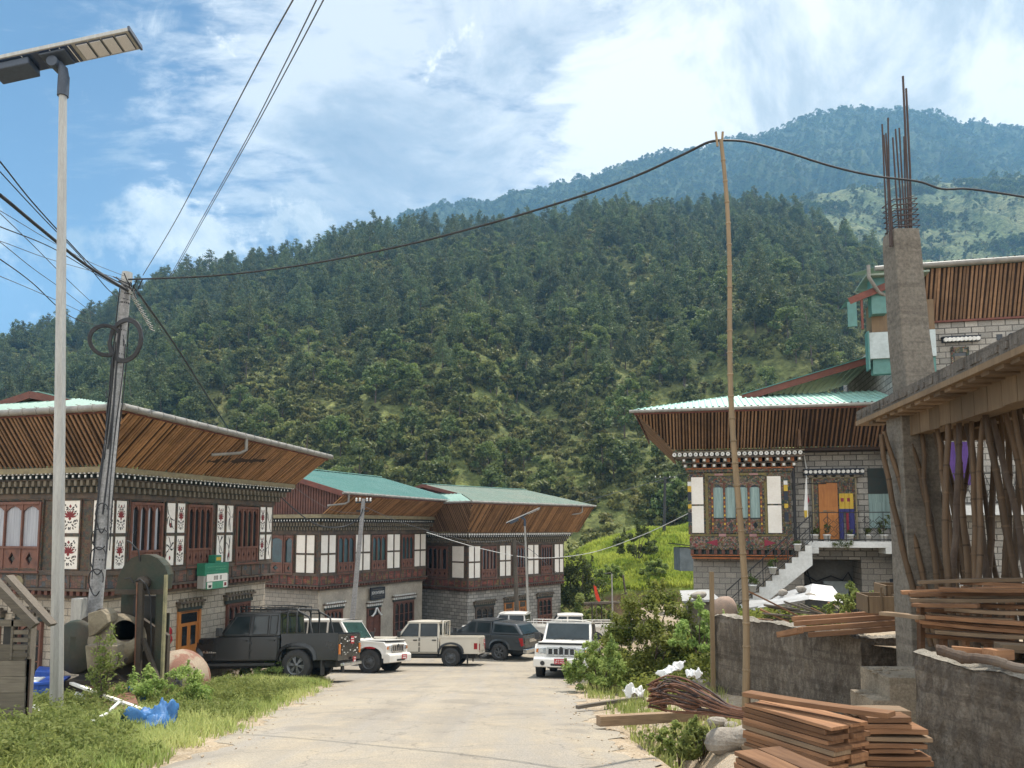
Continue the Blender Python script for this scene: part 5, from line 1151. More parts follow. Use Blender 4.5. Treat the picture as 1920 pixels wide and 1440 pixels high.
fx=MB(); fx.box(.05,.75,.55,.95,zs-1.0,zs-.45,0,SP); BS(fx,'formwork_box',[m_form])
cc=at(1700,600,12.2)
cl=MB(); k=.215; ctop=at(1697,436,12.2).z
def colring(z,kk,dx): return [(cc.x+dx+sx*kk,cc.y+sy*kk,z) for sx,sy in ((-1,-1),(1,-1),(1,1),(-1,1))]
vs=colring(zs+.1,k*1.13,.09)+colring(zs+1.2,k*1.06,.02)+colring(ctop-.18,k*.98,-.03)+colring(ctop,k*.93,-.03)
cl.add(vs,[(0,3,2,1)]+[(r*4+i,r*4+(i+1)%4,r*4+4+(i+1)%4,r*4+4+i) for r in range(3) for i in range(4)]+[(12,13,14,15)]); BS(cl,'upper_column',[m_column],.02)
cl=MB(); c2=at(1715,900,12.0); cl.box(c2.x-.29,c2.x+.27,c2.y-.25,c2.y+.25,-2.6,zs-.1); BS(cl,'lower_column',[m_column],.015)
cl=MB(); c3=Vector(SP(2.0,3.6,0)); cl.box(c3.x-.3,c3.x+.3,c3.y-.3,c3.y+.3,-2.4,zs-.1); c3=Vector(SP(5.6,.9,0)); BS(cl,'inner_column',[m_column],.015)
BARS=[(1693,143,1706),(1699,166,1708),(1665,221,1672),(1654,233,1664),(1657,253,1668),(1661,250,1676),(1674,258,1688),(1679,242,1690),(1686,240,1699),(1695,256,1702)]
for i,(pt,py,pb) in enumerate(BARS):
    r_=MB(); y=cc.y+(.16 if i%2 else -.16); a=at(pt,py,y); b=at(pb,440,y); b.z=ctop-.3; m_=b.lerp(a,.5)+Vector((.02*math.sin(i*2.),0,0)); r_.tube([b,m_,a],.013 if i>1 else .017,6)
    BS(r_,'reinforcement_bar',[m_rust_dark])
for i in range(6):
    z=ctop+.03+i*.09; s_=MB(); h=.19; dx=-.02*i*.3; s_.tube([(cc.x+dx-h,cc.y-h,z),(cc.x+dx+h,cc.y-h,z+.02),(cc.x+dx+h,cc.y+h,z),(cc.x+dx-h,cc.y+h,z+.02),(cc.x+dx-h,cc.y-h,z)],.009,5); s_.tube([(cc.x+dx-h*.9,cc.y-h,z-.03),(cc.x+dx+h*.8,cc.y-h,z+.06)],.007,4); BS(s_,'stirrup',[m_rust_dark])
# terrace soil behind the retaining walls
tv=[(4.9,18.2,-2.25),(9,22,-2.9),(20,22,-2.9),(20,6,-1.6),(4.75,6,-1.45),(5.05,9.0,-1.55),(5.9,12.6,-1.98)]
W1=[atz(1338,1153,-1.9),atz(1612,1198,-1.9),atz(1745,1193,-1.9)]
W2=[atz(1713,1232,-1.27),atz(1925,1277,-1.27)]
tm=MB(); 
nx,ny=36,44; pts=[]
for j in range(ny):
    for i in range(nx):
        y=6+j*(26.5-6)/(ny-1); xl=lerp(y,[6,W2[1].y,W2[0].y,W2[0].y+.1,12.6,13.3,W1[0].y,19,27],[W2[1].x+.15,W2[1].x+.15,W2[0].x+.15,W2[0].x+1.9,7.2,W1[1].x+.25,W1[0].x+.25,5.4,7.4]); x=xl+i*(24-xl)/(nx-1)
        pts.append((x,y,lerp(y,[6,8,10.5,13,16,21,27],[-1.36,-1.36,-1.55,-2.02,-2.1,-2.8,-3.25])+.04*math.sin(3*x+2*y)+.03*math.sin(7*x-5*y)))
tm.add(pts,[(j*nx+i,j*nx+i+1,(j+1)*nx+i+1,(j+1)*nx+i) for j in range(ny-1) for i in range(nx-1)],0,True); tag(tm.build('terrace_soil',[m_ground]),kind='structure')
# bamboo props (every pole a thing)
prop_top=zs-.45; q=random.Random(21)
PR=[(1652,815,1725,1120),(1668,850,1730,1100),(1673,800,1790,1098),(1700,790,1768,1095),(1728,810,1762,1090),(1748,785,1800,1060),(1755,790,1790,1085),(1778,775,1785,1010),(1790,770,1812,1090),(1800,725,1778,1090),(1812,785,1845,1092),(1822,790,1825,1085),(1843,785,1838,1080),(1850,790,1905,1098),(1862,790,1915,1095),(1880,755,1935,1085),(1905,745,1925,1080),(1898,760,1950,1060),(1765,830,1830,1088),(1835,800,1875,1095),(1890,800,1880,1088),(1918,800,1945,1090),(1760,900,1815,1090),(1870,860,1862,1040),(1715,820,1745,1080),(1768,800,1750,1075),(1818,780,1855,1070),(1832,770,1800,1085),(1875,770,1895,1080),(1912,760,1890,1085),(1742,840,1775,1080),(1858,780,1845,1085)]
ADJ=['pale','dark','thin','crooked','leaning']
for i,(x0,y0,x1,y1) in enumerate(PR):
    Y=12.2-1.15*max(0,(x0-1652))/90*.9+q.uniform(-.3,.5); Y=max(8.3,Y)
    if i>=18: Y+=1.3+.25*(i%4)
    a=at(x0,y0,Y); b=at(x1,y1,Y-.3); k=(a.z-b.z); b=b+(b-a)*max(0,(b.z+1.75)/k); 
    if a.z<prop_top: a=a+(a-b)*min(.5,(prop_top-a.z)/k)
    r=q.uniform(.034,.05); n=9; mb=MB(); ps=[a.lerp(b,t/n)+Vector((q.uniform(-.012,.012)*2*math.sin(t),q.uniform(-.012,.012),0)) for t in range(n+1)]
    bend=q.uniform(-.10,.10); ps=[p+Vector((bend*math.sin(math.pi*j/n),0,0)) for j,p in enumerate(ps)]
    pl=[];rs=[]
    for j,p in enumerate(ps):
        pl.append(p); rs.append(r)
    mb.tube(pl,[r*(.82+.3*j/n) for j in range(n+1)],8)
    for j in range(1,n): d=(ps[j+1]-ps[j-1]).normalized()*.012; mb.tube([ps[j]-d,ps[j]+d],r*(.82+.3*j/n)+.005,8)
    o=mb.build('bamboo_prop',[m_prop if i not in (9,10,14) else m_bark]); o.location=(0,0,0)
    tag(o,'bamboo prop among the many standing crowded under the raw concrete slab','prop','bamboo props under the slab')
# ------------------------------------------------------------------ rough retaining walls with broken tops
def rough_wall(name,label,pts,base,th,seed,top_amp=.05,cap=True):
    q=random.Random(seed); root=thing(name,label,'wall',(pts[0].x,pts[0].y,base)); off=(-pts[0].x,-pts[0].y,-base)
    mb=MB(); tp=MB(); P_=[Vector((p.x,p.y,p.z)) for p in pts]; st=.07
    S=[]
    for a,b in zip(P_[:-1],P_[1:]):
        n=max(2,int((b-a).length/st)); S+=[a.lerp(b,i/n) for i in range(n)]
    S.append(P_[-1]); m=len(S); nz=18; F=[];K=[]
    for i,p in enumerate(S):
        d=(S[min(i+1,m-1)]-S[max(i-1,0)]); d.z=0; d.normalize(); nrm=Vector((d.y,-d.x,0)); nrm=nrm if nrm.dot(-p)>0 or True else -nrm
        if nrm.x*(-p.x)+nrm.y*(-p.y)<0: nrm=-nrm
        t=p.z+top_amp*(vnoise(np.array(i*.21+seed),np.array(2.))+.6*vnoise(np.array(i*.73),np.array(seed*1.)))
        F.append((p,nrm,float(t)))
    for i,(p,nrm,t) in enumerate(F):
        for j in range(nz+1):
            z=base+(t-base)*j/nz; o=.045*float(vnoise(np.array(i*.55+seed*3),np.array(j*.42)))+.05*float(vnoise(np.array(i*.16),np.array(j*.13+seed)))+.012*q.uniform(-1,1)
            if j==nz: o-=.02
            K.append(p+nrm*o+Vector((0,0,z-p.z)))
    mb.add(K,[(i*(nz+1)+j,(i+1)*(nz+1)+j,(i+1)*(nz+1)+j+1,i*(nz+1)+j+1) for i in range(m-1) for j in range(nz)],0,False)
    # back and ends
    E=[p-nrm*th+Vector((0,0,base-p.z)) for p,nrm,t in F]+[p-nrm*th+Vector((0,0,t-p.z)) for p,nrm,t in F]
    mb.add(E,[(i,i+1,m+i+1,m+i) for i in range(m-1)],0)
    for i in (0,m-1): mb.add([K[i*(nz+1)],K[i*(nz+1)+nz],E[m+i],E[i]],[(0,1,2,3)],0)
    mb.build('wall_face',[m_rough_wall],root,off)
    T=[]; nw=7
    for i,(p,nrm,t) in enumerate(F):
        for j in range(nw+1):
            f=j/nw; bmp=.05*float(vnoise(np.array(i*.6+9),np.array(j*.9+seed)))+.022*q.uniform(-1,1) if 0<j<nw else -.004
            e=.035*q.uniform(-.2,1) if j==0 else 0
            T.append(p+nrm*(e-th*f)+Vector((0,0,t-p.z+bmp+.012)))
    tp.add(T,[(i*(nw+1)+j,(i+1)*(nw+1)+j,(i+1)*(nw+1)+j+1,i*(nw+1)+j+1) for i in range(m-1) for j in range(nw)],0,False)
    tp.build('wall_top',[m_wall_top],root,off)
    return root
rough_wall('retaining_wall','long rough grey retaining wall behind the bamboo mast and the lumber stack',W1[:2],-4.4,.36,3)
rough_wall('retaining_wall','short smooth return wall joining the long retaining wall under the boards',[W1[1]+Vector((.02,.0,.0)),W1[2]],-3.4,.3,5,.03)
rough_wall('retaining_wall','nearest rough brown retaining wall at the lower right edge, a log on its top',W2,-3.2,.42,8,.06)
stp=thing('concrete_steps','broken concrete steps in the gap between the two rough retaining walls','steps',(5.2,9.8,-2.6))
for i,(p,w_,d_,h_) in enumerate([(atz(1688,1268,-1.85),.75,.7,.55),(atz(1668,1310,-2.12),1.0,.55,.5),(atz(1655,1345,-2.36),1.0,.5,.6)]):
    mb=MB(); mb.box(p.x-w_*.25,p.x+w_*.75+.3,p.y-.1,p.y+d_,p.z-h_-.5,p.z); qq=random.Random(i)
    for j in range(26): mb.blob((p.x-w_*.25+qq.uniform(0,w_+.3),p.y-.1+qq.uniform(-.03,d_),p.z),(qq.uniform(.02,.07),qq.uniform(.02,.07),qq.uniform(.008,.03)),j,7,0,.35,False)
    ob=mb.build('step',[m_step],stp,(-5.2,-9.8,2.6),.03)
# ------------------------------------------------------------------ vehicles (x forward, y left, z up, origin on the ground between the axles)
def wheel(root,x,y,r,w,rim,spoke,side):
    """tyre with a dished wheel inside; side=+1 left"""
    t=MB(); ax=(0,1,0); c=(x,y,r)
    t.lathe([(r*.60,-w/2),(r*.90,-w/2),(r*.985,-w*.40),(r,-w*.25),(r,w*.25),(r*.985,w*.40),(r*.90,w/2),(r*.60,w/2)],ax,c,28)
    for i in range(28):
        a=6.283*i/28; d=Vector((math.cos(a),0,math.sin(a))); p=Vector(c)+d*(r*.992)
        for s in (-1,1): t.beam(p+Vector((0,s*w*.22,0))-d.cross(Vector((0,1,0)))*.02*s,p+Vector((0,s*w*.42,0)),r*.10,r*.035,0,up=d)
    ty=t.build('wheel',[m_tyre],root)
    m=MB(); o=side*w*.18
    m.lathe([(r*.62,side*w*.46),(r*.58,side*w*.46),(r*.54,o),(r*.50,o-.0)],ax,c,28); m.lathe([(0,o-side*.03),(r*.52,o-side*.03)],ax,c,20,1)
    if spoke=='alloy':
        for i in range(6):
            a=6.283*i/6+.2
            for s in (-.14,.14): d=Vector((math.cos(a+s),0,math.sin(a+s))); d2=Vector((math.cos(a+s*.3),0,math.sin(a+s*.3))); m.beam(Vector(c)+d2*r*.12+Vector((0,o+side*.03,0)),Vector(c)+d*r*.56+Vector((0,o+side*.02,0)),.035,.03,0,up=(0,1,0))
        m.lathe([(0,o+side*.05),(r*.13,o+side*.05),(r*.16,o)],ax,c,14)
    else:
        m.lathe([(r*.54,o),(r*.42,o+side*.025),(r*.30,o+side*.01),(r*.26,o+side*.06),(0,o+side*.065)],ax,c,24)
        for i in range(8): a=6.283*i/8; m.cyl(Vector(c)+Vector((math.cos(a)*r*.37,o+side*.02,math.sin(a)*r*.37)),Vector(c)+Vector((math.cos(a)*r*.37,o+side*.026,math.sin(a)*r*.37)),r*.05,8,1)
        for i in range(5): a=6.283*i/5; m.cyl(Vector(c)+Vector((math.cos(a)*r*.2,o+side*.03,math.sin(a)*r*.2)),Vector(c)+Vector((math.cos(a)*r*.2,o+side*.07,math.sin(a)*r*.2)),.013,6,1)
    m.build('rim',[rim,m_black_trim],ty)
def arcpts(cx,r,z0,n=9,flat=.80):
    """wheel opening from the front foot to the rear foot"""
    out=[]
    for i in range(n+1):
        a=math.pi*i/n; out.append((cx+r*math.cos(a),z0+r*flat*math.sin(a)**.8))
    return out
def vehicle(V):
    root=thing('parked_car' if not V.get('moving') else 'car',V['label'],V['cat'],group='vehicles along the street')
    pc=V['paint']; w=V['w']/2; xf,xr,fx,rx=V['xf'],V['xr'],V['fx'],V['rx']; wr=V['wr']; zs=V.get('sill',.52); zb=V['belt']; zh=V['hood']; xc0=V['cowl']; xe=V['cabend']; zr_=V['roofz']; bed=V.get('bed'); ar=wr*1.22
    T=lambda a,d,z:(a,d,z)
    # lower body: side outline with open wheel arches, carried across the width
    xt=xe if bed and bed!='canopy' else xr
    top=[(xf,zh-.16),(xf-.10,zh-.03),(xc0+.02,zh+.04),(xc0-.03,zb)]+[(xt,zb)]
    rear=[(xt,zs)] if (bed and bed!='canopy') else [(xr,zb-.02),(xr-.02,zs+.12),(xr+.06,zs)]
    if not(bed and bed!='canopy'): low=[(x,z) for x,z in reversed(arcpts(rx,ar,zs))]+[(x,z) for x,z in reversed(arcpts(fx,ar,zs))]
    else: low=[(x,z) for x,z in reversed(arcpts(fx,ar,zs))]
    poly=top+rear+low+[(xf-.04,zs),(xf,zs+.12)]
    b=MB(); b.prism(poly,-w,w,0,T)
    # cabin: tapered box with raked screen
    tw=w-V.get('tumble',.09); xs=V['screen']; xre=xe+V.get('rearrake',.05)
    lo=[(xc0-.04,-w+.02,zb-.01),(xc0-.04,w-.02,zb-.01),(xe,w-.02,zb-.01),(xe,-w+.02,zb-.01)]; hi=[(xs,-tw,zr_-.06),(xs,tw,zr_-.06),(xre,tw,zr_-.06),(xre,-tw,zr_-.06)]
    b.add(lo+hi,[(3,2,1,0),(4,5,6,7),(0,1,5,4),(1,2,6,5),(2,3,7,6),(3,0,4,7)])
    body=b.build('body',[pc],root,bevel=.035,seg=3)
    # roof skin with drip edge
    rm=MB(); e=.045; n=6; pts=[]
    for i in range(n+1):
        x=xs+e+(xre-e-xs-e)*i/n; k=math.sin(math.pi*min(1,max(0,(i+.6)/(n+1.2))))**.5
        for j in range(7): y=(-1+2*j/6)*(tw+.02); pts.append((x,y,zr_-.07+.09*k*(1-abs(j/3-1)**2.6)))
    rm.add(pts,[(i*7+j,i*7+j+1,(i+1)*7+j+1,(i+1)*7+j) for i in range(n) for j in range(6)],0,True)
    rm.add([(xs+e,-tw-.02,zr_-.09),(xs+e,tw+.02,zr_-.09),(xre-e,tw+.02,zr_-.09),(xre-e,-tw-.02,zr_-.09)]+[(xs+e,-tw-.02,zr_-.06),(xs+e,tw+.02,zr_-.06),(xre-e,tw+.02,zr_-.06),(xre-e,-tw-.02,zr_-.06)],BOXF)
    rm.build('roof',[V.get('roofpaint',pc)],root)
    def onside(x,z,s,off=.0):
        t=(z-zb)/(zr_-.06-zb); return (x,s*((w-.02)+(tw-(w-.02))*t+off),z)
    # side glass and doors
    zt=zr_-.14; za=zb+.05
    fxs=lambda z: xc0-.04+(xs-(xc0-.04))*((z-zb)/(zr_-.06-zb))
    for s in (-1,1):
        for i,(x1,x0,slant) in enumerate(V['glass']):
            mb=MB(); q1=(fxs(za)-.14) if slant else x1; q2=(fxs(zt)-.10) if slant else x1
            o_,i_=.006,-.012
            mb.add([onside(q1,za,s,o_),onside(q2,zt,s,o_),onside(x0,zt,s,o_),onside(x0,za,s,o_),onside(q1,za,s,i_),onside(q2,zt,s,i_),onside(x0,zt,s,i_),onside(x0,za,s,i_)],[(0,1,2,3),(7,6,5,4),(0,4,5,1),(1,5,6,2),(2,6,7,3),(3,7,4,0)])
            gl=mb.build('side_window',[V.get('sideglass',m_carglass)],root)
            fr=MB(); 
            for a,c in (((q1,za),(q2,zt)),((q2,zt),(x0,zt)),((x0,zt),(x0,za)),((x0,za),(q1,za))): fr.beam(onside(a[0],a[1],s,.008),onside(c[0],c[1],s,.008),.022,.012,0,up=(0,s,0))
            fr.build('window_seal',[m_black_trim],gl)
        for (x1,x0) in V.get('doors',[]):
            d=MB(); d.prism([(x1,zs+.06),(x1,zb-.01),(x0,zb-.01),(x0,zs+.06)],s*(w+.002),s*(w+.012),0,T); dr=d.build('door',[pc],root,bevel=.006); sg_=MB()
            for (p_,q_) in (((x1,zs+.06),(x1,zb-.01)),((x0,zs+.06),(x0,zb-.01)),((x1,zs+.06),(x0,zs+.06))): sg_.beam((p_[0],s*(w+.004),p_[1]),(q_[0],s*(w+.004),q_[1]),.022,.02,0,up=(0,s,0))
            sg_.build('door_gap',[m_black_trim],dr)
            h=MB(); h.box(x0+.07,x0+.23,min(s*(w+.012),s*(w+.04)),max(s*(w+.012),s*(w+.04)),zb-.13,zb-.09); h.build('handle',[V.get('handle',m_black_trim)],dr)
            if V.get('hinge'): 
                h=MB(); 
                for zz in (zs+.25,zb-.2): h.box(x1-.02,x1+.05,min(s*(w+.012),s*(w+.03)),max(s*(w+.012),s*(w+.03)),zz,zz+.05)
                h.build('hinge',[pc],dr)
        # arch flares
        for cx in (fx,rx):
            fl=MB(); A=arcpts(cx,ar+.0,zs,12); O=[(cx+(x-cx)*1.16,zs+(z-zs)*1.16+.02) for x,z in A]; y0,y1=s*(w-.02),s*(w+V.get('flare',.045))
            for i in range(12): 
                q=[A[i],A[i+1],O[i+1],O[i]]; fl.add([(x,y0,z) for x,z in q]+[(x,y1 if k<2 else (y0+y1)/2,z) for k,(x,z) in enumerate(q)],[(0,1,2,3),(7,6,5,4),(0,4,5,1),(1,5,6,2),(2,6,7,3),(3,7,4,0)])
            fl.build('wheel_arch',[V.get('flarepaint',m_black_trim)],root)
        # mirrors
        mi=MB(); mx=xc0-.22; mi.beam((mx,s*w,zb+.04),(mx+.03,s*(w+.14),zb+.10),.03,.03); mi.box(mx-.03,mx+.08,min(s*(w+.10),s*(w+.27)),max(s*(w+.10),s*(w+.27)),zb+.02,zb+.24); mi.build('mirror',[m_black_trim],root,bevel=.012)
        wheel(root,fx,s*(w-.09),wr,.24,V['rim'],V.get('spoke',''),s); wheel(root,rx,s*(w-.09),wr,.24,V['rim'],V.get('spoke',''),s)
    # windscreen and back glass
    def screen(xa,za_,ya,xb,zb_,yb,dx,nm,gm):
        mb=MB(); mb.add([(xa+dx,-ya,za_),(xa+dx,ya,za_),(xb+dx,yb,zb_),(xb+dx,-yb,zb_),(xa-dx,-ya,za_),(xa-dx,ya,za_),(xb-dx,yb,zb_),(xb-dx,-yb,zb_)],[(0,1,2,3),(7,6,5,4),(0,4,5,1),(1,5,6,2),(2,6,7,3),(3,7,4,0)]); return mb.build(nm,[gm],root)
    l1=.07; f=lambda k: xc0-.04+(xs-(xc0-.04))*k; zz=lambda k: zb+(zr_-.06-zb)*k
    sc=screen(f(.06),zz(.06),w-.12,f(.90),zz(.90),tw-.07,.014,'windscreen',V.get('screenglass',m_carglass))
    wp=MB(); 
    for y in (-.45,.15): wp.beam((f(.04)+.03,y,zz(.04)),(f(.2)+.035,y+.4,zz(.16)),.015,.012)
    wp.build('wiper',[m_black_trim],sc)
    fr2=lambda k: xe+(xre-xe)*k
    screen(fr2(.2),zz(.15),w-.18,fr2(.86),zz(.86),tw-.12,-.014,'rear_window',m_carglass)
    # underbody
    u=MB(); u.box(xr+.15,xf-.25,-w*.55,w*.55,zs-.20,zs+.02); u.box(fx-ar,fx+ar,-w+.22,w-.22,zs,zs+.35); u.box(rx-ar,rx+ar,-w+.22,w-.22,zs,zs+.35); u.cyl((fx,-w+.2,wr),(fx,w-.2,wr),.06,8); u.cyl((rx,-w+.2,wr),(rx,w-.2,wr),.07,8); u.blob((rx,0,wr),.16,1,10); u.build('chassis',[m_black_trim],root)
    if V.get('step',True):
        for s in (-1,1): k=MB(); k.box(fx-ar-.12,(rx if not bed else rx)+ar+.08 if False else rx+ar+.1,min(s*(w-.12),s*(w+.03)),max(s*(w-.12),s*(w+.03)),zs-.12,zs-.05); k.build('side_step',[m_black_trim],root,bevel=.01)
    # front: grille, lamps, bumper, plate
    gz0,gz1=zs+.10,zh-.14
    gr=MB(); gw_=w*.50; gr.box(xf-.01,xf+.02,-gw_,gw_,gz0+.12,gz1,1); n=V.get('slots',6)
    for i in range(n+1): y=-gw_+2*gw_*i/n; gr.box(xf+.02,xf+.045,y-.022,y+.022,gz0+.12,gz1,0)
    for z in (gz0+.12,gz1): gr.box(xf+.015,xf+.045,-gw_-.03,gw_+.03,z-.022,z+.022,0)
    gr.cyl((xf+.04,0,gz1-.02),(xf+.06,0,gz1-.02),.06,14,1); gr.build('grille',[m_chrome,m_black_trim],root)
    for s in (-1,1):
        h=MB(); y0,y1=s*(gw_+.06),s*(w-.06); h.prism([(y0,gz0+.16),(y1,gz0+.20),(y1*.99,gz1-.03),(y0,gz1+.01)],xf-.05,xf+.025,0,lambda a,d,z:(d,a,z)); hl=h.build('headlight',[m_lamp_clear],root,bevel=.012)
        h=MB(); h.cyl((xf+.026,s*(gw_+.22),(gz0+gz1)/2+.08),(xf+.032,s*(gw_+.22),(gz0+gz1)/2+.08),.075,14,0); h.prism([(y0+(y1-y0)*.78,gz0+.19),(y1,gz0+.21),(y1*.99,gz1-.04),(y0+(y1-y0)*.78,gz1-.02)],xf-.05,xf+.03,1,lambda a,d,z:(d,a,z)); h.build('lamp_bowl',[m_chrome,m_lamp_amber],hl)
        if V.get('fog'): h=MB(); h.cyl((xf+.17,s*(w-.28),zs-.02),(xf+.185,s*(w-.28),zs-.02),.07,14); h.build('fog_lamp',[m_dark_metal],root)
        if V.get('sidelamp'): h=MB(); h.box(xf-.22,xf-.06,min(s*(w-.01),s*(w+.012)),max(s*(w-.01),s*(w+.012)),zh-.16,zh-.09); h.build('side_lamp',[m_lamp_amber],root)
    bp=MB(); bp.prism([(xf-.10,zs-.16),(xf+.16,zs-.14),(xf+.17,zs+.10),(xf+.10,zs+.17),(xf-.1,zs+.17)],-w-.01,w+.01,0,T); bp.box(xf+.12,xf+.178,-w*.38,w*.38,zs-.10,zs-.02,1); bp.build('front_bumper',[V.get('bumper',pc),m_black_trim],root,bevel=.03)
    def plate(x,yc,zc,s,txt,wd=.40,ht=.16):
        m_=MB(); m_.box(min(x,x+s*.012),max(x,x+s*.012),yc-wd/2,yc+wd/2,zc-ht/2,zc+ht/2); p=m_.build('number_plate',[m_plate],root)
        X=x+s*.0125
        if txt: lettering(txt,.085,m_plate_w,p,Matrix.Translation((X,yc,zc-.03))@Matrix.Rotation(R(90)*s,4,'Z')@Matrix.Rotation(R(90),4,'X'),wd*.86)
        k=MB(); q=random.Random(int(zc*100)+int(yc*10))
        rows=[(zc+.04,.018)] if txt else [(zc+.035,.022),(zc-.035,.045)]
        for z,h in rows:
            y=yc-wd*.36
            while y<yc+wd*.34: l=q.uniform(.02,.05); k.box(min(X,X+s*.004),max(X,X+s*.004),y,y+l,z-h/2,z+h/2); y+=l+.018
        k.build('plate_marks',[m_plate_w],p)
    plate(xf+.172,V.get('platey',0),zs+.04,1,V.get('plate'))
    # back: bed or tail
    if bed=='open':
        zb2=V.get('bedz',zb+.02); bb=MB(); t_=.045
        for s in (-1,1):
            p2=[(xe-.04,zb2),(xr,zb2),(xr,zs+.0)]+[(x,z) for x,z in reversed(arcpts(rx,ar,zs))]+[(xe-.04,zs)]
            bb.prism(p2,s*w,s*(w-t_),0,T)
        bb.box(xr,xe-.05,-w+t_,w-t_,zs+.30,zs+.36,0); bb.box(xe-.09,xe-.045,-w+t_,w-t_,zs+.2,zb2,0); bd=bb.build('cargo_bed',[pc],root,bevel=.008)
        rb=MB(); 
        for s in (-1,1): rb.box(xr-.01,xe-.04,min(s*(w-.02),s*(w+.015)),max(s*(w-.02),s*(w+.015)),zb2-.05,zb2+.015)
        rb.build('bed_rail',[pc],bd)
        tg=MB(); tg.box(xr-.045,xr,-w+.0,w-.0,zs-.02,zb2-.02); tg.box(xr-.055,xr-.045,-w+.25,w-.25,zs+.10,zb2-.14); tl=tg.build('tailgate',[V.get('gate',pc)],root,bevel=.008)
        if V.get('decals'):
            dm=MB(); q=random.Random(5)
            for i in range(26): y=q.uniform(-w+.1,w-.15); z=q.uniform(zs+.1,zb2-.1); dm.box(xr-.060,xr-.0555,y,y+q.uniform(.03,.12),z,z+q.uniform(.012,.03))
            dm.build('sticker_marks',[m_plate_w],tl)
        if V.get('rearplate'): 
            (yp,zp)=V['rearplate']; plate(xr-.06,yp,zp,-1,None,.24,.2)
            plate(xr-.10,yp-.08,zs-.02,-1,None,.22,.14) if V.get('second') else None
        for s in (-1,1):
            h=MB(); h.box(xr-.065,xr-.045,min(s*(w-.16),s*(w-.02)),max(s*(w-.16),s*(w-.02)),zs+.14,zs+.40); h.build('taillight',[m_lamp_red if not V.get('amber') else m_lamp_amber],root,bevel=.006)
            h=MB(); h.box(xr+.02,xr+.16,min(s*(w+.001),s*(w+.012)),max(s*(w+.001),s*(w+.012)),zs+.18,zs+.42) if V.get('sidetail') else None
            if V.get('sidetail'): h.build('side_marker',[m_lamp_red],root)
            k=MB(); k.box(rx-wr-.30,rx-wr-.27,min(s*(w-.24),s*(w-.02)),max(s*(w-.24),s*(w-.02)),wr*.35,zs+.1); k.build('mud_flap',[m_black_trim],root)
        rbm=MB(); rbm.box(xr-.16,xr-.05,-w*.8,w*.8,zs-.16,zs-.08); rbm.build('rear_bumper',[m_chrome if V.get('chromebar') else m_black_trim],root,bevel=.015)
        if V.get('hoop'):
            hp=MB(); zt_=zr_+.02
            for xx in (xe-.16,xe-.42): hp.tube([(xx,-w+.1,zb2),(xx,-tw,zt_-.1),(xx,-tw+.1,zt_),(xx,tw-.1,zt_),(xx,tw,zt_-.1),(xx,w-.1,zb2)],.028,8)
            for s in (-1,1): hp.tube([(xe-.16,s*tw,zt_-.1),(xe-.42,s*tw,zt_-.1)],.02,6); hp.tube([(xe-.42,s*(tw-.05),zt_-.05),(xe-.75,s*(w-.12),zt_-.22),(xe-.86,s*(w-.1),zb2)],.028,8)
            hp.build('roll_hoop',[m_black_trim],root)
        if V.get('ladder_rack'):
            hp=MB(); hp.tube([(xe-.12,-w+.12,zb2),(xe-.12,-tw+.02,zr_-.03),(xe-.12,tw-.02,zr_-.03),(xe-.12,w-.12,zb2)],.025,8)
            for y in (-.3,.3): hp.tube([(xe-.12,y,zb2),(xe-.12,y,zr_-.03)],.015,6)
            hp.build('head_board',[pc],root)
        if V.get('bedbars'):
            for s in (-1,1):
                hp=MB()
                for z in (.12,.24): hp.tube([(xe-.1,s*(w-.05),zb2+z),(xr+.05,s*(w-.05),zb2+z)],.02,6)
                for x in np.linspace(xe-.1,xr+.05,4): hp.tube([(x,s*(w-.05),zb2),(x,s*(w-.05),zb2+.26)],.018,6)
                hp.build('bed_bars',[pc],root)
    else:
        for s in (-1,1):
            h=MB(); h.prism([(xr-.02,zb-.42),(xr+.10,zb-.48),(xr+.22,zb-.12),(xr+.02,zb-.10)],s*(w-.10),s*(w+.012),0,T); h.build('taillight',[m_lamp_red],root,bevel=.01)
        k=MB(); k.box(xr-.17,xr+.02,-w+.02,w-.02,zs-.12,zs+.06); k.build('rear_bumper',[m_chrome if V.get('chromebar') else m_black_trim],root,bevel=.02)
        if bed=='canopy':
            c=MB(); x0,x1=xe+.02,xr+.02; k=.02
            lo=[(x0,-w+.02,zb),(x0,w-.02,zb),(x1,w-.02,zb),(x1,-w+.02,zb)]; hi=[(x0,-tw+.01,zr_-.08),(x0,tw-.01,zr_-.08),(x1+.42,tw-.03,zr_-.16),(x1+.42,-tw+.03,zr_-.16)]
            c.add(lo+hi,[(3,2,1,0),(4,5,6,7),(0,1,5,4),(1,2,6,5),(2,3,7,6),(3,0,4,7)]); cn=c.build('canopy',[pc],root,bevel=.07,seg=4)
            for s in (-1,1):
                gmb=MB(); P_=[]
                for (x,z) in ((x0-.14,zb+.10),(x0-.14,zr_-.20),(x1+.50,zr_-.25),(x1+.22,zb+.10)):
                    t=(z-zb)/(zr_-.08-zb); P_.append((x,s*((w-.02)+(tw-.01-w+.02)*t+.004),z))
                gmb.add(P_+[(x,y-s*.02,z) for x,y,z in P_],[(0,1,2,3),(7,6,5,4),(0,4,5,1),(1,5,6,2),(2,6,7,3),(3,7,4,0)]); gmb.build('canopy_window',[m_carglass],cn)
            gmb=MB(); gmb.add([(x1+.03,-w+.16,zb+.06),(x1+.03,w-.16,zb+.06),(x1+.36,tw-.16,zr_-.24),(x1+.36,-tw+.16,zr_-.24),(x1+.0,-w+.16,zb+.06),(x1+.0,w-.16,zb+.06),(x1+.33,tw-.16,zr_-.24),(x1+.33,-tw+.16,zr_-.24)],BOXF); gmb.build('canopy_rear_window',[m_carglass],cn)
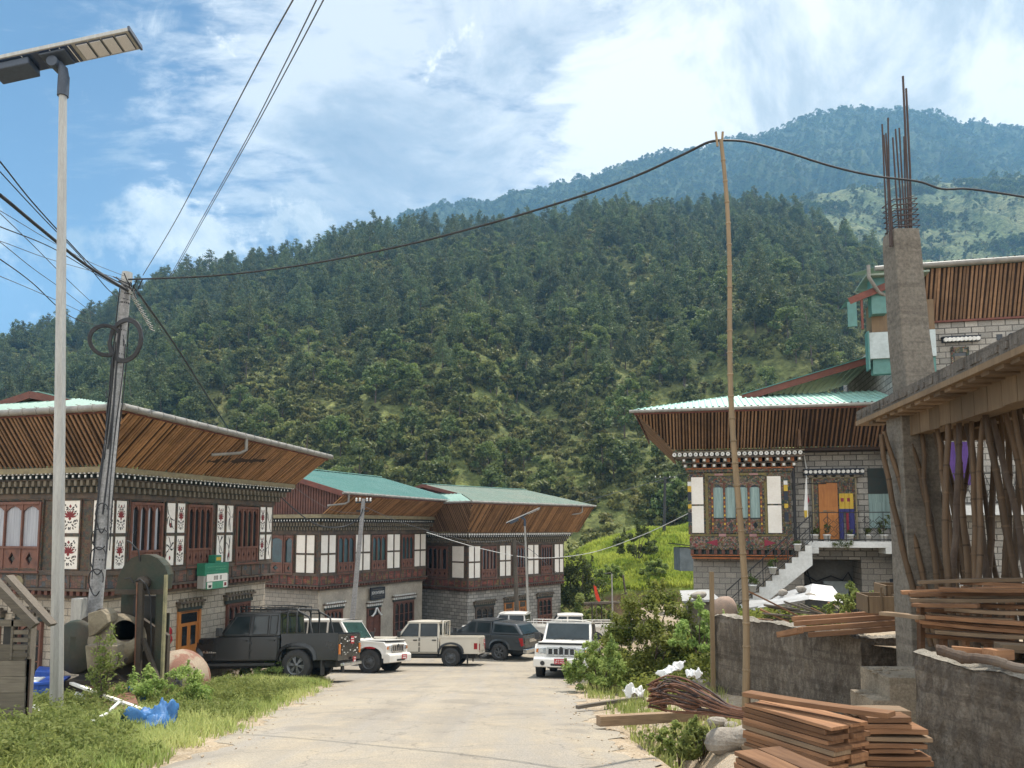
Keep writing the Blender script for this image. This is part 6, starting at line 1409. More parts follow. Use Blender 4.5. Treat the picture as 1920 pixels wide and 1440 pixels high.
            k=MB(); k.box(xr-.035,xr-.0,-w+.12,w-.12,zs+.08,zb-.1); k.build('tailgate',[pc],root,bevel=.02); k=MB(); k.box(xr-.045,xr-.035,-.35,.35,zb-.32,zb-.18); k.build('chrome_badge_strip',[m_chrome],root)
    if V.get('rack'):
        k=MB(); x0,x1=V['rack']; zr2=zr_+.12
        for z in (zr_+.04,zr2): k.tube([(x0,-tw,z),(x1,-tw,z),(x1,tw,z),(x0,tw,z),(x0,-tw,z)],.015,6)
        n=7
        for i in range(n+1):
            x=x0+(x1-x0)*i/n; k.tube([(x,-tw,zr_+.04),(x,tw,zr_+.04)],.011,5)
            for s in (-1,1): k.tube([(x,s*tw,zr_-.04),(x,s*tw,zr2)],.012,5)
        for i in range(5): y=-tw+2*tw*i/4; k.tube([(x1,y,zr_+.04),(x1,y,zr2)],.011,5); k.tube([(x0,y,zr_+.04),(x0,y,zr2)],.011,5)
        k.build('roof_rack',[m_black_trim],root)
    if V.get('stripe'):
        for s in (-1,1): k=MB(); k.prism([(xc0+.02,zh-.20),(xf-.42,zh-.26),(xf-.42,zh-.19),(xc0+.02,zh-.12)],s*(w+.001),s*(w+.006),0,T); k.build('red_stripe',[m_plate],root)
    if V.get('badge'):
        for s in (-1,1):
            k=MB(); q=random.Random(2); x=xc0+.34
            while x>xc0-.02: l=q.uniform(.02,.06); k.box(x-l,x,min(s*(w+.001),s*(w+.006)),max(s*(w+.001),s*(w+.006)),zh-.36,zh-.36+q.uniform(.03,.06)); x-=l+.012
            k.build('badge_lettering',[m_chrome],root)
    # seats glimpsed as dark shapes are behind opaque glass; hood shut line and seams
    k=MB(); k.box(xc0+.03,xf-.06,-w+.10,w-.10,zh+.0,zh+.045); hd=k.build('hood',[pc],root,bevel=.03); k=MB(); k.box(xc0+.02,xf-.05,-w+.085,w-.085,zh-.01,zh+.012); k.build('hood_gap',[m_black_trim],hd)
    return root
def place(root,contact,local,yaw,k=1.0):
    """set the vehicle so that the wheel foot `local` stands at `contact`, following the slope of the street"""
    local=(local[0]*k,local[1]*k); c,s=math.cos(yaw),math.sin(yaw); base=Vector((contact.x,contact.y,0))-Vector((c*local[0]-s*local[1],s*local[0]+c*local[1],0))
    f=Vector((c,s,0)); l=Vector((-s,c,0)); e=1.3
    zf=gz(*(base+f*e).xy)-gz(*(base-f*e).xy); zl=gz(*(base+l*.7).xy)-gz(*(base-l*.7).xy)
    fx_=Vector((f.x*2*e,f.y*2*e,zf)).normalized(); lx=Vector((l.x*1.4,l.y*1.4,zl)); lx=(lx-fx_*lx.dot(fx_)).normalized(); up=fx_.cross(lx)
    z=contact.z-(fx_.z*local[0]+lx.z*local[1])
    M=Matrix((( fx_.x,lx.x,up.x,base.x),(fx_.y,lx.y,up.y,base.y),(fx_.z,lx.z,up.z,z-.01),(0,0,0,1)))
    root.matrix_world=M@Matrix.Scale(k,4)
JEEP=dict(w=1.74,xf=2.28,xr=-2.60,fx=1.52,rx=-1.50,wr=.38,belt=1.16,hood=1.10,cowl=.80,cabend=-1.02,screen=.28,roofz=1.84,bed='open',rim=m_rim_grey,doors=[(.74,-.18),(-.22,-.96)],glass=[(0,-.14,True),(-.24,-.92,False)],slots=6,hinge=True)
def J(**k): d=dict(JEEP); d.update(k); return d
v1=vehicle(J(xf=2.42,fx=1.66,label='black double cab pickup with roof rack parked in the grass, orange side lamp',cat='pickup truck',paint=m_car_black,rim=m_rim_alloy,spoke='alloy',rack=(.18,-1.2),hoop=True,decals=True,rearplate=(-.15,1.02),second=True,amber=True,badge=True,sidelamp=True,chromebar=True,flarepaint=m_car_black,glass=[(0,-.14,True),(-.24,-.66,False),(-.72,-.92,False)],sideglass=m_carglass,bedz=1.20,wr=.40))
place(v1,gp(558,1276),(-1.50,.72),R(172),1.12)
v2=vehicle(J(label='white off-road car with a red stripe on its bonnet parked behind the black pickup',cat='car',paint=m_car_white,xf=2.15,xr=-2.1,rx=-1.25,cabend=-2.02,bed=None,rearrake=.12,glass=[(0,-.14,True),(-.24,-.96,False),(-1.04,-1.9,False)],rack=None,stripe=True,fog=False,plate=None,screenglass=m_carglass_g,flarepaint=m_car_white,flare=.03,platey=.25,rim=m_rim_grey,wr=.41,roofz=1.88))
place(v2,gp(695,1263),(1.52,-.72),R(-17),1.06)
v3=vehicle(J(label='cream double cab pickup parked before the middle house, tail to the road',cat='pickup truck',paint=m_car_cream,rearplate=(-.55,.95),sidetail=True,ladder_rack=True,flare=.06))
place(v3,gp(846,1250),(-1.50,.72),R(174),1.04)
v4=vehicle(J(label='dark grey rounded pickup with a matching canopy over its bed',cat='pickup truck',paint=m_car_grey,bed='canopy',w=1.84,xf=2.5,xr=-2.65,fx=1.65,rx=-1.45,cowl=.95,screen=-.0,cabend=-1.05,belt=1.16,hood=1.12,roofz=1.80,tumble=.16,glass=[(0,-.2,True),(-.28,-.95,False)],doors=[(.86,-.22),(-.26,-1.0)],chromebar=True,hinge=False,rim=m_rim_grey,spoke='alloy',flarepaint=m_car_grey,flare=.03,wr=.39))
place(v4,gp(938,1239),(-1.45,.80),R(153),1.04)
v5=vehicle(J(label='white pickup with bars along its bed parked behind the dark grey canopy pickup',cat='pickup truck',paint=m_car_white,bedbars=True))
place(v5,at(1004,1221,39.5),(-1.50,.72),R(168),1.04)
v6=vehicle(J(label='white pickup mostly hidden behind the white car coming up the road',cat='pickup truck',paint=m_car_white,bedbars=True))
place(v6,at(1065,1218,41),(-.2,.72),R(178))
v7=vehicle(J(label='white off-road pickup driving towards us on the right of the road',cat='pickup truck',moving=True,paint=m_car_white,fog=True,plate='BP-2-A0294',flarepaint=m_car_white,flare=.05,slots=5,w=1.70))
place(v7,gp(1016,1270),(1.52,-.72),math.atan2(-.98,-.19),1.06)
# ------------------------------------------------------------------ street lamps, poles and cables
def solar_lamp(foot,top,hd,scale,label,tilt=13,yaw=0,grp='solar street lamps'):
    root=thing('street_lamp',label,'street lamp',foot,0,grp); h=(top-foot).length; d=top-foot
    m=MB(); r0,r1=.098*scale,.06*scale; n=8; m.tube([Vector((0,0,-.3)),d*.5,d],[r0,(r0+r1)/2,r1],n,0,True,False); m.build('pole',[m_galv],root)
    b=MB(); b.cyl(d-Vector((0,0,.04)),d+Vector((0,0,.30))*scale,.085*scale,12); b.tube([d+Vector((0,0,.28))*scale,d+Vector((-.02,0,.42))*scale,d+Vector((-.10,0,.52))*scale],[.08*scale,.075*scale,.06*scale],10); b.cyl(d+Vector((-.14,-.12,.50))*scale,d+Vector((-.14,.12,.50))*scale,.09*scale,12); b.build('bracket',[m_lamp_body],root)
    hm=Matrix.Translation(d+Vector((-.10,0,.66))*scale)@Matrix.Rotation(R(yaw),4,'Z')@Matrix.Rotation(R(-tilt),4,'Y')@Matrix.Rotation(R(-9),4,'X')@Matrix.Scale(scale,4)
    def bb(nm,x0,x1,y0,y1,z0,z1,m_,par,bev=0): 
        k=MB(); k.box(x0,x1,y0,y1,z0,z1); o=k.build(nm,[m_],par,None,bev); o.matrix_local=hm if par is root else Matrix.Identity(4); return o
    hd_=bb('lamp_head',-1.28,1.25,-.20,.20,-.02,.05,m_galv,root,.008)
    bb('end_cap',1.25,1.285,-.21,.21,-.035,.06,m_lamp_body,hd_); bb('solar_panel',-1.27,.30,-.175,.175,-.035,-.02,m_solar,hd_)
    for i in range(4): k=MB(); x=.36+i*.215; k.box(x,x+.195,-.165,.165,-.035,-.02,1); k.box(x+.012,x+.183,-.15,.15,-.048,-.035,0); k.build('led_module',[m_led,m_lamp_body],hd_)
    k=MB(); 
    for x in (-.06,.10,.24,-.52): k.box(x,x+.012,-.175,.175,-.038,-.035)
    k.build('cell_divider',[m_white_pipe],hd_); bb('battery_box',-1.05,-.42,-.15,.17,-.17,-.035,m_lamp_body,hd_,.02); bb('mount_plate',-.25,.18,-.16,.16,-.075,-.035,m_lamp_body,hd_,.02)
    return root
f=gp(107,1346); tp=at(118,176,f.y); solar_lamp(f,tp,1,1.0,'tall galvanised solar street lamp standing in the grass at left')
f=at(992,1190,41.5); tp=at(984,985,41.5); solar_lamp(f,tp,1,.78,'distant solar street lamp in front of the far house',24,0)
f=at(163,1296,15.6); pt=at(238,520,f.y+.4)
pole=thing('utility_pole','leaning concrete utility pole wound with black cables at left','utility pole',f,0,'utility poles')
d=pt-f; m=MB(); m.tube([d*-.05,d*.3,d*.7,d],[.148,.132,.115,.098],18); m.build('shaft',[m_pole_conc],pole)
m=MB(); m.tube([d*.985,d*1.0,d*1.012],[.108,.112,.104],14); m.build('pole_cap',[m_galv],pole)
for k in (.80,.86,.93,.97,.30,.42,.55): m=MB(); m.tube([d*k,d*(k+.004)],.146-.046*k,14); m.build('strap',[m_dark_metal],pole)
q=random.Random(8)
for i in range(9):
    a=q.uniform(-2.6,.4); pts=[]; k0=q.uniform(.25,.6); k1=q.uniform(.78,.97)
    for j in range(14): k=k0+(k1-k0)*j/13; rr=.148-.05*k+.016+.02*math.sin(j*.6+i); aa=a+.14*math.sin(j*.45+i*2); pts.append(d*k+Vector((math.cos(aa)*rr,math.sin(aa)*rr,0)))
    m=MB(); m.tube(pts,.011+.006*(i%3==0),6); m.build('service_wire',[m_black_cable],pole)
q=random.Random(3)
for i in range(4):
    k=.18+.05*i; c=d*k; ra,rb_=q.uniform(.12,.2),q.uniform(.2,.32); pts=[c+Vector((ra*math.cos(t)+.08,-.16+.05*math.sin(2*t),rb_*math.sin(t)+.6)) for t in np.linspace(0,5.6,26)]; m=MB(); m.tube(pts,.012,6); m.build('wire_tangle',[m_black_cable],pole)
cc=d*.832
for (dx,rr,tw_,lab) in ((-.20,.33,.5,'smaller coil of black cable hung on the left of the concrete pole'),(.20,.46,-.35,'larger coil of black cable hung on the right of the concrete pole')):
    m=MB(); q=random.Random(int(rr*100))
    for i in range(10):
        r_=rr*q.uniform(.84,1.0); pts=[Vector((math.cos(t)*r_*math.cos(tw_)+q.uniform(-.008,.008),math.cos(t)*r_*math.sin(tw_)-.05,math.sin(t)*r_*1.02)) for t in np.linspace(0,6.2832,30)]; m.tube(pts,.019,6,caps=False)
    o=m.build('cable_coil',[m_black_cable],None,f+cc+Vector((dx,-.15,0))); tag(o,lab,'cable coil',kind=None)
m=MB(); e=d*.965
for i in range(14): t=i/13; m.tube([e+Vector((.12+.52*t,-.1,-.05-.85*t))+Vector((.05*math.cos(a),.05*math.sin(a),.02*a)) for a in np.linspace(0,5.6,9)],.009,5)
m.build('insulator_string',[m_galv],pole)
m=MB(); q=random.Random(6)
for i in range(16): p=e+Vector((.16,-.1,.0)); m.tube([p+Vector((q.uniform(-.12,.12),q.uniform(-.1,.1),q.uniform(-.1,.1))),p+Vector((q.uniform(-.35,.35),q.uniform(-.2,.1),q.uniform(-.25,.3)))],.012,5)
m.build('cable_clamps',[m_black_cable],pole)
m=MB(); b0=at(156,1143,f.y-.1)-f; m.box(b0.x-.11,b0.x+.10,b0.y-.25,b0.y-.02,b0.z-.24,b0.z+.24); m.build('meter_box',[m_galv],pole,None,.012)
def cable(px,r,label,mat=m_black_cable,cat='cable',group=None,n=10):
    r*=.72; P=[at(*p) for p in px]; out=[]
    for i in range(len(P)-1):     # Catmull-Rom through the measured points
        p0,p1,p2,p3=P[max(i-1,0)],P[i],P[i+1],P[min(i+2,len(P)-1)]
        for k in range(n):
            t=k/n; out.append(.5*((2*p1)+(p2-p0)*t+(2*p0-5*p1+4*p2-p3)*t*t+(3*p1-p0-3*p2+p3)*t*t*t))
    out.append(P[-1]); c=out[0]; m=MB(); m.tube([p-c for p in out],r,7); o=m.build('cable',[mat],None,c); return tag(o,label,cat,group)
YP=f.y
cable([(-90,300,9.5),(0,366,11),(75,428,12.6),(160,496,14.6),(240,545,YP)],.042,'thickest twisted black cable from the upper left edge down to the concrete pole')
m=None
cable([(-60,235,9.5),(0,303,11),(60,378,12.8),(130,455,14.8),(180,505,16.2),(235,535,YP)],.017,'upper black wire running down from the left edge to the pole top')
cable([(-60,255,9.5),(0,322,11),(80,408,13),(150,480,15),(205,545,16.4),(240,562,YP)],.013,'second black wire just below the upper one at left',group=None)
cable([(-40,375,10),(0,395,11),(100,455,14),(170,492,15.5),(232,517,YP)],.008,'thin grey wire reaching the very tip of the concrete pole',m_grey_cable)
cable([(-40,365,10),(2,402,11),(60,458,12.6),(120,518,14.6),(175,570,18)],.009,'thin wire passing behind the street lamp towards the hill',m_grey_cable)
cable([(-40,410,10),(0,425,11),(100,466,14),(190,520,16),(235,545,YP)],.013,'black wire from the left edge crossing the lamp at mid height')
cable([(-40,430,10),(0,454,11),(60,502,13),(120,545,16),(180,592,20)],.009,'lower thin wire sloping behind the street lamp to the trees',m_grey_cable)
cable([(-40,445,10),(0,452,11),(100,488,14),(232,524,YP)],.008,'nearly level thin wire meeting the concrete pole from the left',m_grey_cable)
cable([(-40,460,10),(0,486,11),(60,530,13),(130,592,16),(190,612,20)],.013,'lowest black wire at the left edge, curving down past the lamp')
cable([(-40,505,10),(0,518,11),(90,556,14),(160,588,18)],.008,'faintest low wire at the left edge below all the others',m_grey_cable)
cable([(268,516,YP),(330,412,14),(420,240,10),(500,88,7.4),(575,-45,5.8)],.010,'single thin wire rising steeply from the pole to the top edge',m_grey_cable)
cable([(318,520,YP+3),(380,408,15),(460,265,11),(535,118,8),(615,-45,6)],.009,'left wire of the close pair rising to the top edge',m_grey_cable)
cable([(320,522,YP+3),(386,404,15),(466,262,11),(545,116,8),(630,-45,6)],.009,'right wire of the close pair rising to the top edge',m_grey_cable)
YM=10.6
cable([(240,524,YP),(400,517,16.2),(560,498,15.3),(740,464,14.2),(900,424,13.2),(1050,380,12.3),(1180,335,11.6),(1280,290,11.0),(1325,268,10.7),(1350,263,YM)],.026,'long sagging black cable from the concrete pole to the bamboo mast')
cable([(1350,263,YM),(1400,266,10.7),(1470,284,10.8),(1560,312,11),(1640,330,11.3),(1720,340,11.4),(1765,354,11.4),(1810,354,11.4),(1860,360,11.4),(1960,376,11.4)],.022,'wavy black cable from the bamboo mast to the right edge over the bars')
cable([(258,548,YP),(330,650,19),(400,760,22),(470,865,26),(530,935,30),(590,982,32),(640,988,33.5),(672,972,34),(682,948,34.3)],.036,'heavy cable drooping from the concrete pole to the small pole by the middle house')
cable([(262,556,YP),(350,690,20),(440,822,24),(540,905,29),(620,955,33),(676,962,34.3)],.010,'thin line below the heavy cable towards the middle house',m_grey_cable)
cable([(684,950,34.3),(760,982,37),(860,1010,40),(905,1016,41.4),(963,1012,42.2)],.016,'line from the small pole to the wooden pole of the far house',m_grey_cable)
cable([(800,998,38),(900,1028,41),(1000,1046,44),(1100,1038,42),(1200,1005,36),(1292,962,29)],.022,'pale line swinging from the far house across the bank to the carved bay',m_white_pipe)
cable([(968,1014,42.2),(1000,1035,44),(1030,1062,47),(1058,1085,50)],.02,'short line from the wooden pole to the far corner of the far house',m_grey_cable)
cable([(1247,898,72),(1150,925,80),(1050,955,90),(960,985,100)],.04,'thin far line from the bank pole towards the valley',m_grey_cable); cable([(1247,898,72),(1290,886,55),(1330,880,40)],.03,'short far line from the bank pole behind the carved bay',m_grey_cable)
def slim_pole(name,foot,top,r,mat,label,arms=False):
    root=thing(name,label,'utility pole',foot,0,'utility poles'); d=top-foot; m=MB(); m.tube([d*-.03,d*.5,d],[r,r*.85,r*.7],10); m.build('shaft',[mat],root)
    if arms: 
        m=MB(); L=arms; m.beam(d*.97+Vector((-L,0,0)),d*.97+Vector((L,0,.02)),.06,.08); m.beam(d*.90+Vector((-L*.8,0,0)),d*.90+Vector((L*.8,0,0)),.06,.08); m.build('cross_arm',[m_dark_metal],root)
        for s in (-.9,-.45,.45,.9): m=MB(); m.lathe([(.03,0),(.05,.05),(.03,.09),(.05,.14),(.0,.17)],(0,0,1),d*.97+Vector((s*L,0,.04)),8); m.build('insulator',[m_white_dot],root)
    return root
slim_pole('utility_pole',at(660,1168,34.3),at(682,935,34.3),.12,m_pole_conc,'small concrete pole in front of the middle house',.35)
slim_pole('utility_pole',at(971,1192,42.2),at(964,1010,42.2),.14,m_board_old,'short wooden pole beside the distant street lamp')
slim_pole('utility_pole',at(1245,1006,72),at(1247,893,72),.16,m_dark_metal,'far utility pole standing on the grassy bank',1.0)

# ------------------------------------------------------------------ signs and small things on the house fronts
def on_house(root,mb_T): pass
F1=house1.matrix_basis@Matrix.Translation((0,0,4.45)); F2=house2.matrix_basis@Matrix.Translation((0,0,6.35))
sg=thing('signboard','green and white bank style signboard fixed to the front of the big house','sign',mat=F1@Matrix.Translation((.4,0,0)))
k=MB(); k.box(3.02,4.12,-.42,-.12,-1.42,-1.05); k.box(3.50,3.78,-.40,-.14,-1.05,-.82); k.box(3.0,3.1,-.40,-.16,-1.80,-1.42,1); k.box(4.05,4.15,-.40,-.16,-1.80,-1.42,1); k.build('sign_box',[m_green_sign,m_galv],sg,None,.01)
k=MB(); k.box(3.10,4.06,-.425,-.415,-1.60,-1.38); k.build('white_band',[m_white_panel],sg); k=MB(); k.box(3.12,4.05,-.43,-.16,-1.82,-1.61,0); k.box(3.12,3.34,-.436,-.43,-1.80,-1.62,1); k.box(3.86,4.04,-.436,-.43,-1.80,-1.62,1); k.box(3.17,3.30,-.44,-.436,-1.78,-1.70,2); k.box(3.90,4.0,-.44,-.436,-1.76,-1.66,3); k.build('lower_board',[m_green_sign2,m_white_panel,m_black_ink,m_red_ink],sg)
k=MB(); q=random.Random(4)
for z,x0,x1,h in ((-1.18,3.12,4.0,.03),(-1.26,3.5,3.98,.03),(-1.33,3.12,3.6,.02)):
    x=x0
    while x<x1: l=q.uniform(.03,.09); k.box(x,min(x+l,x1),-.425,-.42,z,z+h); x+=l+.02
for x in (3.42,3.47,3.53,3.58,3.70,3.75): k.box(x,x+.025,-.43,-.425,-1.56,-1.43,1)
for z in (-1.66,-1.72,-1.78): k.box(3.42,3.80,-.436,-.43,z,z+.025,0)
k.box(3.54,3.74,-.405,-.40,-.98,-.88,2); k.build('faint_lettering',[m_green_sign2,m_board_old,m_yellow],sg)
sg=thing('signboard','black shop signboard with white lettering above the door of the middle house','sign',mat=F2)
k=MB(); k.box(3.68,4.86,-.10,-.03,-3.70,-3.08); bd=k.build('board',[m_sign_black],sg)
FM=Matrix.Translation((4.27,-.101,-3.36))@Matrix.Rotation(R(90),4,'X'); lettering('JIGME ENTERPRISE',.22,m_white_dot,bd,FM,1.02)
k=MB(); q=random.Random(9)
for z,h in ((-3.20,.03),(-3.53,.03),(-3.61,.02)):
    x=3.86
    while x<4.66: l=q.uniform(.03,.08); k.box(x,x+l,-.104,-.1,z,z+h); x+=l+.025
k.build('small_lettering',[m_block_tan],bd)
o=MB(); 
for s in (-1,1): o.tube([(4.17+s*.03,-.12,-4.12),(4.17+s*.16,-.14,-4.36),(4.17+s*.34,-.13,-4.52),(4.17+s*.46,-.12,-4.50)],[.035,.05,.045,.015],7)
o=o.build('white_scarf',[m_white_bag],None); o.matrix_world=F2@Matrix.Translation((0,0,.0)); tag(o,'white scarf draped in two swags over the door of the middle house','scarf')
rc=MB(); q=random.Random(2)
for i in range(9): rc.blob((q.uniform(-.12,.12),q.uniform(-.05,0),q.uniform(-.22,.16)),(.09,.04,.10),i,8,0,.4)
rc.tube([(0,0,.1),(-.02,-.02,.35)],.02,5); o=rc.build('wall_tassel',[m_red_cloth],None); o.matrix_world=F1@Matrix.Translation((2.36,-.05,-2.95)); tag(o,'red cloth tassel hanging on the tan block wall beside the orange door','tassel')

# ------------------------------------------------------------------ concrete mixer hoist left rusting by the pole
YB=14.6; MS=FPX/YB; MB0=at(255,1302,YB)
mix=thing('concrete_mixer','tall dark green concrete mixer hoist rusting behind the concrete pole','concrete mixer',MB0)
lx=lambda px:(px-255)/MS
lz=lambda py:(1302-py)/MS
def PL(pts,y0,y1,mi=0,mb=None): mb=mb or MB(); mb.prism([(lx(a),lz(b)) for a,b in pts],y0,y1,mi,lambda a,d,z:(a,d,z)); return mb
hood=[(300,1112),(302,1085),(296,1068),(284,1055),(268,1048),(252,1048),(236,1054),(222,1068),(214,1085),(208,1112)]
k=PL(hood,.0,.05); k2=[(lx(a),lz(b)) for a,b in hood]
for (a,b) in zip(k2[:-1],k2[1:]): k.add([(a[0],.0,a[1]),(b[0],.0,b[1]),(b[0],.30,b[1]),(a[0],.30,a[1])],[(0,1,2,3)])
k.build('arched_hood',[m_mach_green],mix)
k=PL([(205,1112),(240,1112),(240,1180),(226,1215),(205,1215)],.30,.36); PL([(284,1112),(302,1112),(300,1290),(286,1290)],.0,.06,0,k); k.box(lx(299),lx(303),-.03,.05,lz(1290),lz(1085),1); PL([(240,1160),(290,1160),(290,1290),(240,1290)],.46,.5,0,k); PL([(208,1112),(300,1112),(300,1121),(208,1121)],-.02,.03,2,k); k.build('side_panels',[m_mach_green,plain('worn_edge_paint',(.30,.27,.15),(.16,.15,.09),5,.7),m_mach_dark],mix)
k=MB(); k.beam((lx(262),-.12,lz(1100)),(lx(264),-.14,lz(1292)),.10,.09,0); k.beam((lx(256.5),-.18,lz(1098)),(lx(260),-.19,lz(1292)),.012,.02,1); k.build('mast_channel',[m_mach_dark,m_rust],mix)
k=MB(); k.beam((lx(268),-.1,lz(1200)),(lx(308),-.15,lz(1290)),.08,.06,0); k.beam((lx(188),-.2,lz(1225)),(lx(245),-.22,lz(1278)),.07,.05,0); k.beam((lx(222),-.25,lz(1252)),(lx(248),-.25,lz(1234)),.05,.05,0); k.beam((lx(190),-.22,lz(1207)),(lx(252),-.2,lz(1205)),.06,.08,0); k.beam((lx(262),-.16,lz(1292)),(lx(282),-.1,lz(1296)),.12,.16,1); k.build('strut',[m_mach_dark,m_step],mix)
k=MB(); k.tube([(lx(246),.1,lz(1098)),(lx(250),-.1,lz(1096)),(lx(262),-.18,lz(1092)),(lx(272),-.16,lz(1100)),(lx(278),-.1,lz(1125)),(lx(281),-.05,lz(1200)),(lx(280),-.05,lz(1260))],.014,6); k.tube([(lx(228),-.05,lz(1092)),(lx(240),-.1,lz(1090)),(lx(246),-.08,lz(1100))],.012,6); k.tube([(lx(252),.0,lz(1060)),(lx(250),-.05,lz(1040)),(lx(236),-.1,lz(1024)),(lx(230),-.1,lz(1022))],.014,6); k.build('hoist_rope',[m_black_cable],mix)
k=MB(); k.lathe([(.0,-.05),(.13,-.05),(.11,0),(.13,.05),(0,.05)],(0,1,0),(lx(262),-.06,lz(1100)),18); k.build('pulley',[m_mach_dark],mix)
k=MB(); c=(lx(214),.05,lz(1205)); axd=Vector((.55,-.55,.42)); k.lathe([(.22,-.52),(.40,-.30),(.50,-.05),(.50,.10),(.37,.36),(.24,.44),(.21,.44)],axd,c,22); k.build('mixing_drum',[m_drum],mix)
k=PL([(188,1150),(212,1143),(222,1152),(226,1166),(205,1186),(192,1192)],-.55,-.15); PL([(190,1205),(246,1205),(243,1245),(222,1256),(196,1248)],-.62,-.2,0,k); k.build('hopper',[m_drum],mix,None,.02)
k=MB(); k.lathe([(.0,-.08),(.46,-.08),(.50,0),(.46,.08),(0,.08)],(0.2,1,0),(lx(148),-.1,lz(1215)),22); k.beam((lx(140),-.16,lz(1215)),(lx(160),-.16,lz(1215)),.05,.4); k.build('ring_housing',[m_mach_green],mix)
k=MB(); k1=MB(); k1.prism([(lx(132),lz(1290)),(lx(132),lz(1170)),(lx(165),lz(1150)),(lx(240),lz(1165)),(lx(296),lz(1200)),(lx(296),lz(1290))],.30,.42,0,lambda a,d,z:(a,d,z)); k1.build('back_plate',[m_mach_dark],mix); k0=MB(); k0.box(lx(238),lx(290),.1,.28,lz(1165),lz(1125),0); k0.build('motor_box',[m_dark_metal],mix); k.box(lx(140),lx(300),-.3,.6,lz(1300),lz(1272),1); k.build('base_frame',[m_dark_metal,m_mach_dark],mix)
# rusty drum bowl, small wheel, scrap
p=gp(362,1300); o=MB(); o.lathe([(.02,.0),(.34,.05),(.55,.22),(.62,.42),(.60,.50)],(-.62,.35,-.45),(0,0,.66),26); o.lathe([(.60,.50),(.66,.50),(.66,.56),(.60,.56)],(-.62,.35,-.45),(0,0,.66),26); o.cyl((.36,-.28,.28),(.42,-.36,.30),.05,10); o=o.build('mixer_bowl',[plain('flaking_rusty_paint',(.30,.235,.17),(.22,.11,.075),2.5,.85,bump=.5,lo=.45,hi=.55)],None,(p.x,p.y,p.z-.12)); tag(o,'round rusty mixer bowl lying face down in the grass','mixer bowl')
p=gp(330,1300); root=thing('spare_wheel','small knobbly wheel standing in weeds beside the rusty bowl','wheel',(p.x,p.y,p.z-.05)); t_=MB(); t_.lathe([(.10,-.09),(.19,-.1),(.215,-.06),(.215,.06),(.19,.1),(.10,.09)],(1,.5,0),(0,0,.2),20)
for i in range(20):
    a=6.283*i/20
    for s in (-.5,.5): c=Vector((1,.5,0)).normalized(); y=Vector((-.447,.894,0)); dd=y*math.cos(a)+Vector((0,0,math.sin(a))); t_.beam(dd*.215+c*(s*.07)+Vector((0,0,.2)),dd*.235+c*(s*.07)+Vector((0,0,.2)),.05,.03)
t_.build('tyre',[m_tyre],root); t_=MB(); t_.lathe([(0,-.06),(.10,-.06),(.10,.06),(0,.06)],(1,.5,0),(0,0,.2),14); t_.build('rim',[m_rust],root)
p=gp(352,1285); o=MB(); o.blob((0,0,.12),(.22,.06,.12),3,8,0,.4); o.blob((.2,0,.06),(.12,.05,.06),4,8,1,.4); o=o.build('scrap_sheet',[m_roof_mint,m_yellow],None,(p.x,p.y-.2,p.z+.15)); tag(o,'crumpled mint scrap of sheet leaning on the rusty bowl','scrap')

# ------------------------------------------------------------------ shack, crates, tarpaulin and boards at lower left
YS=10.4; S0_=at(0,1330,YS); ssc=FPX/YS
sh=thing('shack','grey plank shack with a sloping beam roof at the left edge','shack',(S0_.x,YS,S0_.z)); sx=lambda px:(px-0)/ssc; sz=lambda py:(1330-py)/ssc
k=MB(); q=random.Random(4)
for i in range(5): z=sz(1330)-.2+i*.21; k.box(-1.2,sx(47)-i*.008,-.03,.0+.01*q.random(),z,z+.205,0)
k.box(-1.2,sx(50),.0,.03,-.2,sz(1240),1); k.box(sx(44),sx(49),0,.12,-.2,sz(1165),0); k.build('plank_wall',[m_board_old,m_backing],sh)
k=MB(); k.box(sx(-2),sx(22),-.0,.03,sz(1240),sz(1180),1)
for i in range(4): z=sz(1236)+i*.1; k.box(sx(18),sx(46),-.04,-.01,z,z+.055,0)
k.box(sx(16),sx(20),-.05,0,sz(1240),sz(1165),0); k.box(-.5,sx(46),-.05,.0,sz(1180),sz(1168),0); k.build('slatted_window',[m_board_old,m_dark_metal],sh)
k=MB(); k.beam((sx(-30),-.15,sz(1082)),(sx(64),-.10,sz(1178)),.10,.10,0); k.beam((sx(-30),.05,sz(1096)),(sx(42),.05,sz(1172)),.12,.09,0); k.beam((sx(-30),.35,sz(1092)),(sx(60),.35,sz(1184)),.16,.05,0)
k.build('roof_beam',[m_board_old],sh)
p=gp(75,1322); cr=thing('plastic_crate','blue plastic crate with broken side beside the shack','crate',(p.x,p.y,p.z),R(15)); k=MB(); k.box(-.34,.36,-.22,-.19,0,.42); k.box(-.34,-.31,-.22,.3,0,.42); k.box(.33,.36,-.22,.3,.0,.42); k.box(-.34,.36,.28,.31,0,.42); k.box(-.34,.36,-.22,.3,-.0,.03); k.box(-.37,.39,-.25,.34,.40,.44)
for x in (-.2,0,.2): k.box(x,x+.03,-.235,-.22,.02,.40)
k.build('crate_body',[m_blue_plastic],cr); k=MB(); k.box(-.3,.0,-.16,.25,.36,.46); k.build('white_lining',[m_white_bag],cr,None,.02)
p=gp(75,1300); k=MB(); k.box(-.3,.30,-.2,.2,0,.32); o=k.build('plastic_drum',[m_blue_plastic],None,(p.x,p.y+.3,p.z+.25),.05); o.rotation_euler=(.1,.15,.4); tag(o,'dented blue plastic container tipped behind the broken crate','container')
def loose_board(pa,pb,w_,t_,m_,label,cat='board',group=None,name='board',lift=.03,bev=0):
    o=aligned_board(name,pa,pb,w_,t_,m_,bev or .004,bow=(sum(ord(ch) for ch in label)%7-3)*.002+((pa.x*37.7)%1-.5)*.02); return tag(o,label,cat,group)
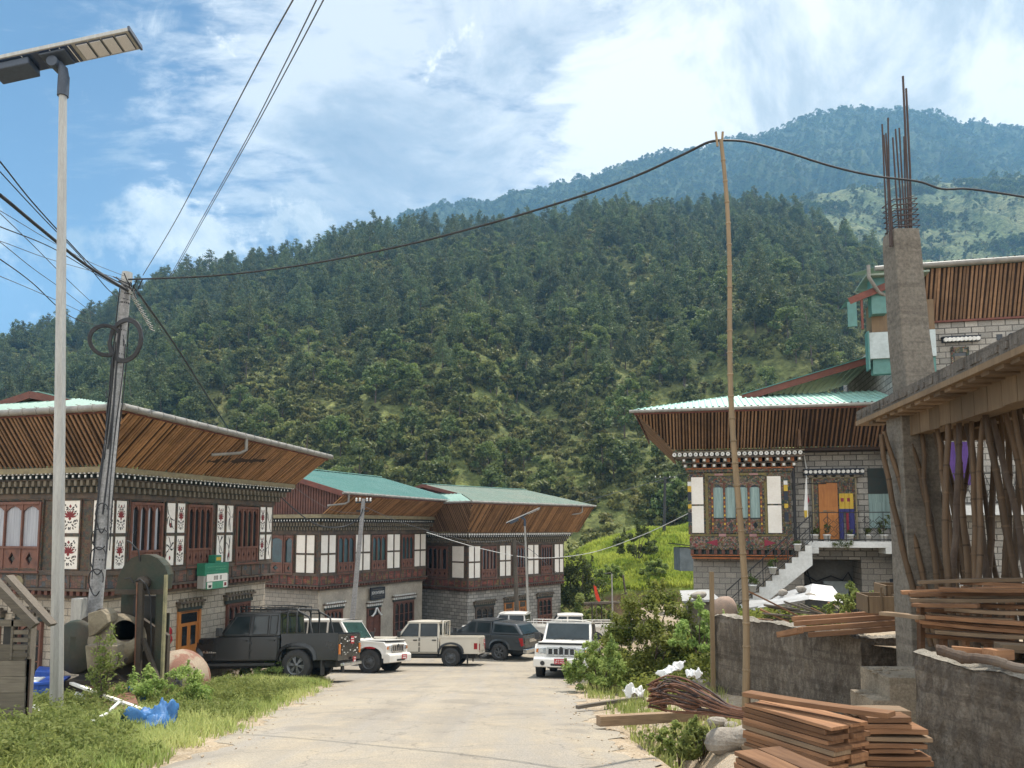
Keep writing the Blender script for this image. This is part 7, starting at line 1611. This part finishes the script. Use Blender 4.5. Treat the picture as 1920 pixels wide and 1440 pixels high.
a=gp(124,1322); b=gp(292,1356); a.z+=.42; b.z+=.10; loose_board(a,b,.06,.045,m_white_panel,'pale painted lath slanting over the weeds at lower left')
a,b,c,d_=[gp(*p)+Vector((0,0,h)) for p,h in (((140,1308),.34),((235,1296),.40),((262,1345),.12),((190,1345),.12))]
cc_=(a+b+c+d_)/4; k=MB(); pts=[a,b,c,d_]; k.add([tuple(p-cc_) for p in pts]+[tuple(p-cc_-Vector((0,0,.03))) for p in pts],[(0,1,2,3),(7,6,5,4),(0,4,5,1),(1,5,6,2),(2,6,7,3),(3,7,4,0)]); o=k.build('rusty_sheet',[m_rust],None,cc_); tag(o,'flat rusty sheet lying on the weeds behind the blue tarpaulin','metal sheet')
def crumple(name,label,cat,c,sx_,sy_,sz_,m_,seed,nx=26):
    q=np.random.default_rng(seed); nx=44; xs=np.linspace(-1,1,nx); X,Y=np.meshgrid(xs,xs); rr=np.sqrt(X**2+Y**2)
    ang=np.arctan2(Y,X); edge=1+.25*np.sin(3*ang+seed)+.15*np.sin(5*ang+2*seed)
    Z=np.clip(1-(rr/edge)**2,0,1)**.5*(.55+1.1*np.abs(fbm(X*1.7+seed,Y*1.7,2)))+.22*np.abs(vnoise(X*3.1+seed,Y*3.1+X*2))+.20*np.abs(vnoise(X*5+seed+Y*3,Y*4-X*2))+.12*np.abs(vnoise(X*10+seed+Y*6,Y*9))
    V=np.stack([X*sx_*edge*np.minimum(1,1/np.maximum(rr,.001)*1.0) if False else X*sx_*edge,Y*sy_*edge,Z*sz_],-1).reshape(-1,3); i=np.arange((nx-1)**2); a=(i//(nx-1))*nx+i%(nx-1)
    keep=(rr[:-1,:-1].ravel()<1.05); F=np.stack([a,a+1,a+nx+1,a+nx],-1)[keep]
    me=bpy.data.meshes.new(name); me.from_pydata(V.tolist(),[],F.tolist()); me.materials.append(m_); me.polygons.foreach_set('use_smooth',[True]*len(me.polygons)); o=bpy.data.objects.new(name,me); COL.objects.link(o); o.location=c
    s=o.modifiers.new('thickness','SOLIDIFY'); s.thickness=.008; return tag(o,label,cat)
p=gp(285,1366); crumple('tarpaulin','crumpled bright blue tarpaulin on the verge at lower left','tarpaulin',(p.x,p.y,p.z-.02),.27,.32,.36,m_tarp,4); p2=gp(252,1325); o=crumple('tarpaulin','narrow blue tarpaulin end trailing from the rusty sheet','tarpaulin',(p2.x+.02,p2.y,p2.z+.05),.24,.10,.32,m_tarp,9); o.rotation_euler=(0,.5,-.5)
p=gp(18,1356); crumple('sack','flat dirty white sack at the lower left edge','sack',(p.x,p.y,p.z-.02),.30,.22,.30,m_white_bag,6)
p=gp(128,1332); crumple('sack','small white sack crumpled behind the street lamp foot','sack',(p.x+.05,p.y+.5,p.z),.22,.2,.28,m_white_bag,7)
a,b=gp(170,1368),gp(222,1352); o=MB(); c=(a+b)/2; o.tube([a-c+Vector((0,0,.10)),Vector((0,0,.14)),b-c+Vector((0,0,.26))],.022,8); o=o.build('plastic_pipe',[m_white_pipe],None,c); tag(o,'short bent grey pipe on the weeds in front of the lath','pipe')

# ------------------------------------------------------------------ right verge: mast, stakes, timber, bars
f=at(1397,1345,YM); tp=at(1349,262,YM); d=tp-f; mast=thing('bamboo_mast','tall slender bamboo mast carrying the cable on the right','mast',f)
n=26; m=MB(); ps=[]; q=random.Random(5)
for i in range(n+1): k=i/n; ps.append(d*k+Vector((.05*math.sin(k*9)+.05*math.sin(k*3.14),0,0)))
m.tube([ps[0]-d*.03]+ps,[.050]+[.050-.022*i/n for i in range(n+1)],12)
for i in range(1,n): r_=.050-.022*i/n; dd=(ps[i+1]-ps[i-1]).normalized()*.014; m.tube([ps[i]-dd*1.2,ps[i]-dd*.4,ps[i]+dd*.4,ps[i]+dd*1.2],[r_,r_+.007,r_+.007,r_],12)
m.build('culm',[m_bamboo],mast)
m=MB(); 
for s in (-1,1): m.beam(d+Vector((s*.03,0,-.1)),d+Vector((s*.05,0,.12)),.018,.03)
m.build('split_tip',[m_bamboo],mast); m=MB(); m.tube([d*.02+Vector((.07,.06,0)),d*.08+Vector((.09,.07,0)),d*.165+Vector((.07,.05,0))],.03,7); m.build('lashed_stake',[m_prop],mast)
a,b=gp(1337,1302),at(1334,1072,gp(1337,1302).y); o=MB(); o.beam((0,0,-.4),b-a,.085,.085); o=o.build('wooden_stake',[m_bamboo],None,a); tag(o,'square wooden stake upright at the end of the long retaining wall','stake')
# the stack of sawn boards at lower right
def board_stack(pl,pr,top,thick,n,wd,seed,label,toplabel,group,m_=m_board,jit=.02,gap=.008):
    q=random.Random(seed); L=Vector((pr.x-pl.x,pr.y-pl.y,0)); ux=L.normalized(); vx=Vector((-ux.y,ux.x,0)); vx=vx if vx.x>0 else -vx; z=top
    for i in range(n):
        th=thick*q.uniform(.8,1.2); 
        for j in range(2):
            a=pl+vx*(wd*(j+.5)+(.012*j))+ux*q.uniform(-jit,jit); b=pr+vx*(wd*(j+.5)+.012*j)+ux*q.uniform(-jit*2,jit*2); a.z=z-th/2+q.uniform(-.004,.004); b.z=z-th/2+q.uniform(-.004,.004); a+=vx*q.uniform(-.012,.012)
            o=aligned_board('board',a,b,wd*.97,th,m_ if q.random()<.72 else m_board_grey,.004,bow=q.uniform(-.006,.006)); o.rotation_euler.z+=q.uniform(-.025,.025)
            tag(o,toplabel if (i==0 and j==0) else label,'board',None if (i==0 and j==0) else group)
        z-=th+gap*q.uniform(.1,1)
Yl=6.9
pl=at(1392,1318,Yl); pr=at(1556,1362,Yl*(1318-990)/(1362-990)); board_stack(pl,pr,pl.z,.033,23,.20,1,'reddish sawn board lying in the near timber stack at lower right','highest board of the near timber stack at lower right','boards in the near timber stack')
a=at(1400,1300,6.95); b=at(1672,1340,6.0); loose_board(a,b,.14,.04,m_board,'long orange board laid askew across the top of the near timber stack')
pl=at(1618,1345,6.75); pr=at(1716,1342,6.75); pr=pl+Vector((.50,-.02,0)); board_stack(pl,pr,pl.z,.038,14,.22,2,'bright orange sawn board in the short stack against the wall end','topmost board of the short orange stack against the wall end','boards in the short orange stack',jit=.05,gap=.025)
pl=at(1377,1408,5.9); pr=at(1470,1446,5.35); board_stack(pl,pr,pl.z,.036,11,.2,3,'sawn board of the low front stack cut by the bottom edge','topmost board of the low front stack by the bottom edge','boards in the low front stack')
# long planks piled on the terrace
PC=[(1720,1092,1960,1087),(1690,1111,1960,1098),(1704,1115,1960,1113),(1706,1125,1960,1124),(1712,1134,1835,1136),(1718,1143,1917,1149),(1655,1150,1727,1158),(1716,1162,1920,1178),(1724,1165,1960,1186),(1752,1184,1960,1196),(1725,1190,1960,1212),(1800,1092,1960,1100),(1745,1152,1900,1163),(1840,1135,1960,1137),(1760,1104,1960,1106),(1790,1120,1960,1119),(1730,1172,1880,1190),(1780,1178,1960,1190),(1770,1141,1960,1150),(1735,1156,1960,1172)]
for i,(x0,y0,x1,y1) in enumerate(PC):
    Y=9.3-.1*(i%5)-.0*i; a,b=at(x0,y0,Y),at(x1,y1,Y-.45)
    if a.z<-1.42: a.z=-1.42
    if b.z<-1.42: b.z=-1.42
    lab='sawn plank in the long loose pile on the terrace'; g_='planks in the long pile on the terrace'
    if i==0: lab,g_='pale grey plank on the very top of the long terrace pile',None
    if i==6: lab,g_='short bright orange plank jutting left out of the long terrace pile',None
    loose_board(a,b,.13,.042,m_board if i%3 else m_board_grey,lab,'plank',g_,'plank')
for i in range(5):
    a,b=at(1730+i*42,1100,9.2),at(1730+i*42,1196,9.2); b.z=-1.45; o=MB(); c=(a+b)/2; o.beam(a-c,b-c,.09,.05); o=o.build('plank_spacer',[m_board],None,c+Vector((0,.05,0))); tag(o,'upright batten holding apart the planks of the long terrace pile','batten','battens in the long terrace pile')
for i,(x0,y0,x1,y1) in enumerate([(1488,1160,1742,1143),(1492,1169,1742,1152),(1500,1180,1742,1163),(1520,1190,1742,1172)]):
    a,b=at(x0,y0,14.5-.22*i),at(x1,y1,13.0-.22*i); loose_board(a,b,.20,.085,m_board,['topmost','second','third','lowest'][i]+' heavy brown beam on the corner of the long retaining wall','beam',None,'timber_beam',bev=.006)
a,b=at(1462,1190,13.5),at(1500,1182,12.8); loose_board(a,b,.12,.09,m_board,'short beam end sticking over the long retaining wall','beam',None,'timber_beam')
for i,(x0,x1,y0,y1,Y,lab) in enumerate([(1628,1690,1150,1118,12.5,'low raw formwork box with a bright rim left of the planks'),(1662,1700,1118,1098,13.0,'small raw formwork box stacked behind the low one')]):
    a,b=at(x0,y0,Y),at(x1,y1,Y); k=MB(); w_=b.x-a.x; h_=b.z-a.z; k.box(0,w_,0,.03,0,h_); k.box(0,.03,0,.8,0,h_); k.box(w_-.03,w_,0,.8,0,h_); k.box(0,w_,.77,.8,0,h_); k.box(w_*.35,w_*.4,-.03,.0,0,h_+.15); o=k.build('formwork_box',[m_form],None,(a.x,a.y,a.z),.004); o.rotation_euler=(0,0,-.2); tag(o,lab,'formwork box')
# log and offcuts on the near wall top
a,b=at(1757,1232,6.95),at(1930,1266,6.3); c=(a+b)/2; o=MB(); n=34; q=random.Random(3); o.tube([a.lerp(b,t/n)-c+Vector((0,.02*math.sin(t*.5)+q.uniform(-.004,.004),.052+.012*math.sin(t*.33+1)+q.uniform(-.003,.003))) for t in range(n+1)],[.044*q.uniform(.92,1.08)*(1.1-.25*t/n)*(1.18 if t in (9,10,22) else 1) for t in range(n+1)],11,0,True,False); o=o.build('log',[m_bark],None,c); tag(o,'crooked bark covered log lying along the top of the nearest wall','log')
for i,(px,py,Y,w_,d_,h_,rz,lab) in enumerate([(1872,1236,7.0,.22,.14,.09,.3,'squared orange wood block on the nearest wall top'),(1905,1222,7.2,.30,.2,.07,-.2,'flat pale offcut behind the squared block'),(1815,1224,7.2,.26,.05,.05,-.4,'thin curved orange offcut beside the log'),(1900,1250,6.75,.26,.10,.03,-.5,'thin pale slab offcut below the log end')]):
    p=at(px,py,Y); p.z=max(p.z,-1.25); o=MB(); o.box(-w_/2,w_/2,-d_/2,d_/2,0,h_); o=o.build('wood_offcut',[m_board if i!=1 else m_board_grey],None,p,.006); o.rotation_euler=(0,.04,rz); tag(o,lab,'wood offcut')
# bundle of bent reinforcement rods
p0=at(1388,1336,8.6); rb=thing('rod_bundle','bundle of rusty bent reinforcement rods drooping beside the bamboo mast','rod bundle',p0); q=random.Random(12)
for i in range(36):
    k=((i*7)%36)/35; Y0,Y1=8.5+.5*q.random(),9.6+.5*q.random(); yo=1326+20*k+q.uniform(-3,3); e=lambda:q.uniform(-5,5)
    P=[(1405,yo+4,Y0),(1372,yo-1,Y0+.2),(1330,1298+42*k+e(),Y0+.5),(1288+e(),1274+62*k+e()*1.4,Y1-.3),(1255+e(),1268+60*k+e()*1.6,Y1),(1232+2*e(),1272+52*k+e()*1.6,Y1),(1222+2*e(),1280+46*k,Y1+.06),(1226,1281+46*k,Y1+.14),(1250,1288+46*k,Y1+.2)]
    P=P[:9 if q.random()<.7 else 6]; pts=[at(*x) for x in P]; pts=[Vector((x.x,x.y,max(x.z,gz(x.x,x.y)+.02)))-p0 for x in pts]; sm=[]
    for j in range(len(pts)-1):
        a0,a1,a2,a3=pts[max(j-1,0)],pts[j],pts[j+1],pts[min(j+2,len(pts)-1)]
        for t in (0,.33,.66): sm.append(.5*((2*a1)+(a2-a0)*t+(2*a0-5*a1+4*a2-a3)*t*t+(3*a1-a0-3*a2+a3)*t*t*t))
    sm.append(pts[-1]); m=MB(); m.tube(sm,.0105,6); m.build('rod',[m_rust if i%3 else m_rust_dark],rb)
def gboard(pa,pb,w_,t_,m_,label,h=0): a,b=gp(*pa),gp(*pb); a.z+=t_/2+h; b.z+=t_/2+h; return loose_board(a,b,w_,t_,m_,label,'beam',None,'timber_beam')
gboard((1122,1368),(1372,1352),.12,.14,m_board_grey,'long grey timber beam on the ground bridging the drain at the road edge',.05)
gboard((1140,1352),(1300,1346),.10,.06,m_board_old,'thinner plank lying just behind the long grey beam at the road edge',.02)
gboard((1082,1336),(1205,1318),.07,.06,m_board_old,'narrow dark batten reaching into the road below the white plastic',.06)
p=gp(1190,1312); crumple('plastic_sheet','white plastic sheet crumpled at the road edge by the weeds','plastic sheet',(p.x,p.y,p.z),.17,.12,.30,m_white_bag,12); p=at(1262,1262,10.6); o=crumple('plastic_sheet','white plastic sheet caught above the bent rods','plastic sheet',p,.17,.10,.13,m_white_bag,13); o.rotation_euler=(0,-.45,0); p=at(1300,1272,11.4); crumple('plastic_sheet','small white plastic scrap under the bush beside the rods','plastic sheet',p,.10,.08,.14,m_white_bag,14)
for i,(px,py,r_,lab) in enumerate([(1336,1362,.13,'pale rounded stone left of the near timber stack'),(1354,1366,.15,'pair stone just right of the pale rounded one'),(1372,1368,.10,'small stone touching the timber stack'),(1382,1402,.30,'large grey boulder at the foot of the timber stack'),(1322,1290,.20,'ochre stone below the wooden stake')]):
    p=gp(px,py); o=MB(); o.blob((0,0,r_*.35),(r_,r_*.8,r_*.62),i+3,18,0,.34,False); o=o.build('stone',[m_stone],None,p); tag(o,lab,'stone')
# scrap heap, tin sheet and hut behind the long wall
tn=MB(); c=at(1480,1118,18.5); A_,B_,C_,D_=[at(*p)-c for p in ((1420,1140,18.2),(1584,1126,17.9),(1560,1096,20.2),(1470,1112,20.4))]; n=26
vs=[];fs=[]
for i in range(n+1):
    t=i/n; hh=Vector((0,0,.022 if i%2 else 0)); a=A_.lerp(D_,t)+hh; b=B_.lerp(C_,t)+hh; mm=a.lerp(b,.6)+Vector((0,0,.10)); vs+=[a,mm,b+Vector((0,0,-.05))]
    if i: k=3*i; fs+=[(k-3,k,k+1,k-2),(k-2,k+1,k+2,k-1)]
tn.add(vs,fs); o=tn.build('tin_sheet',[m_tin],None,c); tag(o,'bright corrugated tin sheet weighted with stones on the scrap heap','tin sheet')
tn=MB(); A_,B_,C_,D_=[at(*p) for p in ((1398,1140,18.3),(1440,1134,18.3),(1450,1124,19.6),(1400,1126,19.6))]; tn.add([A_-c,B_-c,C_-c,D_-c,A_-c-Vector((0,0,.03)),B_-c-Vector((0,0,.03)),C_-c-Vector((0,0,.03)),D_-c-Vector((0,0,.03))],BOXF); o=tn.build('tin_sheet',[m_tin],None,c); tag(o,'small flat tin sheet behind the bamboo mast','tin sheet')
for i,(px,py,Y) in enumerate([(1466,1113,19.2),(1500,1107,19.2),(1521,1121,18.6)]): p=at(px,py,Y); o=MB(); o.blob((0,0,.03),(.12,.1,.09),i+20,10,0,.25); o=o.build('stone',[m_stone],None,p); tag(o,['left of the three stones weighting the tin sheet','middle orange stone weighting the tin sheet','dark right stone weighting the tin sheet'][i],'stone')
q=random.Random(31); HP=[(1402,1108,1502,1158),(1440,1138,1530,1150),(1470,1128,1560,1158),(1425,1142,1480,1166),(1480,1146,1585,1158),(1500,1132,1560,1160),(1552,1130,1592,1152),(1565,1136,1600,1158),(1430,1150,1560,1160),(1405,1160,1470,1165),(1450,1162,1540,1158),(1432,1134,1500,1144),(1520,1140,1575,1166)]
for i,(x0,y0,x1,y1) in enumerate(HP):
    Y=17.3+q.uniform(-.2,.6); loose_board(at(x0,y0,Y),at(x1,y1,Y-.2),q.uniform(.12,.2),.035,m_board_old if i%3 else m_board,'old plank tossed on the scrap heap below the tin sheet' if i else 'long orange plank slanting down over the scrap heap','plank','planks on the scrap heap' if i else None,'plank')
hm_=MB(); c=at(1440,1160,18.3); hm_.blob((.75,.3,-.42),(1.1,.5,.42),5,16,0,.2); o=hm_.build('rubble_heap',[m_dirt],None,(c.x,c.y,c.z)); tag(o,'rubble and dirt under the planks of the scrap heap','rubble',kind='stuff')
hp_=at(1318,1176,21.5); hut=thing('hut','small mud coloured hut with a scrap tin roof beside the carved house','hut',hp_); hs=FPX/21.5
k=MB(); k.box(-.35,.38,0,.9,-.3,.66); k.build('hut_wall',[plain('mud_wall',(.27,.235,.19),(.2,.17,.14),2,.9)],hut); k=MB(); k.add([(-.62,-.3,.74),(.40,-.35,.80),(.45,1,.95),(-.4,1,.92)]+[(-.62,-.3,.68),(.40,-.35,.74),(.45,1,.89),(-.4,1,.86)],BOXF); k.build('tin_roof',[m_tin],hut); k=MB(); k.box(.20,.34,-.02,.02,-.2,.52); k.build('doorway',[m_dark_metal],hut)
p=at(1312,1118,21.2); o=MB(); o.blob((0,0,.05),(.22,.16,.10),41,10,0,.2); o=o.build('stone',[m_stone],None,p); tag(o,'flat stone on the tin roof of the small hut','stone')
p=at(1357,1150,19.5); o=MB(); o.blob((0,0,-.05),(.30,.3,.42),42,16,0,.2); o=o.build('boulder',[m_stone_red],None,p); tag(o,'reddish boulder between the small hut and the bamboo mast','boulder')
# pergola, flag, fence beyond the road
pg=thing('pergola','low pergola of bamboo poles on the slope beyond the parked cars','pergola',at(1140,1180,48)); b0=at(1140,1180,48)
k=MB(); q=random.Random(7)
for i in range(9): y=q.uniform(0,2.2); a,b=at(1098+q.uniform(-4,8),1131+q.uniform(-4,4),47.5+y)-b0,at(1205+q.uniform(-8,8),1128+q.uniform(-3,4),47.5+y)-b0; k.tube([a,b],.045,6)
k.build('roof_poles',[m_board_old],pg)
for px,Y in ((1110,47.5),(1128,49),(1180,47.5),(1200,49)): k=MB(); a,b=at(px,1182,Y)-b0,at(px,1130,Y)-b0; k.tube([a,b],.05,6); k.build('post',[m_board_old],pg)
o=slim_pole('utility_pole',at(1149,1185,46),at(1147,1076,46),.06,m_galv,'thin metal pole by the pergola with a short lamp arm'); k=MB(); d_=at(1147,1076,46)-at(1149,1185,46); k.tube([d_,d_+Vector((-.1,0,.06)),d_+Vector((-.42,0,.0))],.035,6); k.build('lamp_arm',[m_dark_metal],o)
slim_pole('utility_pole',at(1184,1185,46.5),at(1168,1078,46.5),.08,m_board_old,'leaning wooden pole right of the pergola lamp')
fl=thing('flag','orange red flag hanging from a stick by the pergola','flag',at(1121,1178,46)); b0=at(1121,1178,46); k=MB(); k.tube([Vector((0,0,0)),at(1114,1095,46)-b0],.025,6); k.build('flag_stick',[m_board_old],fl); k=MB(); A=[at(*p,46)-b0 for p in ((1113,1097),(1118,1100),(1121,1112),(1126,1126),(1123,1129),(1118,1124),(1115,1112))]; k.prism([(p.x,p.z) for p in A],-.03,.03,0,lambda a,d,z:(a,d,z)); k.build('cloth',[m_flag_red],fl)
fn=thing('fence','low dark corrugated fence beyond the parked cars','fence',at(1130,1195,44)); b0=at(1130,1195,44); k=MB(); a,b=at(1050,1168,47)-b0,at(1215,1163,42.5)-b0
n=60
for i in range(n):
    p,p2=a.lerp(b,i/n),a.lerp(b,(i+1)/n); off=.03 if i%2 else 0; k.add([(p.x,p.y-off,-.9),(p2.x,p2.y-off,-.9),(p2.x,p2.y-off,p2.z),(p.x,p.y-off,p.z)],[(0,1,2,3)])
k.build('corrugated_sheet',[plain('stained_grey_sheet',(.20,.185,.165),(.13,.12,.11),1.2,.8)],fn); k=MB(); k.tube([a+Vector((0,-.05,.03)),b+Vector((0,-.05,.03))],.05,6); k.build('top_rail',[m_board_old],fn)
sh2=thing('shed','tiny grey shed half hidden on the bank behind the carved bay','shed',at(1292,1048,52)); k=MB(); k.box(-.6,1.5,0,2,-.8,.75); k.build('shed_wall',[plain('blue_grey_sheet',(.14,.17,.19),(.09,.11,.12),2,.8)],sh2); k=MB(); k.add([(-.95,-.2,.98),(1.6,-.2,.70),(1.6,2.2,.70),(-.95,2.2,.98),(-.95,-.2,1.04),(1.6,-.2,.76),(1.6,2.2,.76),(-.95,2.2,1.04)],BOXF); k.build('shed_roof',[m_dark_metal],sh2)
# ------------------------------------------------------------------ verge grass, weeds and bushes
q=np.random.default_rng(5)
def verge(n,y0,y1,xa,xb,keep=None,p=1.6):
    u=q.random(n); y=1/((1/y0**(p-1))*(1-u)+(1/y1**(p-1))*u)**(1/(p-1)) if p!=1 else y0*(y1/y0)**u
    l,r=xa(y),xb(y); x=l+(r-l)*q.random(n); 
    if keep is not None: k=keep(x,y); x,y=x[k],y[k]
    return np.stack([x,y,g(x,y)],-1)
edge_l=lambda y: np.interp(y,EY,XL)
pat=lambda x,y: fbm(x*.55,y*.55,3)
# left verge: from the road edge back to the shack and machine
kl=lambda x,y: (q.random(len(x))<np.clip(1.15+1.2*pat(x,y)-1.1*np.clip(1-(edge_l(y)-x)/.55,0,1),0,1))&(y<24.5)
P=verge(15000,7.0,24.5,lambda y:np.maximum(edge_l(y)-np.interp(y,[7,12,18,25],[5.5,5.5,4.6,1.6]),-9.5),lambda y:edge_l(y)+.12,kl)
grass_obj('verge_grass',P,5,.15,.009,21,m_grass,'sunlit green grass along the left verge of the road',lean=.9)
P2=verge(5200,7.0,22,lambda y:np.maximum(edge_l(y)-np.interp(y,[7,12,18,25],[5.5,5.2,4.2,1.4]),-9.5),lambda y:edge_l(y)-.35,lambda x,y:(pat(x+40,y)>-.08)&(q.random(len(x))<.9))
C=np.repeat(P2,2,0)+q.normal(size=(len(P2)*2,3))*np.array([.12,.12,.0])+np.array([0,0,1.])*q.uniform(.06,.30,len(P2)*2)[:,None]*np.clip(.5+2*np.repeat(pat(P2[:,0],P2[:,1]),2),.3,1.2)[:,None]; 
V,F,T=leafquads(C,np.stack([q.uniform(.06,.14,len(C))]*3,-1),95000,.024,22,asp=.45,shell=.2)
tag(mesh_np('verge_weeds',V,F,m_leaf_weed,col=T),'leafy low weeds mixed into the grass of the left verge','weeds',kind='stuff')
# right side ground cover
er=lambda y: np.interp(y,EY,XR)
P=verge(5200,8.0,26,lambda y:er(y)-.05+.25,lambda y:er(y)+np.interp(y,[8,13,17,26],[1.5,2.2,3.2,5]),lambda x,y:(q.random(len(x))<np.clip(.25+2.2*pat(x+9,y),0,1)*np.clip((x-er(y))/.5,0,1)*np.where(y<13,.45,1.)))
grass_obj('right_verge_grass',P,5,.17,.010,23,m_grass,'patchy grass on the right verge between the road and the walls',lean=.9)
P=verge(900,17.5,30,lambda y:er(y)+1.3,lambda y:er(y)+6,lambda x,y:q.random(len(x))<.8,1.2); C=P+np.array([0,0,.25])
V,F,T=leafquads(C,np.stack([q.uniform(.2,.45,len(C))]*3,-1),30000,.05,24,asp=.5,shell=.3); tag(mesh_np('bank_weeds',V,F,m_leaf_bush,col=T),'leafy weeds covering the small bank on the right of the road','weeds',kind='stuff')
def bush(foot,w,h,n,leaf,seed,label,stems=7,size=.05,mat_=m_leaf_bush,cat='bush',grp=None,dp=None,k=26):
    root=thing('bush',label,cat,foot,0,grp); r=random.Random(seed); dp=dp or w*.7; C=[];Rr=[]; st=MB(); k=int(k*1.7); n=int(n*1.7); size*=.78
    for i in range(k):
        a=r.uniform(0,6.28); rad=r.uniform(0,1)**.6; z=r.uniform(.12,1)*h*(1-.55*rad**2); x=math.cos(a)*rad*w/2; y=math.sin(a)*rad*dp/2; s=r.uniform(.06,.145)*max(h,w*.7); C.append((x,y,z)); Rr.append((s,s,s*.8))
    for i in range(stems):
        c=Vector(C[i*len(C)//stems]); st.tube([(c.x*.15,c.y*.15,-.1),c*.5+Vector((0,0,.1*h)),c],[.022*h/2+.006,.014*h/2+.004,.004],6)
    # loose sprigs standing out of the outline
    for i in range(stems*5):
        c=Vector(r.choice(C[:k])); d_=Vector((r.uniform(-.5,.5),r.uniform(-.5,.5),1)).normalized()*h*r.uniform(.1,.22); st.tube([c,c+d_],[.006,.003],4); C.append(tuple(c+d_*.8)); s=.034*h; Rr.append((s,s,s*2.2))
    st.build('stems',[m_bark],root); V,F,T=leafquads(C,Rr,n,size,seed,asp=.5,shell=.3,out=.5); mesh_np('leaves',V,F,mat_,root,col=T); return root
bush(gp(1215,1290),2.9,2.75,9500,0,1,'big leafy green bush right of the white car on the road',10,.062,k=36)
bush(gp(1122,1298),1.5,1.35,5200,0,2,'waist high weeds at the road edge in front of the white car',8,.045,m_leaf_weed,k=30)
bush(gp(1150,1272),1.5,1.7,4600,0,3,'mid green bush between the white car and the big bush',8,.05,k=26)
bush(gp(1290,1262),1.7,1.3,3800,0,4,'low dark bush by the wooden stake under the wall end',7,.05,m_leaf_broad,k=24)
bush(at(1310,1215,18.5),1.5,1.1,2800,0,5,'straggly yellow green plant below the small hut',6,.05,m_leaf_weed,k=18)
bush(gp(1278,1432),.80,.62,2600,0,6,'bright weeds growing in the drain at the bottom of the picture',8,.035,m_leaf_weed,k=26)
bush(gp(1316,1425),.6,.42,1500,0,7,'long leaved weed right of the drain weeds',6,.05,m_leaf_weed,k=18)
bush(gp(1208,1392),.4,.2,600,0,8,'small tuft of weeds on the road shoulder by the grey beam',5,.026,m_leaf_weed,k=14)
bush(gp(140,1275)+Vector((0,-.3,0)),.9,.8,2200,0,9,'leafy weeds between the street lamp and the concrete pole',6,.04,m_leaf_weed,k=20)
bush(gp(196,1330),.5,1.25,800,0,10,'tall thin weed in front of the rusty sheet',5,.035,m_leaf_weed,k=16)
bush(gp(300,1330),1.5,.75,4200,0,11,'thick weeds around the feet of the mixer hoist',8,.04,m_leaf_weed,k=30)
bush(gp(406,1268),.5,.75,800,0,12,'tall weed beside the nose of the black pickup',5,.035,m_leaf_weed,k=14)
bush(gp(515,1270),1.4,.55,2200,0,13,'scrubby weeds against the rear wheel of the black pickup',7,.035,m_leaf_weed,k=24)
bush(gp(455,1272),1.2,.4,1500,0,14,'low weeds under the doors of the black pickup',6,.035,m_leaf_weed,k=20)
bush(gp(322,1262),.5,.8,800,0,15,'thin weed rising in front of the black pickup bumper',5,.035,m_leaf_weed,k=14)
bush(at(1600,1150,14.2),1.0,.5,1200,0,16,'weeds between the scrap heap and the formwork boxes',6,.04,m_leaf_weed,k=18)
for i,(px,py,Y,w_,h_) in enumerate([(1085,1115,53,4,5.5),(1065,1085,54,3,3.5),(1105,1150,50,3.5,2.6),(1195,1010,64,3.5,3.0),(1228,1062,60,2.2,1.2),(1140,1070,60,2.4,1.0)]):
    bush(at(px,py,Y)-Vector((0,0,h_*.5)),w_,h_,2600,0,40+i,['dark green bush touching the corner of the far house','small bush above the far corner of the far house','bush at the foot of the bank beyond the fence','round dark clump high on the grassy bank','clump of tall grass in the middle of the grassy bank','spreading shrub at the left of the grassy bank'][i],6,.13,m_leaf_broad if i in (0,1,3) else m_leaf_weed,k=24)
# pebbles and litter on the road shoulders
mb=MB(); qq=random.Random(15)
for i in range(320):
    y=7+16*qq.random()**1.5; s=qq.choice((-1,1)); x=(float(edge_l(y))-.2+qq.gauss(.2,.35)) if s<0 else float(er(y))+qq.gauss(-.1,.4); r=qq.choice((.006,.008,.01,.012,.018)); mb.blob((x,y,max(gz(x,y),float(zr(y))+.02)+r*.3),(r,r,r*.7),i,6,0,.3,False)
tag(mb.build('shoulder_gravel',[m_dirt]),'small stones scattered along both edges of the road','gravel',kind='stuff')
HAZE=.00028
# ------------------------------------------------------------------ the air between the village and the mountain
hz=MB().box(-3200,3200,-120,2700,-80,845)
ob=bpy.data.meshes.new('haze'); 
m_haze=bpy.data.materials.new('haze_air'); m_haze.use_nodes=True; t=NT(m_haze)
pv=t.n('ShaderNodeVolumePrincipled'); pv.inputs['Color'].default_value=(.28,.62,1,1); pv.inputs['Density'].default_value=HAZE; pv.inputs['Anisotropy'].default_value=0.0
o=t.n('ShaderNodeOutputMaterial'); t.l(pv.outputs[0],o.inputs['Volume'])
tag(hz.build('haze',[m_haze]),'pale blue haze in the valley air','haze',kind='stuff')
